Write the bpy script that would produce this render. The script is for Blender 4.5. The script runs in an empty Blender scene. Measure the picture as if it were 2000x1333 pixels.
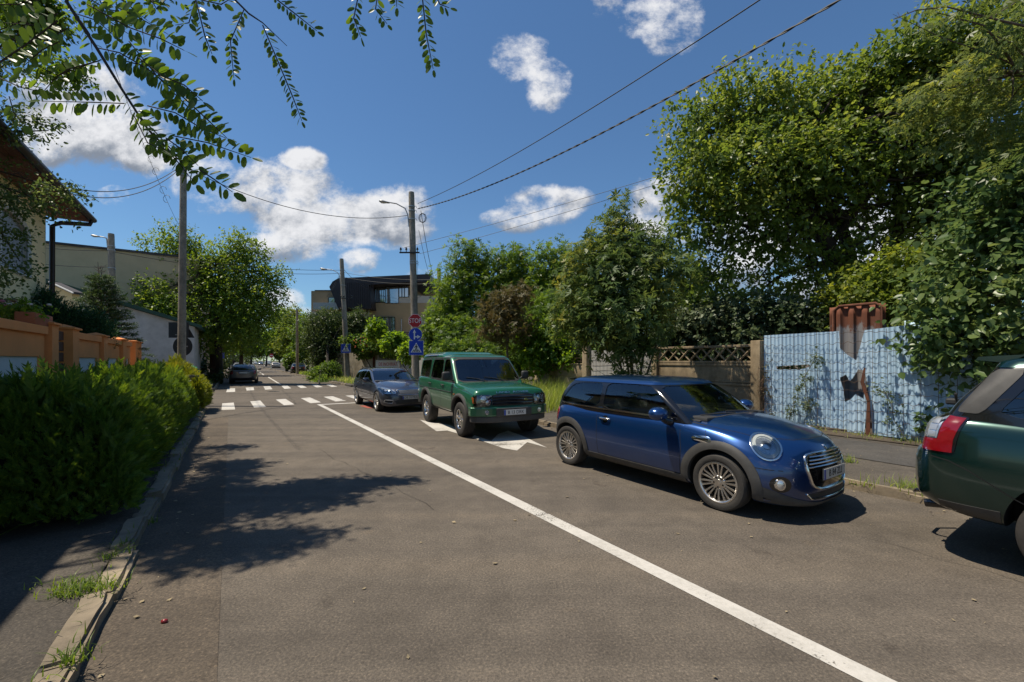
import bpy, bmesh, math, random
import numpy as np
from mathutils import Vector, Matrix
from mathutils.bvhtree import BVHTree
random.seed(7); RNG = np.random.default_rng(11)
SC = bpy.context.scene
COL = SC.collection
R = math.radians
# ---------------------------------------------------------------- camera
H = 1.65; F = 833.0; HY = 705.0
cd = bpy.data.cameras.new('camera'); cam = bpy.data.objects.new('camera', cd); COL.objects.link(cam)
cam.location = (0, 0, H); cam.rotation_euler = (R(90), 0, 0)
cd.sensor_width = 36; cd.lens = F/2000*36; cd.shift_y = (HY-666.5)/2000; cd.clip_end = 5000; cd.clip_start = 0.05
SC.camera = cam
# ---------------------------------------------------------------- exposure, sun, sky
SC.view_settings.view_transform = 'Standard'; SC.view_settings.look = 'None'
SC.view_settings.exposure = 0.60; SC.view_settings.gamma = 1
SUN_EL = 66.0; SUN_DIR = Vector((-0.995, 0.02, 0)).normalized()
sunv = Vector((SUN_DIR.x*math.cos(R(SUN_EL)), SUN_DIR.y*math.cos(R(SUN_EL)), math.sin(R(SUN_EL))))
sl = bpy.data.lights.new('sun', 'SUN'); so = bpy.data.objects.new('sun', sl); COL.objects.link(so)
sl.energy = 3.8; sl.angle = R(0.5); sl.color = (1.0, 0.91, 0.76)
so.rotation_euler = (-sunv).to_track_quat('-Z', 'Y').to_euler()
W = bpy.data.worlds.new('World'); SC.world = W; W.use_nodes = True
SC.cycles.max_bounces = 8; SC.cycles.transparent_max_bounces = 16
SC.cycles.diffuse_bounces = 4; SC.cycles.glossy_bounces = 3; SC.cycles.transmission_bounces = 4
SC.cycles.caustics_reflective = False; SC.cycles.caustics_refractive = False
SC.cycles.use_denoising = True

def world():
    nt = W.node_tree; N = nt.nodes; L = nt.links; N.clear()
    out = N.new('ShaderNodeOutputWorld')
    sky = N.new('ShaderNodeTexSky'); sky.sky_type = 'NISHITA'; sky.sun_disc = False
    sky.sun_elevation = R(SUN_EL); sky.sun_rotation = math.atan2(SUN_DIR.x, SUN_DIR.y)
    sky.air_density = 1.15; sky.dust_density = 0.1; sky.ozone_density = 3.0
    def mth(op, a, b=None, clamp=False):
        m = N.new('ShaderNodeMath'); m.operation = op; m.use_clamp = clamp
        for i, v in enumerate((a, b)):
            if v is None: continue
            if isinstance(v, (int, float)): m.inputs[i].default_value = v
            else: L.new(v, m.inputs[i])
        return m.outputs[0]
    tc = N.new('ShaderNodeTexCoord'); sep = N.new('ShaderNodeSeparateXYZ'); L.new(tc.outputs['Generated'], sep.inputs[0])
    x, y, z = sep.outputs
    ay = mth('MAXIMUM', mth('ABSOLUTE', y), 0.06)
    u = mth('DIVIDE', x, ay); v = mth('DIVIDE', z, ay)
    # cumulus clouds: (azimuth slope, elevation slope, half width, half height, density)
    CL = [(140,190,120,70,1.),(215,262,125,62,1.),(285,305,60,36,.9),(90,290,60,36,.8),
          (505,378,62,56,1.1),(560,400,95,78,1.1),(592,312,44,24,1.),(640,435,130,55,1.1),(770,425,75,58,.95),(560,480,110,34,.9),
          (700,512,46,28,1.),(655,505,36,18,.5),(548,592,46,30,1.),(560,620,70,24,.7),
          (1240,10,70,60,.55),(1310,45,60,60,.48),(1015,112,56,46,.62),(1072,158,46,48,.66),(1075,390,75,28,.95),(1010,430,66,24,.9),(1050,415,70,26,.9),
          (1272,410,44,56,.95),(1300,380,40,40,.8),(1255,470,50,34,.5),(222,382,30,20,.5),
          (400,360,60,60,.42),
          (1560,520,260,80,.9),(1760,430,160,70,.85),(1440,460,120,70,.85),(1900,520,160,70,.8),
          (860,590,50,50,.8),(830,570,60,40,.6)]
    cb = N.new('ShaderNodeCombineXYZ'); L.new(u, cb.inputs[0]); L.new(mth('MULTIPLY', v, 1.25), cb.inputs[1]); L.new(mth('MULTIPLY', y, .4), cb.inputs[2])
    def noise(sc, det, ro, dis=0.0, shift=None):
        n = N.new('ShaderNodeTexNoise'); n.inputs['Scale'].default_value = sc; n.inputs['Detail'].default_value = det; n.inputs['Roughness'].default_value = ro; n.inputs['Distortion'].default_value = dis
        src = cb.outputs[0]
        if shift: m = N.new('ShaderNodeVectorMath'); m.operation = 'ADD'; m.inputs[1].default_value = shift; L.new(src, m.inputs[0]); src = m.outputs[0]
        L.new(src, n.inputs['Vector']); return n.outputs['Fac']
    def field():
        f = None
        for (px, py, rx, ry, d) in CL:
            cu, cv, ru, rv = (px-1000)/F, (HY-py)/F, rx/F, ry/F
            a = mth('MULTIPLY', mth('SUBTRACT', u, cu), 1/ru); b = mth('MULTIPLY', mth('SUBTRACT', v, cv), 1/rv)
            q = mth('SUBTRACT', 1.0, mth('ADD', mth('MULTIPLY', a, a), mth('MULTIPLY', b, b)))
            q = mth('MINIMUM', mth('MULTIPLY', mth('MAXIMUM', q, -1.6), 1.1), (d-.48)*1.15)
            f = q if f is None else mth('MAXIMUM', f, q)
        return f
    def vert():   # height inside the cloud it belongs to, for grey bases
        f = None
        for (px, py, rx, ry, d) in CL:
            cu, cv, ru, rv = (px-1000)/F, (HY-py)/F, rx/F, ry/F
            if d < .8: cv -= .62*rv; ru *= 1.6; rv *= 1.6
            a = mth('MULTIPLY', mth('SUBTRACT', u, cu), .9/ru); b = mth('MULTIPLY', mth('SUBTRACT', v, cv+.62*rv), 1/rv)
            q = mth('SUBTRACT', 1.0, mth('ADD', mth('MULTIPLY', a, a), mth('MULTIPLY', b, b))); f = q if f is None else mth('MAXIMUM', f, q)
        return f
    f0 = field(); nA = noise(6.2, 14, .67, .05); nB = noise(2.6, 3, .5)
    n0 = mth('MULTIPLY', mth('SUBTRACT', nA, .5), 4.6); n2 = mth('MULTIPLY', mth('SUBTRACT', nB, .5), 1.2)
    d0 = mth('ADD', mth('ADD', f0, n0), mth('ADD', n2, .10))
    den = N.new('ShaderNodeMapRange'); den.interpolation_type = 'SMOOTHSTEP'
    den.inputs[1].default_value = -.22; den.inputs[2].default_value = .92; L.new(d0, den.inputs[0])
    nS = noise(6.2, 14, .67, .05, (-.022, .038, 0)); nL = noise(3.6, 5, .55)
    lit = mth('ADD', mth('MULTIPLY', mth('SUBTRACT', nA, nS), 2.2), mth('ADD', mth('MULTIPLY', vert(), .34), mth('ADD', mth('MULTIPLY', mth('SUBTRACT', nL, .5), 1.1), mth('MULTIPLY', mth('MAXIMUM', d0, 0), -.10))))
    lr = N.new('ShaderNodeMapRange'); lr.inputs[1].default_value = -.42; lr.inputs[2].default_value = .40; L.new(lit, lr.inputs[0])
    lr.interpolation_type = 'SMOOTHSTEP'
    cc = N.new('ShaderNodeMix'); cc.data_type = 'RGBA'; L.new(lr.outputs[0], cc.inputs[0])
    cc.inputs[6].default_value = (1.6, 1.82, 2.2, 1); cc.inputs[7].default_value = (5.8, 5.8, 5.9, 1)
    hs = N.new('ShaderNodeHueSaturation'); hs.inputs['Saturation'].default_value = 1.0; hs.inputs['Value'].default_value = 1; L.new(sky.outputs[0], hs.inputs['Color'])
    tn = N.new('ShaderNodeMix'); tn.data_type = 'RGBA'; tn.blend_type = 'MULTIPLY'; tn.inputs[0].default_value = 1; tn.inputs[7].default_value = (.46,.605,.71,1); L.new(hs.outputs[0], tn.inputs[6])
    mx = N.new('ShaderNodeMix'); mx.data_type = 'RGBA'; L.new(mth('MULTIPLY', den.outputs[0], .96), mx.inputs[0])
    L.new(tn.outputs[2], mx.inputs[6]); L.new(cc.outputs[2], mx.inputs[7])
    bg = N.new('ShaderNodeBackground'); bg.inputs[1].default_value = 0.10
    L.new(mx.outputs[2], bg.inputs[0]); L.new(bg.outputs[0], out.inputs[0])
    return bg
BG = world()
# ---------------------------------------------------------------- places
ST, CT = 0.5505, 0.8348          # street runs away to the left of the view
def G(px, py, z=0.0):            # point of the ground seen at a photo pixel
    Y = F*(H-z)/(py-HY); return Vector(((px-1000)/F*Y, Y, z))
def P(px, py, Y): return Vector(((px-1000)/F*Y, Y, H+(HY-py)/F*Y))
def S(s, n, z=0.0): return Vector((-ST*s+CT*n, CT*s+ST*n, z))   # s along the street, n across it
SANG = math.atan2(CT, -ST)       # heading of the street away from us
# ---------------------------------------------------------------- object helpers
def tag(o, label=None, cat=None, group=None, kind=None):
    if label: o['label'] = label
    if cat: o['category'] = cat
    if group: o['group'] = group
    if kind: o['kind'] = kind
    return o
def empty(name, loc=(0,0,0), rz=0.0, label=None, cat=None, group=None, parent=None):
    o = bpy.data.objects.new(name, None); COL.objects.link(o); o.location = loc; o.rotation_euler = (0, 0, rz)
    o.empty_display_size = .2
    if parent: o.parent = parent
    return tag(o, label, cat, group)
class MB:
    def __init__(s): s.v = []; s.f = []; s.m = []; s.mi = 0
    def add(s, vs, fs):
        b = len(s.v); s.v += [tuple(v) for v in vs]; s.f += [tuple(b+i for i in f) for f in fs]; s.m += [s.mi]*len(fs); return s
    def mesh(s, other, mat=None):
        return s.add([(mat @ Vector(v)) if mat else v for v in other.v], other.f)
    def box(s, a, b, bev=0.0, mat=None):
        x0,y0,z0 = a; x1,y1,z1 = b
        if bev <= 0:
            vs = [(x0,y0,z0),(x1,y0,z0),(x1,y1,z0),(x0,y1,z0),(x0,y0,z1),(x1,y0,z1),(x1,y1,z1),(x0,y1,z1)]
            fs = [(0,3,2,1),(4,5,6,7),(0,1,5,4),(1,2,6,5),(2,3,7,6),(3,0,4,7)]
        else:
            bm = bmesh.new(); bmesh.ops.create_cube(bm, size=1)
            for v in bm.verts: v.co = Vector(((x0+x1)/2+v.co.x*(x1-x0), (y0+y1)/2+v.co.y*(y1-y0), (z0+z1)/2+v.co.z*(z1-z0)))
            bmesh.ops.bevel(bm, geom=list(bm.edges), offset=bev, segments=2, profile=.5, affect='EDGES')
            bm.verts.index_update(); vs = [v.co.copy() for v in bm.verts]; fs = [[v.index for v in f.verts] for f in bm.faces]; bm.free()
        if mat: vs = [mat @ Vector(v) for v in vs]
        return s.add(vs, fs)
    def tube(s, path, rad, n=10, cap=True):
        path = [Vector(p) for p in path]; m = len(path)
        if isinstance(rad, (int, float)): rad = [rad]*m
        up = Vector((0,0,1)); vs = []; fs = []; prev = None
        for i, p in enumerate(path):
            d = (path[min(i+1,m-1)]-path[max(i-1,0)]); d.normalize()
            if prev is None:
                a = up if abs(d.z) < .9 else Vector((1,0,0)); u = d.cross(a).normalized()
            else:
                u = (prev-d*prev.dot(d)); u = u.normalized() if u.length > 1e-6 else d.orthogonal().normalized()
            prev = u; w = d.cross(u)
            for k in range(n):
                t = 2*math.pi*k/n; vs.append(p+(u*math.cos(t)+w*math.sin(t))*rad[i])
        for i in range(m-1):
            for k in range(n):
                a = i*n+k; b = i*n+(k+1)%n; fs.append((a, b, b+n, a+n))
        if cap: fs.append(tuple(range(n))[::-1]); fs.append(tuple((m-1)*n+k for k in range(n)))
        return s.add(vs, fs)
    def lathe(s, prof, n=32, axis='z', mat=None, close=False):
        vs = []; fs = []
        for (r, h) in prof:
            for k in range(n):
                t = 2*math.pi*k/n; a, b = r*math.cos(t), r*math.sin(t)
                v = (a, b, h) if axis == 'z' else ((a, h, b) if axis == 'y' else (h, a, b))
                vs.append(mat @ Vector(v) if mat else v)
        m = len(prof)
        for i in range(m-1 if not close else m):
            j = (i+1) % m
            for k in range(n): a = i*n+k; b = i*n+(k+1)%n; fs.append((a, b, j*n+(k+1)%n, j*n+k))
        if not close:
            fs.append(tuple(range(n))[::-1]); fs.append(tuple((m-1)*n+k for k in range(n)))
        return s.add(vs, fs)
    def prism(s, poly, h0, h1, axis='z', mat=None):
        # poly 2d; axis z: (x,y); axis y: (x,z); axis x: (y,z)
        def mk(p, h): return (p[0],p[1],h) if axis == 'z' else ((p[0],h,p[1]) if axis == 'y' else (h,p[0],p[1]))
        n = len(poly); vs = [mk(p,h0) for p in poly]+[mk(p,h1) for p in poly]
        if mat: vs = [mat @ Vector(v) for v in vs]
        fs = [tuple(range(n))[::-1], tuple(range(n,2*n))]+[(i,(i+1)%n,n+(i+1)%n,n+i) for i in range(n)]
        return s.add(vs, fs)
    def build(s, name, mats, parent=None, smooth=None, loc=None, fixn=True):
        me = bpy.data.meshes.new(name); me.from_pydata(s.v, [], s.f)
        if not isinstance(mats, (list, tuple)): mats = [mats]
        for m in mats: me.materials.append(m)
        if len(mats) > 1: me.polygons.foreach_set('material_index', s.m)
        if fixn:
            bm = bmesh.new(); bm.from_mesh(me); bmesh.ops.recalc_face_normals(bm, faces=bm.faces); bm.to_mesh(me); bm.free()
        me.update()
        if smooth is not None:
            me.polygons.foreach_set('use_smooth', [True]*len(me.polygons)); me.set_sharp_from_angle(angle=R(smooth))
        o = bpy.data.objects.new(name, me); COL.objects.link(o)
        if parent: o.parent = parent
        if loc is not None: o.location = loc
        return o
def tree_copy(o, loc, rz, label=None, group=None):
    c = o.copy(); COL.objects.link(c); c.location = loc; c.rotation_euler = (0,0,rz)
    if label: c['label'] = label
    if group: c['group'] = group
    for ch in o.children:
        d = ch.copy(); COL.objects.link(d); d.parent = c
        for g in ch.children:
            e = g.copy(); COL.objects.link(e); e.parent = d
    return c
def text_mb(body, size, mat4, depth=0.003, squash=1.0, align='CENTER'):
    cu = bpy.data.curves.new('t', 'FONT'); cu.body = body; cu.size = size; cu.align_x = align; cu.align_y = 'CENTER'; cu.extrude = depth; cu.resolution_u = 3
    o = bpy.data.objects.new('t', cu); COL.objects.link(o)
    dg = bpy.context.evaluated_depsgraph_get(); me = bpy.data.meshes.new_from_object(o.evaluated_get(dg))
    mb = MB(); mb.add([mat4 @ Vector((v.co.x*squash, v.co.y, v.co.z)) for v in me.vertices], [tuple(p.vertices) for p in me.polygons])
    bpy.data.objects.remove(o); bpy.data.curves.remove(cu); bpy.data.meshes.remove(me)
    return mb
# ---------------------------------------------------------------- materials
def nmat(name):
    m = bpy.data.materials.new(name); m.use_nodes = True; nt = m.node_tree
    return m, nt, nt.nodes, nt.links, nt.nodes['Principled BSDF']
def ramp(N, stops):
    r = N.new('ShaderNodeValToRGB'); e = r.color_ramp.elements
    while len(e) < len(stops): e.new(.5)
    for i, (p, c) in enumerate(stops): e[i].position = p; e[i].color = (*c, 1)
    return r
def tex(N, L, kind, scale, detail=4, rough=.6, coord='Object', stretch=None, seed=None):
    tc = N.new('ShaderNodeTexCoord'); src = tc.outputs[coord]
    if stretch or seed is not None:
        mp = N.new('ShaderNodeMapping'); L.new(src, mp.inputs[0]); src = mp.outputs[0]
        if stretch: mp.inputs['Scale'].default_value = stretch
        if seed is not None: mp.inputs['Location'].default_value = (seed, seed*.7, seed*1.3)
    t = N.new({'noise':'ShaderNodeTexNoise','voronoi':'ShaderNodeTexVoronoi','wave':'ShaderNodeTexWave'}[kind])
    t.inputs['Scale'].default_value = scale
    if kind == 'noise': t.inputs['Detail'].default_value = detail; t.inputs['Roughness'].default_value = rough
    L.new(src, t.inputs['Vector']); return t
def simple(name, col, rough=.6, metal=0.0, coat=0.0, var=.12, vs=3.0, bump=0.0, bs=60.0, spec=None, coord='Object'):
    m, nt, N, L, b = nmat(name)
    b.inputs['Roughness'].default_value = rough; b.inputs['Metallic'].default_value = metal; b.inputs['Coat Weight'].default_value = coat
    if spec is not None: b.inputs['Specular IOR Level'].default_value = spec
    if var > 0:
        t = tex(N, L, 'noise', vs, 6, .65, coord)
        r = ramp(N, [(.3, tuple(c*(1-var) for c in col)), (.7, tuple(min(1, c*(1+var)) for c in col))])
        L.new(t.outputs['Fac'], r.inputs[0]); L.new(r.outputs[0], b.inputs['Base Color'])
    else: b.inputs['Base Color'].default_value = (*col, 1)
    if bump > 0:
        t2 = tex(N, L, 'noise', bs, 6, .7, coord); bp = N.new('ShaderNodeBump'); bp.inputs['Strength'].default_value = bump; bp.inputs['Distance'].default_value = .01
        L.new(t2.outputs['Fac'], bp.inputs['Height']); L.new(bp.outputs[0], b.inputs['Normal'])
    return m
def asphalt(name, base, tint=(1,1,1), stain=.2, seed=0.0):
    m, nt, N, L, b = nmat(name)
    big = tex(N, L, 'noise', .35, 6, .6, seed=seed); mid = tex(N, L, 'noise', 3.0, 8, .7, seed=seed); fine = tex(N, L, 'voronoi', 95.0)
    sp = tex(N, L, 'noise', 62, 4, .85)
    r1 = ramp(N, [(.3, tuple(base*t*(1-stain) for t in tint)), (.5, tuple(base*t for t in tint)), (.72, tuple(base*t*(1+stain*.8) for t in tint))]); L.new(big.outputs['Fac'], r1.inputs[0])
    r2 = ramp(N, [(.25, (.72,.72,.72)), (.55, (1,1,1)), (.8, (1.22,1.2,1.17))]); L.new(mid.outputs['Fac'], r2.inputs[0])
    r3 = ramp(N, [(.22, (.30,.28,.27)), (.40, (.72,.72,.72)), (.52, (1.05,1.05,1.05)), (.62, (1.5,1.45,1.36)), (.74, (3.4,3.2,2.9))]); L.new(sp.outputs['Fac'], r3.inputs[0])
    r4 = ramp(N, [(.0, (.86,.86,.86)), (1., (1.12,1.12,1.12))]); L.new(fine.outputs['Color'], r4.inputs[0])
    tc = N.new('ShaderNodeTexCoord'); mp = N.new('ShaderNodeMapping'); mp.inputs['Rotation'].default_value = (0,0,-R(123.4)); mp.inputs['Scale'].default_value = (.05,1.5,1); L.new(tc.outputs['Object'], mp.inputs[0])
    stn = N.new('ShaderNodeTexNoise'); stn.inputs['Scale'].default_value = 1.3; stn.inputs['Detail'].default_value = 5; L.new(mp.outputs[0], stn.inputs['Vector'])
    r5 = ramp(N, [(.32, (.80,.80,.81)), (.5, (1,1,1)), (.7, (1.13,1.11,1.08))]); L.new(stn.outputs['Fac'], r5.inputs[0])
    oil = tex(N, L, 'noise', 1.7, 7, .62, seed=seed+4.0); r6 = ramp(N, [(.27, (.52,.50,.50)), (.36, (1,1,1)), (.66, (1,1,1)), (.74, (1.10,1.03,.93))]); L.new(oil.outputs['Fac'], r6.inputs[0])
    prev = r1.outputs[0]
    for r in (r2, r3, r4, r5, r6):
        mx = N.new('ShaderNodeMix'); mx.data_type = 'RGBA'; mx.blend_type = 'MULTIPLY'; mx.inputs[0].default_value = 1
        L.new(prev, mx.inputs[6]); L.new(r.outputs[0], mx.inputs[7]); prev = mx.outputs[2]
    L.new(prev, b.inputs['Base Color']); b.inputs['Roughness'].default_value = .88; b.inputs['Specular IOR Level'].default_value = .3
    bp = N.new('ShaderNodeBump'); bp.inputs['Strength'].default_value = .55; bp.inputs['Distance'].default_value = .006
    L.new(sp.outputs['Fac'], bp.inputs['Height'])
    bp2 = N.new('ShaderNodeBump'); bp2.inputs['Strength'].default_value = .5; bp2.inputs['Distance'].default_value = .02
    L.new(mid.outputs['Fac'], bp2.inputs['Height']); L.new(bp.outputs[0], bp2.inputs['Normal']); L.new(bp2.outputs[0], b.inputs['Normal'])
    return m
def leafmat(name, cols, trans=.35, rough=.45, coat=0.0):
    m, nt, N, L, b = nmat(name)
    geo = N.new('ShaderNodeNewGeometry'); big = tex(N, L, 'noise', .55, 3, .6)
    mth = N.new('ShaderNodeMath'); mth.operation = 'MULTIPLY_ADD'; L.new(geo.outputs['Random Per Island'], mth.inputs[0]); mth.inputs[1].default_value = .55
    m2 = N.new('ShaderNodeMath'); m2.operation = 'MULTIPLY_ADD'; L.new(big.outputs['Fac'], m2.inputs[0]); m2.inputs[1].default_value = 1.5; m2.inputs[2].default_value = -.52
    L.new(m2.outputs[0], mth.inputs[2])
    n = len(cols); r = ramp(N, [(i/(n-1), tuple(min(.6, q*1.75) for q in c)) for i, c in enumerate(cols)]); L.new(mth.outputs[0], r.inputs[0])
    L.new(r.outputs[0], b.inputs['Base Color']); b.inputs['Roughness'].default_value = rough; b.inputs['Specular IOR Level'].default_value = .35
    tr = N.new('ShaderNodeBsdfTranslucent'); hs = N.new('ShaderNodeHueSaturation'); hs.inputs['Hue'].default_value = .48; hs.inputs['Saturation'].default_value = 1.1; hs.inputs['Value'].default_value = 1.6
    L.new(r.outputs[0], hs.inputs['Color']); L.new(hs.outputs[0], tr.inputs[0])
    mix = N.new('ShaderNodeMixShader'); mix.inputs[0].default_value = min(.6, trans+.15)
    L.new(b.outputs[0], mix.inputs[1]); L.new(tr.outputs[0], mix.inputs[2]); L.new(mix.outputs[0], N['Material Output'].inputs[0])
    return m
def bark(name, col, s=9.0):
    m, nt, N, L, b = nmat(name)
    t = tex(N, L, 'noise', s, 8, .7, stretch=(1,1,.22)); r = ramp(N, [(.32, tuple(c*.45 for c in col)), (.68, tuple(c*1.3 for c in col))])
    L.new(t.outputs['Fac'], r.inputs[0]); L.new(r.outputs[0], b.inputs['Base Color']); b.inputs['Roughness'].default_value = .9
    bp = N.new('ShaderNodeBump'); bp.inputs['Strength'].default_value = .8; bp.inputs['Distance'].default_value = .03; L.new(t.outputs['Fac'], bp.inputs['Height']); L.new(bp.outputs[0], b.inputs['Normal'])
    return m
def paint(name, col, metal=.55, rough=.34, coat=1.0, dirt=.25):
    m, nt, N, L, b = nmat(name)
    t = tex(N, L, 'noise', 1.3, 7, .7); geo = N.new('ShaderNodeTexCoord'); sp = N.new('ShaderNodeSeparateXYZ'); L.new(geo.outputs['Object'], sp.inputs[0])
    mr = N.new('ShaderNodeMapRange'); mr.inputs[1].default_value = .75; mr.inputs[2].default_value = .15; L.new(sp.outputs[2], mr.inputs[0])
    mu = N.new('ShaderNodeMath'); mu.operation = 'MULTIPLY'; L.new(mr.outputs[0], mu.inputs[0]); L.new(t.outputs['Fac'], mu.inputs[1])
    m3 = N.new('ShaderNodeMath'); m3.operation = 'MULTIPLY'; L.new(mu.outputs[0], m3.inputs[0]); m3.inputs[1].default_value = dirt; m3.use_clamp = True
    mx = N.new('ShaderNodeMix'); mx.data_type = 'RGBA'; L.new(m3.outputs[0], mx.inputs[0]); mx.inputs[6].default_value = (*col, 1); mx.inputs[7].default_value = (.16,.13,.1,1)
    L.new(mx.outputs[2], b.inputs['Base Color']); b.inputs['Metallic'].default_value = metal; b.inputs['Roughness'].default_value = rough
    b.inputs['Coat Weight'].default_value = coat
    fl = tex(N, L, 'noise', 5.5, 6, .7); rr = N.new('ShaderNodeMapRange'); rr.inputs[3].default_value = .02; rr.inputs[4].default_value = .16; L.new(fl.outputs['Fac'], rr.inputs[0]); L.new(rr.outputs[0], b.inputs['Coat Roughness'])
    return m
def glassmat(name, tint=(.55,.62,.6), dens=.35):
    m, nt, N, L, b = nmat(name); N.remove(b)
    tr = N.new('ShaderNodeBsdfTransparent'); tr.inputs[0].default_value = (*tint, 1)
    gl = N.new('ShaderNodeBsdfGlossy'); gl.inputs['Roughness'].default_value = .01; gl.inputs['Color'].default_value = (.9,.95,1,1)
    lw = N.new('ShaderNodeFresnel'); lw.inputs['IOR'].default_value = 1.65
    mr = N.new('ShaderNodeMapRange'); mr.inputs[3].default_value = .04; mr.inputs[4].default_value = 1.0; L.new(lw.outputs[0], mr.inputs[0])
    mx = N.new('ShaderNodeMixShader'); L.new(mr.outputs[0], mx.inputs[0]); L.new(tr.outputs[0], mx.inputs[1]); L.new(gl.outputs[0], mx.inputs[2])
    L.new(mx.outputs[0], N['Material Output'].inputs[0]); return m
M = {}
M['black_plastic'] = simple('black_plastic', (.028,.028,.028), .62, var=.25, vs=6, bump=.1)
M['grey_plastic'] = simple('grey_plastic', (.055,.052,.048), .6, var=.25, vs=6, bump=.1)
M['dark'] = simple('dark_void', (.006,.006,.006), .8, var=0)
M['gloss_black'] = simple('gloss_black', (.008,.008,.009), .12, coat=.6, var=0)
M['chrome'] = simple('chrome', (.75,.74,.72), .14, 1.0, var=.05)
M['alloy'] = simple('alloy', (.62,.59,.55), .32, 1.0, var=.15, vs=12)
M['silver'] = simple('silver_paint', (.55,.55,.54), .32, .7, var=.08)
M['rubber'] = simple('rubber', (.035,.031,.027), .8, var=.3, vs=8, bump=.3, bs=40)
M['glass'] = glassmat('car_glass', (.74,.80,.78)); M['dark_glass'] = glassmat('dark_glass', (.10,.12,.12))
M['lamp_glass'] = glassmat('lamp_glass', (.8,.83,.85))
M['red_lens'] = simple('red_lens', (.20,.004,.008), .15, coat=1, var=.15, vs=30)
M['amber'] = simple('amber_lens', (.28,.07,.015), .2, coat=1, var=.1)
M['clear_lens'] = simple('clear_lens', (.62,.64,.66), .2, .75, coat=1, var=.35, vs=25)
M['seat'] = simple('seat_cloth', (.06,.06,.065), .85, var=.2); M['liner'] = simple('head_liner', (.30,.29,.27), .9, var=.1)
M['seat_tan'] = simple('seat_tan', (.12,.11,.095), .8, var=.2)
M['plate_white'] = simple('plate_white', (.62,.61,.57), .45, var=.08, vs=15)
M['plate_blue'] = simple('plate_blue', (.02,.06,.35), .4, var=0)
M['ink'] = simple('ink_black', (.012,.012,.012), .5, var=0)
# ================================================================ ground, roads, kerbs
M['road'] = asphalt('road_asphalt', .118, (1,.84,.67), .22)
M['walk'] = asphalt('walk_asphalt', .085, (1,.86,.70), .3, seed=13.0)
M['patch'] = asphalt('patch_asphalt', .075, (1,.93,.86), .2, seed=31.0)
M['kerb'] = simple('kerb_stone', (.22,.175,.12), .88, var=.5, vs=2.2, bump=.6, bs=25)
M['soil'] = simple('soil', (.085,.062,.04), .95, var=.45, vs=1.5, bump=.9, bs=8)
def linepaint():
    m, nt, N, L, b = nmat('road_paint')
    t = tex(N, L, 'noise', 26, 8, .75); t2 = tex(N, L, 'noise', 2.1, 5, .6); ad = N.new('ShaderNodeMath'); ad.operation = 'ADD'; L.new(t.outputs['Fac'], ad.inputs[0]); L.new(t2.outputs['Fac'], ad.inputs[1])
    r = ramp(N, [(.60, (.24,.22,.19)), (.76, (.43,.405,.36)), (1.0, (.53,.50,.45))]); 
    mm = N.new('ShaderNodeMath'); mm.operation = 'MULTIPLY'; L.new(ad.outputs[0], mm.inputs[0]); mm.inputs[1].default_value = .92
    L.new(mm.outputs[0], r.inputs[0]); L.new(r.outputs[0], b.inputs['Base Color']); b.inputs['Roughness'].default_value = .75
    bp = N.new('ShaderNodeBump'); bp.inputs['Strength'].default_value = .5; bp.inputs['Distance'].default_value = .004; sp = tex(N, L, 'noise', 160, 3, .8); L.new(sp.outputs['Fac'], bp.inputs['Height']); L.new(bp.outputs[0], b.inputs['Normal'])
    w1 = tex(N, L, 'noise', 48, 6, .8); w2 = tex(N, L, 'noise', 1.4, 6, .7, seed=3.0); wa = N.new('ShaderNodeMath'); wa.operation = 'ADD'; L.new(w1.outputs['Fac'], wa.inputs[0]); L.new(w2.outputs['Fac'], wa.inputs[1]); wr = N.new('ShaderNodeMapRange'); wr.inputs[1].default_value = 1.11; wr.inputs[2].default_value = 1.22; L.new(wa.outputs[0], wr.inputs[0])
    tb = N.new('ShaderNodeBsdfTransparent'); mxs = N.new('ShaderNodeMixShader'); L.new(wr.outputs[0], mxs.inputs[0]); L.new(b.outputs[0], mxs.inputs[1]); L.new(tb.outputs[0], mxs.inputs[2]); L.new(mxs.outputs[0], N['Material Output'].inputs[0])
    return m
M['line'] = linepaint()
M['redpaint'] = simple('red_road_paint', (.30,.07,.045), .8, var=.3, vs=9)
def struct(name, mb, mat, label=None, cat=None, smooth=None):
    return tag(mb.build(name, mat, smooth=smooth), label, cat, kind='structure')
def quadS(mb, s0, s1, n0, n1, z): mb.add([S(s0,n0,z),S(s0,n1,z),S(s1,n1,z),S(s1,n0,z)], [(0,1,2,3)])
mb = MB(); mb.add([(-1500,-400,-.12),(1500,-400,-.12),(1500,2500,-.12),(-1500,2500,-.12)], [(0,1,2,3)]); struct('ground', mb, M['soil'], 'brown earth ground around the street', 'ground')
NL, NR = -.68, 6.66      # kerb lines of the street
NR2 = 6.1
mb = MB(); quadS(mb, -30, 420, NL-.05, NR+.05, 0.0); struct('road', mb, M['road'], 'grey brown asphalt street running away to the left', 'road')
mb = MB(); quadS(mb, 20.6, 27.6, -90, NL-.05, 0.0); quadS(mb, 20.6, 27.6, NR+.05, 70, 0.0); quadS(mb, 15.6, 20.6, NL-1.4, NL-.05, -.004); quadS(mb,27.6,29,NR+.05,NR+1.2,-.004)
struct('cross_road', mb, M['road'], 'asphalt cross street beyond the first zebra crossing', 'road')
def rbox(mb, s0, s1, n0, n1, z0, z1, bev=.0, dz=(0,0)):
    vs = [S(s0,n0,z0),S(s1,n0,z0),S(s1,n1,z0),S(s0,n1,z0),S(s0,n0,z1+dz[0]),S(s1,n0,z1+dz[0]),S(s1,n1,z1+dz[1]),S(s0,n1,z1+dz[1])]
    mb.add(vs, [(0,3,2,1),(4,5,6,7),(0,1,5,4),(1,2,6,5),(2,3,7,6),(3,0,4,7)])
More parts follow.
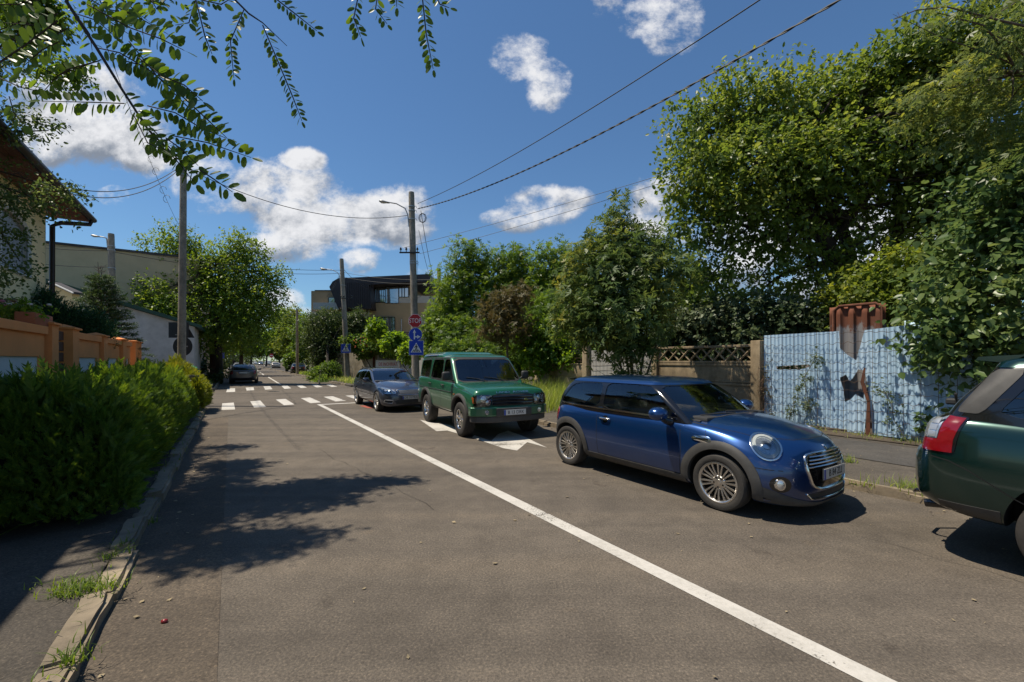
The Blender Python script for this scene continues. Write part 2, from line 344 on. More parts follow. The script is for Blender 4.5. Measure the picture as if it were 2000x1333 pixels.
def sheet(mb, s0, s1, n0, n1, z, ds=.35, amp=.015, seed=1):
    from mathutils import noise
    ns = max(2, int((s1-s0)/ds)); nn = max(2, int(abs(n1-n0)/ds)); vs = []
    for i in range(ns+1):
        for j in range(nn+1):
            s = s0+(s1-s0)*i/ns; n = n0+(n1-n0)*j/nn
            vs.append(S(s, n, z+amp*noise.noise(Vector((s*.9+seed, n*.9, seed)))))
    mb.add(vs, [(i*(nn+1)+j, (i+1)*(nn+1)+j, (i+1)*(nn+1)+j+1, i*(nn+1)+j+1) for i in range(ns) for j in range(nn)])
mb = MB(); sheet(mb, -14, 18.0, NL-.12, -2.60, .075, seed=3); struct('left_sidewalk', mb, M['walk'], 'dark asphalt pavement along the left kerb', 'pavement', smooth=40)
mb = MB(); sheet(mb, -14, 19.6, NR+.12, 11.3, .09, seed=5); struct('right_sidewalk', mb, M['walk'], 'worn asphalt pavement in front of the fences', 'pavement', smooth=40)
mb = MB(); rbox(mb, 28.0, 300, NL-3.2, NL-.2, -.1, .10); rbox(mb, 28.0, 300, NR2+.2, NR2+3.4, -.1, .10); rbox(mb, 27.9,31.5, NR2+3.4, 40, -.1,.10)
rbox(mb, 16.5, 20.3, -60, -2.5, -.1, .10); rbox(mb, 16.6, 20.4, 11.35, 60, -.1, .09); rbox(mb, 28,30.6,-60,-3.9,-.1,.1)
struct('far_sidewalk', mb, M['walk'], 'asphalt pavements beyond the crossing', 'pavement')
# kerb stones: worn blocks of uneven height
def kerb(name, pts, w, h, label, step=1.0, jit=.012, tiltm=1.0):
    rnd = random.Random(name); mb = MB()
    for (a, b) in zip(pts[:-1], pts[1:]):
        a = Vector(a); b = Vector(b); L_ = (b-a).length; k = max(1, int(L_/step)); d = (b-a).normalized(); q = Vector((-d.y, d.x, 0))*(1 if w > 0 else -1); ww = abs(w)
        for i in range(k):
            p0 = a+d*(L_*i/k+.008); p1 = a+d*(L_*(i+1)/k-.008); j = rnd.uniform(-jit, jit)*tiltm; z = h+rnd.uniform(-jit, jit)
            bm = bmesh.new(); bmesh.ops.create_cube(bm, size=1)
            ln = (p1-p0).length
            for v in bm.verts: v.co = Vector((v.co.x*ln, v.co.y*ww, v.co.z*(z+.12)))
            bmesh.ops.bevel(bm, geom=[e for e in bm.edges if all(v.co.z > 0 for v in e.verts)], offset=.025, segments=2, affect='EDGES')
            bmesh.ops.subdivide_edges(bm, edges=[e for e in bm.edges if e.calc_length() > .3], cuts=4)
            for v in bm.verts:
                if v.co.z > 0: v.co += Vector((0, rnd.uniform(-.008,.008), rnd.uniform(-.012,.006)))
            M4 = Matrix.Translation((p0+p1)/2+q*(ww/2+j)+Vector((0,0,(z-.12)/2))) @ Matrix.Rotation(math.atan2(d.y,d.x)+rnd.uniform(-.012,.012), 4, 'Z')
            bm.verts.index_update(); mb.add([M4 @ v.co for v in bm.verts], [[v.index for v in f.verts] for f in bm.faces]); bm.free()
    return tag(mb.build(name, M['kerb'], smooth=35), label, 'kerb', kind='structure')
kerb('left_kerb', [S(-6,NL),S(17.2,NL),S(18.6,NL-.5),S(19.6,NL-1.5),S(20.3,NL-3.4),S(20.5,-40)], .17, .095, 'worn pale stone kerb between hedge and road', .8, .028)
kerb('right_kerb', [S(-6,NR),S(17.0,NR),S(18.6,NR+.6),S(19.8,NR+1.7),S(20.4,NR+3.2),S(20.5,60)], -.16, .11, 'pale stone kerb behind the parked cars', 1.0)
kerb('far_left_kerb', [S(27.7,-50),S(27.7,NL-1.2),S(28.6,NL-.3),S(29.6,NL),S(200,NL)], .16, .12, 'kerb of the far left pavement', 1.3)
kerb('far_right_kerb', [S(27.7,50),S(27.7,NR2+2),S(28.4,NR2+.9),S(29.6,NR2+.2),S(200,NR2)], -.16, .12, 'kerb of the far right pavement', 1.3)
# painted markings
def strip(mb, pts, w, z=.004, off=0.0):
    pts = [Vector(p) for p in pts]
    for i in range(len(pts)-1):
        a, b = pts[i], pts[i+1]; L_ = (b-a).length; k = max(1, int(L_/.6)); d = (b-a).normalized(); q = Vector((-d.y, d.x, 0))*w/2
        vs = []
        for j in range(k+1):
            p = a+(b-a)*j/k; e = 1+random.uniform(-.03,.03); vs += [p+q*e+Vector((0,0,z)), p-q*e+Vector((0,0,z))]
        mb.add(vs, [(2*j,2*j+1,2*j+3,2*j+2) for j in range(k)])
mb = MB(); strip(mb, [S(-4,2.78), S(17.5,2.78)], .15); struct('lane_line', mb, M['line'], 'long white line along the parking lane', 'road marking')
mb = MB(); strip(mb, [S(17.35,2.86), S(17.3,6.1)], .24); struct('stop_line', mb, M['line'], 'white stop line at the end of the parking lane', 'road marking')
def qG(mb, pts, z=.004): mb.add([G(*p)+Vector((0,0,z)) for p in pts], [tuple(range(len(pts)))])
Z6 = lambda x, y: (380+x/4.4425, 560+y/4.4425)
mb = MB()
for q in ([(240,1015),(340,1008),(352,1068),(233,1072)], [(483,998),(570,990),(620,1045),(516,1050)], [(705,982),(790,976),(866,1024),(776,1031)], [(922,970),(1002,963),(1098,1006),(1004,1013)],
          [(1120,958),(1198,953),(1314,992),(1222,998)], [(1308,948),(1372,945),(1500,980),(1414,984)]):
    qG(mb, [Z6(*p) for p in q])
for j in range(1,3): rbox(mb, 17.7, 20.0, 4.1+j*1.0, 4.5+j*1.0, .0035, .0045)
struct('near_crosswalk', mb, M['line'], 'white zebra crossing stripes before the cross street', 'road marking')
mb = MB()
for q in ([(286,885),(352,884),(352,914),(274,918)], [(444,878),(512,875),(518,900),(452,904)], [(598,868),(656,866),(676,892),(612,896)], [(752,862),(806,860),(838,884),(780,889)], [(884,858),(930,856),(976,878),(922,882)], [(1014,854),(1060,852),(1112,872),(1058,876)], [(1140,852),(1180,851),(1240,868),(1190,872)]):
    qG(mb, [Z6(*p) for p in q])
struct('far_crosswalk', mb, M['line'], 'white zebra crossing stripes beyond the cross street', 'road marking')
mb = MB(); strip(mb, [G(548,751.6), G(524,737)], .14)
for a, b in (((515,732.6),(511.5,730.2)), ((509.5,728.8),(507,727)), ((504,725.5),(502,724))): strip(mb, [G(*a), G(*b)], .16)
struct('centre_line', mb, M['line'], 'white centre line beyond the far crossing', 'road marking')
# lane arrow on the parking lane (partly under the parked cars)
Z2 = lambda x, y: (680+x/4.5455, 600+y/4.5455)
mb = MB(); qG(mb, [Z2(*p) for p in ((638,1004),(900,1050),(985,1085),(985,1128),(880,1098),(785,1104))])
qG(mb, [Z2(*p) for p in ((1330,1130),(1420,1100),(1560,1150),(1590,1202),(1500,1276),(1380,1256),(1100,1160),(1120,1140),(1270,1192))])
qG(mb, [Z2(*p) for p in ((1560,1150),(1620,1180),(1765,1250),(1590,1202))])
struct('lane_arrow', mb, M['line'], 'white direction arrow painted under the green four wheel drive', 'road marking')
mb = MB(); qG(mb, [Z6(*p) for p in ((1430,1036),(1520,1030),(1620,1062),(1500,1056))]); struct('red_mark', mb, M['redpaint'], 'faded red paint patch by the dark estate car', 'road marking')
mb = MB(); sheet(mb, -6, 6.8, 8.35, 10.1, .100, seed=5); struct('pavement_patch', mb, M['patch'], 'darker asphalt repair band on the right pavement', 'pavement', smooth=40)
mb = MB(); sheet(mb, -6, 20, 10.45, 11.3, .103, amp=.03, seed=8); struct('dirt_strip', mb, M['soil'], 'brown dirt strip at the foot of the fences', 'dirt', smooth=40)
# asphalt repairs, gutter and manhole
mb = MB(); sheet(mb, -3, 15, NL+.02, NL+.62, .004, amp=.0, seed=3); struct('gutter_strip', mb, asphalt('gutter_asphalt', .10, (1,.80,.60), .35, 5.0), 'dusty asphalt strip along the left kerb', 'road')
M['crack'] = simple('crack_dark', (.028,.024,.02), .95, var=.3)
mb = MB()
def crack(s0, n0, s1, n1, w=.012, j=.05, seed=0):
    r = random.Random(seed); k = int(max(6, abs(s1-s0)*4)); pts = []
    for i in range(k+1): t = i/k; pts.append(S(s0+(s1-s0)*t, n0+(n1-n0)*t+r.uniform(-j,j), .006))
    vs = []
    for i, p in enumerate(pts):
        d = (pts[min(i+1,k)]-pts[max(0,i-1)]).normalized(); q = Vector((-d.y,d.x,0))*w*r.uniform(.3,1)/2; vs += [p+q, p-q]
    mb.add(vs, [(2*i,2*i+1,2*i+3,2*i+2) for i in range(k)])
crack(18,2.1,27,2.4,.03,.05,4); crack(8.6, 1.35, 4.4, 1.9, .006, .05, 6); crack(-1,4.9,9,5.2,.005,.06,7)
struct('road_crack', mb, M['crack'], 'thin dark cracks in the asphalt', 'crack')
mb = MB(); mb.lathe([(.30,-.02),(.30,.006),(.26,.009),(.0,.009)], 24, mat=Matrix.Translation(G(534.5,765.2))); tag(mb.build('manhole_cover', simple('cast_iron', (.03,.028,.026), .6, .5, bump=.8, bs=40), smooth=30), 'round dark manhole cover between the two zebra crossings', 'manhole cover')
# ================================================================ car building
def cur(*pts):
    xs = np.array([p[0] for p in pts], float); ys = np.array([p[1] for p in pts], float)
    h = np.diff(xs); d = np.diff(ys)/h; m = np.zeros(len(xs)); m[0] = d[0]; m[-1] = d[-1]
    for i in range(1, len(xs)-1): m[i] = 0 if d[i-1]*d[i] <= 0 else 2*d[i-1]*d[i]/(d[i-1]+d[i])
    def f(x):
        x = min(max(x, xs[0]), xs[-1]); i = int(min(np.searchsorted(xs, x, 'right')-1, len(h)-1)); t = (x-xs[i])/h[i]
        return float(ys[i]*(1+2*t)*(1-t)**2+m[i]*h[i]*t*(1-t)**2+ys[i+1]*t*t*(3-2*t)+m[i+1]*h[i]*t*t*(t-1))
    return f
def chaikin(p, k=2, closed=False, amt=.25):
    p = [Vector(q) for q in p]
    for _ in range(k):
        out = []; n = len(p)
        if not closed: out.append(p[0])
        for i in range(n if closed else n-1):
            a, b = p[i], p[(i+1)%n]
            if closed or i > 0: out.append(a.lerp(b, amt))
            if closed or i < n-2: out.append(a.lerp(b, 1-amt))
        if not closed: out.append(p[-1])
        p = out
    return p
def loft(sec):     # sections: half profiles (x,y>=0,z) -> mirrored closed solid
    K = len(sec[0]); vs = []; fs = []; N_ = 2*K-2
    for s in sec:
        vs += [tuple(q) for q in s]; vs += [(q[0], -q[1], q[2]) for q in s[-2:0:-1]]
    for i in range(len(sec)-1):
        for k in range(N_): a = i*N_+k; b = i*N_+(k+1)%N_; fs.append((a, b, b+N_, a+N_))
    fs.append(tuple(range(N_))[::-1]); fs.append(tuple((len(sec)-1)*N_+k for k in range(N_)))
    mb = MB(); mb.add(vs, fs); return mb
def lower_body(p):
    xr, xf = p['xr'], p['xf']; sec = []
    def edge(x):   # plan rounding near both ends
        f = 1.0
        for (e, sg, ln, pw) in ((xf, 1, p['rf'], p.get('pf', 3.2)), (xr, -1, p['rr'], p.get('pr', 3.2))):
            t = ((x-e)*sg+ln)/ln
            if t > 0: f *= max(0, 1-t**pw)**(1/pw)
        return f
    def ends(e, sg, ln): return [e-sg*ln*(1-math.sin(math.pi/2*i/16)) for i in range(17)]
    xs = sorted(set([round(x, 5) for x in ends(xf, 1, p['rf'])+ends(xr, -1, p['rr'])+list(np.linspace(xr+p['rr'], xf-p['rf'], 44))]))
    for x in xs:
        w = max(.02, p['w'](x)*edge(x)); zb = p['zb'](x); zs = p['zs'](x); zt = max(p['zt'](x), zs+.002); h = zs-zb; ws = p['ws'](x); wl = p.get('wl', .93)
        c = [(x,0,zb),(x,.80*w,zb),(x,wl*w,zb+.10*h),(x,w*.985,zb+.3*h),(x,w,zb+p.get('bulge',.5)*h),(x,w*(1-(1-ws)*.35),zb+.80*h),(x,ws*w,zs-.055*min(1,h/.3)),(x,ws*w-.06*min(1,w),zs),(x,ws*w*.62,zs+(zt-zs)*.72),(x,ws*w*.3,zs+(zt-zs)*.97),(x,0,zt)]
        sec.append(chaikin(c, 2))
    return loft(sec)
def cabin(p, inset=0.0):
    J = []; z0, z1 = p['z0'], p['z1']; n = 14
    rows = [(z0+(z1-z0)*i/n) for i in range(n+1)]
    def outline(xf, xr, w, bf, br, cr, tf, tr):
        cr = min(cr, w*.9); pts = []
        for i in range(10): y = (w-cr)*i/10; pts.append((xf-bf*(y/w)**2, y))
        cx = xf-bf*((w-cr)/w)**2-cr; 
        for i in range(8): a = math.pi/2*i/7; pts.append((cx+cr*math.cos(a), w-cr+cr*math.sin(a)))
        cx2 = xr+br*((w-cr)/w)**2+cr
        for i in range(1, 18): pts.append((cx+(cx2-cx)*i/18, w))
        for i in range(8): a = math.pi/2*i/7; pts.append((cx2-cr*math.sin(a), w-cr+cr*math.cos(a)))
        for i in range(9, -1, -1): y = (w-cr)*i/10; pts.append((xr+br*(y/w)**2, y))
        xm = p.get('xm', (xf+xr)/2); out = []
        for (x, y) in pts:
            t = (x-xm); q = tf*(t/(xf-xm))**2 if t > 0 else tr*(t/(xr-xm))**2
            out.append((x, y*(1-q)))
        return out
    secs = []
    for z in rows:
        t = (z-z0)/(z1-z0)
        o = outline(p['xf'](t)-inset*1.3, p['xr'](t)+inset*1.3, p['w'](t)-inset, p['bf'], p['br'], p['cr'], p['tf'], p['tr'])
        secs.append([(x, y, z-(0.02 if inset and t == 0 else 0)) for x, y in o])
    top = secs[-1]; cx = (p['xf'](1)+p['xr'](1))/2; hc = p['hc']-inset
    for s_, f in ((.985,.13),(.955,.30),(.90,.48),(.80,.68),(.66,.84),(.48,.94),(.28,.985),(.1,1.0)):
        secs.append([(cx+(x-cx)*(.25+.75*s_ if False else s_), y*s_, z1+hc*f) for x, y, _ in top])
    K = len(secs[0]); vs = []; fs = []; N_ = 2*K-2
    for s in secs: vs += [tuple(q) for q in s]; vs += [(q[0], -q[1], q[2]) for q in s[-2:0:-1]]
    for i in range(len(secs)-1):
        for k in range(N_): a = i*N_+k; b = i*N_+(k+1)%N_; fs.append((a, b, b+N_, a+N_))
    fs.append(tuple(range(N_))[::-1]); fs.append(tuple((len(secs)-1)*N_+k for k in range(N_)))
    mb = MB(); mb.add(vs, fs); return mb
def tmpobj(mb, mats=()):
    o = mb.build('tmp', list(mats) if mats else [M['dark']]); return o
def boolean(o, cutters, op='DIFFERENCE'):
    for c in cutters:
        m = o.modifiers.new('b', 'BOOLEAN'); m.operation = op; m.object = c; m.solver = 'EXACT'; m.material_mode = 'TRANSFER'
        dg = bpy.context.evaluated_depsgraph_get(); dg.update(); me = bpy.data.meshes.new_from_object(o.evaluated_get(dg)); o.modifiers.clear(); old = o.data; o.data = me; bpy.data.meshes.remove(old)
    return o
def finish(o, name, parent, ang=28):
    o.name = name; o.data.name = name; o.parent = parent; me = o.data
    me.polygons.foreach_set('use_smooth', [True]*len(me.polygons)); me.set_sharp_from_angle(angle=R(ang)); return o
def bvh_of(mb): return BVHTree.FromPolygons([Vector(v) for v in mb.v], mb.f)
def frame(axis, sg=1, o=(0,0,0)):
    o = Vector(o)
    return {'y': (o, Vector((1,0,0)), Vector((0,0,1)), Vector((0,sg,0))), 'x': (o, Vector((0,1,0)), Vector((0,0,1)), Vector((sg,0,0))), 'z': (o, Vector((1,0,0)), Vector((0,1,0)), Vector((0,0,1)))}[axis]
def proj(bvhs, fr, a, b, last=[None]):
    o, u, v, n = fr; p = o+u*a+v*b; best = None
    for bv in bvhs:
        h = bv.ray_cast(p+n*4, -n)
        if h[0] is not None and (best is None or h[3] < best[1]): best = (h[0], h[3])
    if best is None:
        for bv in bvhs:
            h = bv.find_nearest(p+n*(last[0] if last[0] is not None else 0))
            if best is None or h[3] < best[1]: best = (h[0], h[3])
        q = best[0]; return q
    last[0] = (best[0]-p).dot(n); return best[0]
def gpatch(bvhs, grid, fr, off=.003, thick=.0, bulge=0.0, closed=False):
    n = fr[3]; nr = len(grid); nc = len(grid[0]); vs = []
    for i, row in enumerate(grid):
        for j, (a, b) in enumerate(row):
            e = off + (bulge*math.sin(math.pi*i/(nr-1)) if bulge and nr > 2 else 0)
            vs.append(proj(bvhs, fr, a, b)+n*e)
    cc = nc if closed else nc-1
    fs = [(i*nc+j, i*nc+(j+1)%nc, (i+1)*nc+(j+1)%nc, (i+1)*nc+j) for i in range(nr-1) for j in range(cc)]
    mb = MB(); mb.add(vs, fs)
    if thick > 0:
        def skirt(idx, cl):
            k = len(idx); mb.add([vs[q] for q in idx]+[vs[q]-n*thick for q in idx], [(i, (i+1)%k, k+(i+1)%k, k+i) for i in range(k if cl else k-1)])
        if closed: skirt(list(range(nc)), True); skirt([(nr-1)*nc+j for j in range(nc)], True)
        else: skirt([j for j in range(nc)]+[i*nc+nc-1 for i in range(1,nr)]+[(nr-1)*nc+j for j in range(nc-2,-1,-1)]+[i*nc for i in range(nr-2,0,-1)], True)
    return mb
def resample(poly, res=.04, closed=True):
    out = []; n = len(poly)
    for i in range(n if closed else n-1):
        a = Vector(poly[i]).to_2d(); b = Vector(poly[(i+1)%n]).to_2d(); k = max(1, int((b-a).length/res))
        for j in range(k): out.append(tuple(a.lerp(b, j/k)))
    if not closed: out.append(tuple(poly[-1]))
    return out
def rnd(poly, k=2, amt=.12): return [tuple(q) for q in chaikin([(x, y, 0) for x, y in poly], k, True, amt)]
def patch(bvhs, poly, fr, off=.003, thick=0.0, rings=6, res=.05, dome=0.0, scale_to=.02):
    P2 = resample([tuple(q)[:2] for q in poly], res); cx = sum(p[0] for p in P2)/len(P2); cy = sum(p[1] for p in P2)/len(P2); n = fr[3]
    vs = []; m = len(P2)
    for i in range(rings+1):
        s = 1-(1-scale_to)*i/rings
        for (x, y) in P2: vs.append(proj(bvhs, fr, cx+(x-cx)*s, cy+(y-cy)*s)+n*(off+dome*(1-s*s)))
    fs = [(i*m+j, i*m+(j+1)%m, (i+1)*m+(j+1)%m, (i+1)*m+j) for i in range(rings) for j in range(m)]; fs.append(tuple(rings*m+j for j in range(m)))
    if thick > 0: b = len(vs); vs += [vs[j]-n*thick for j in range(m)]; fs += [(j, (j+1)%m, b+(j+1)%m, b+j) for j in range(m)]
    mb = MB(); mb.add(vs, fs); return mb
def ribbon(bvhs, path, w, fr, off=.003, thick=.006, res=.05, bulge=0.0, rows=3, closed=False):
    pts = resample(path, res, closed); g = [[] for _ in range(rows)]; m = len(pts)
    for i in range(m):
        a = Vector(pts[(i-1)%m] if closed else pts[max(0,i-1)]); b = Vector(pts[(i+1)%m] if closed else pts[min(m-1,i+1)]); d = (b-a).normalized(); q = Vector((-d.y, d.x)); c = Vector(pts[i])
        for r_ in range(rows): p = c+q*w*(r_/(rows-1)-.5); g[r_].append((p.x, p.y))
    return gpatch(bvhs, g, fr, off, thick, bulge, closed)
def arc(cx, cz, r, a0, a1, n=24): return [(cx+r*math.cos(R(a0+(a1-a0)*i/n)), cz+r*math.sin(R(a0+(a1-a0)*i/n))) for i in range(n+1)]
def wheel_meshes(r, wd, rr, style, rim_mat):
    """tyre, rim centred on origin, axis y, outer face towards -y"""
    ty = MB(); hw = wd/2; s = r-rr
    prof = [(rr-.012,-hw*.80),(rr+.004,-hw*.90),(rr+.25*s,-hw*1.0),(rr+.55*s,-hw*1.03),(rr+.82*s,-hw*.97),(r-.008,-hw*.86),(r-.001,-hw*.74)]
    g = []
    for yy in (-.45,-.15,.15,.45): g += [(r+.001,hw*(yy-.07)*1.0),(r-.007,hw*(yy-.035)),(r-.007,hw*(yy+.035)),(r+.001,hw*(yy+.07))]
    prof = prof+g+[(r-.001,hw*.74),(r-.008,hw*.86),(rr+.55*s,hw*1.03),(rr-.012,hw*.8)]
    ty.lathe(prof, 56, 'y', close=True)
    rm = MB()
    prof = [(rr-.012,-hw*.80),(rr+.006,-hw*.90),(rr+.008,-hw*.95),(rr-.006,-hw*.97),(rr-.016,-hw*.90),(rr-.022,-hw*.7),(rr-.03,0),(rr-.02,hw*.8),(rr-.012,hw*.8)]
    rm.lathe(prof, 56, 'y', close=True)
    yo = -hw*.86
    def spoke(a, w0, w1, r0, r1, y0, y1, th=.022):
        ca, sa = math.cos(a), math.sin(a); vs = []
        for (rad, w, y) in ((r0,w0,y0),((r0+r1)*.5,(w0+w1)*.46,(y0*.5+y1*.5)-.004),(r1,w1,y1)):
            for (lat, dy) in ((-.5,.55),(-.34,0),(0,-.12),(.34,0),(.5,.55),(.3,1.3),(-.3,1.3)):
                lx = lat*w; vs.append((rad*ca-lx*sa, y+dy*th, rad*sa+lx*ca))
        k = 7; rm.add(vs, [(i*k+j, i*k+(j+1)%k, (i+1)*k+(j+1)%k, (i+1)*k+j) for i in range(2) for j in range(k)]+[tuple(range(k))])
    if style == 'multi':
        for i in range(10):
            a = 2*math.pi*i/10
            for q in (-1, 1): spoke(a+q*.135, .021, .026, rr*.30, rr-.012, yo+.02, yo+.006, .016)
            spoke(a, .05, .03, rr*.2, rr*.38, yo+.022, yo+.016, .02)
    elif style == 'six':
        for i in range(6):
            a = 2*math.pi*i/6+.2; spoke(a, .085, .105, rr*.2, rr-.014, yo+.018, yo+.012, .03)
    elif style == 'five':
        for i in range(5):
            for q in (-1, 1): spoke(2*math.pi*i/5+q*.13+.3, .04, .05, rr*.2, rr-.014, yo+.022, yo+.01, .026)
    elif style == 'nine':
        for i in range(9): spoke(2*math.pi*i/9, .035, .04, rr*.2, rr-.014, yo+.022, yo+.01, .026)
    rm.lathe([(rr*.36,yo+.045),(rr*.36,yo+.03),(rr*.30,yo+.016),(.035,yo+.012),(.033,yo+.004),(.0005,yo+.002)], 24, 'y')
    rm.mi = 1
    for i in range(5):
        a = 2*math.pi*(i+.5)/5; rm.lathe([(.011,yo+.0),(.011,yo+.03),(.0005,yo+.03)], 8, 'y', Matrix.Translation((rr*.25*math.cos(a), .012, rr*.25*math.sin(a))))
    disc = MB(); disc.lathe([(rr*.70,yo+.08),(rr*.70,yo+.10),(.05,yo+.10),(.05,yo+.08)], 32, 'y', close=True); disc.lathe([(rr-.03,yo+.13),(rr-.03,yo+.135),(.02,yo+.135),(.02,yo+.13)], 32, 'y', close=True)
    a = ty.build('tyre', M['rubber'], smooth=35); b = rm.build('rim', [rim_mat, M['gloss_black']], smooth=30); d = disc.build('brake_disc', M['grey_plastic'], smooth=30)
    return a, b, d
def add_wheels(root, xf, xr, track, r, wd, rr, style, rim_mat):
    base = wheel_meshes(r, wd, rr, style, rim_mat); first = True
    for x in (xf, xr):
        for sg in (-1, 1):
            w = empty('wheel', (x, sg*(track), r), 0 if sg < 0 else math.pi, parent=root); w.rotation_euler = (0, random.uniform(0,6), 0 if sg < 0 else math.pi)
            for o in base:
                c = o if first else o.copy()
                if not first: COL.objects.link(c)
                c.parent = w
            first = False
def plate(root, txt, m4, w=.52, h=.11):
    pb = MB(); pb.box((-w/2-.006,-h/2-.006,-.012),(w/2+.006,h/2+.006,-.003)); fr_ = pb; 
    pb2 = MB(); pb2.box((-w/2,-h/2,-.004),(w/2,h/2,.001),.002)
    for mb in (pb, pb2): mb.v = [tuple(m4 @ Vector(v)) for v in mb.v]
    o = pb2.build('licence_plate', M['plate_white'], root); pb.build('plate_frame', M['black_plastic'], o)
    b = MB(); b.box((-w/2+.002,-h/2+.002,-.001),(-w/2+.042,h/2-.002,.0025)); b.v = [tuple(m4 @ Vector(v)) for v in b.v]; b.build('plate_band', M['plate_blue'], o)
    if not txt: return
    t = text_mb(txt, h*.92, m4 @ Matrix.Translation((.02,-.002,.0)), .003, .92); t.build('plate_lettering', M['ink'], o)
def seats(root, xs, belt, w, mat, hr=True, rows=2):
    mb = MB()
    for r_, x in enumerate(xs):
        for y in ((-w,w) if r_ == 0 else (-w,0,w)):
            m4 = Matrix.Translation((x,y,belt-.30)) @ Matrix.Rotation(R(-14),4,'Y')
            mb.box((-.06,-.23 if r_==0 else -.2,0),(.05,.23 if r_==0 else .2,.50),.035,m4); mb.box((-.05,-.12,.53),(.03,.12,.70),.03,m4); mb.box((-.02,-.06,.48),(.0,-.04,.55),0,m4); mb.box((-.02,.04,.48),(.0,.06,.55),0,m4)
    return mb.build('seats', mat, root, smooth=40)
def steering(root, x, y, z, r=.19):
    mb = MB(); pts = [(x-.25*r*math.sin(a)*1.0, y+r*math.cos(a), z+r*math.sin(a)) for a in [2*math.pi*i/24 for i in range(25)]]
    mb.tube(pts, .014, 8); mb.box((x-.02,y-.15,z-.02),(x+.03,y+.15,z+.025)); mb.tube([(x,y,z),(x+.3,y,z-.12)],.03)
    mb.build('steering_wheel', M['black_plastic'], root, smooth=40)
def build_shell(p, root, paintm, low, cab, arches, side_wins, ws_poly, rw_poly, cabname='cabin'):
    lo = lower_body(low); bl = bvh_of(lo); cuts = []
    o = tmpobj(lo, [paintm])
    for (x, z, r, ins) in arches:
        for sg in (-1, 1):
            c = MB(); c.lathe([(r, sg*ins), (r, sg*1.6)], 48, 'y', Matrix.Translation((x, 0, z))); cuts.append(tmpobj(c, [M['dark']]))
    boolean(o, cuts); [bpy.data.objects.remove(c) for c in cuts]; finish(o, 'body', root)
    ca = cabin(cab); bc = bvh_of(ca); ci = cabin(cab, .035)
    oc = tmpobj(ca, [paintm]); cuts = [tmpobj(ci, [M['liner']])]
    for poly in side_wins: c = MB(); c.prism(poly, -2, 2, 'y'); cuts.append(tmpobj(c, [M['black_plastic']]))
    xm = (cab['xf'](.5)+cab['xr'](.5))/2
    if ws_poly: c = MB(); c.prism(ws_poly, xm, xm+4, 'x'); cuts.append(tmpobj(c, [M['black_plastic']]))
    if rw_poly: c = MB(); c.prism(rw_poly, xm-4, xm, 'x'); cuts.append(tmpobj(c, [M['black_plastic']]))
    boolean(oc, cuts); [bpy.data.objects.remove(c) for c in cuts]; finish(oc, cabname, root)
    return bl, bc, o, oc
def roofcap(p, drop=.03, off=.004, zmin=None):
    q = dict(p); c = cabin(q); K = None
    z0 = (zmin if zmin is not None else p['z1']-drop); cx = (p['xf'](1)+p['xr'](1))/2
    bm = bmesh.new(); vs = [bm.verts.new(v) for v in c.v]
    for f in c.f:
        if len(set(f)) == len(f):
            try: bm.faces.new([vs[i] for i in f])
            except ValueError: pass
    bmesh.ops.bisect_plane(bm, geom=bm.verts[:]+bm.edges[:]+bm.faces[:], plane_co=(0,0,z0), plane_no=(0,0,-1), clear_outer=True)
    bmesh.ops.recalc_face_normals(bm, faces=bm.faces); bm.normal_update()
    if sum(f.normal.z*f.calc_area() for f in bm.faces) < 0: bmesh.ops.reverse_faces(bm, faces=bm.faces)
    bm.normal_update(); 
    for v in bm.verts: v.co += v.normal*off
    ed = [e for e in bm.edges if e.is_boundary]; r = bmesh.ops.extrude_edge_only(bm, edges=ed)
    for v in [g for g in r['geom'] if isinstance(g, bmesh.types.BMVert)]: v.co -= Vector((v.co.x-cx, v.co.y, 0)).normalized()*(off+.004)
    bm.verts.index_update(); mb = MB(); mb.add([v.co.copy() for v in bm.verts], [[v.index for v in f.verts] for f in bm.faces]); bm.free(); return mb
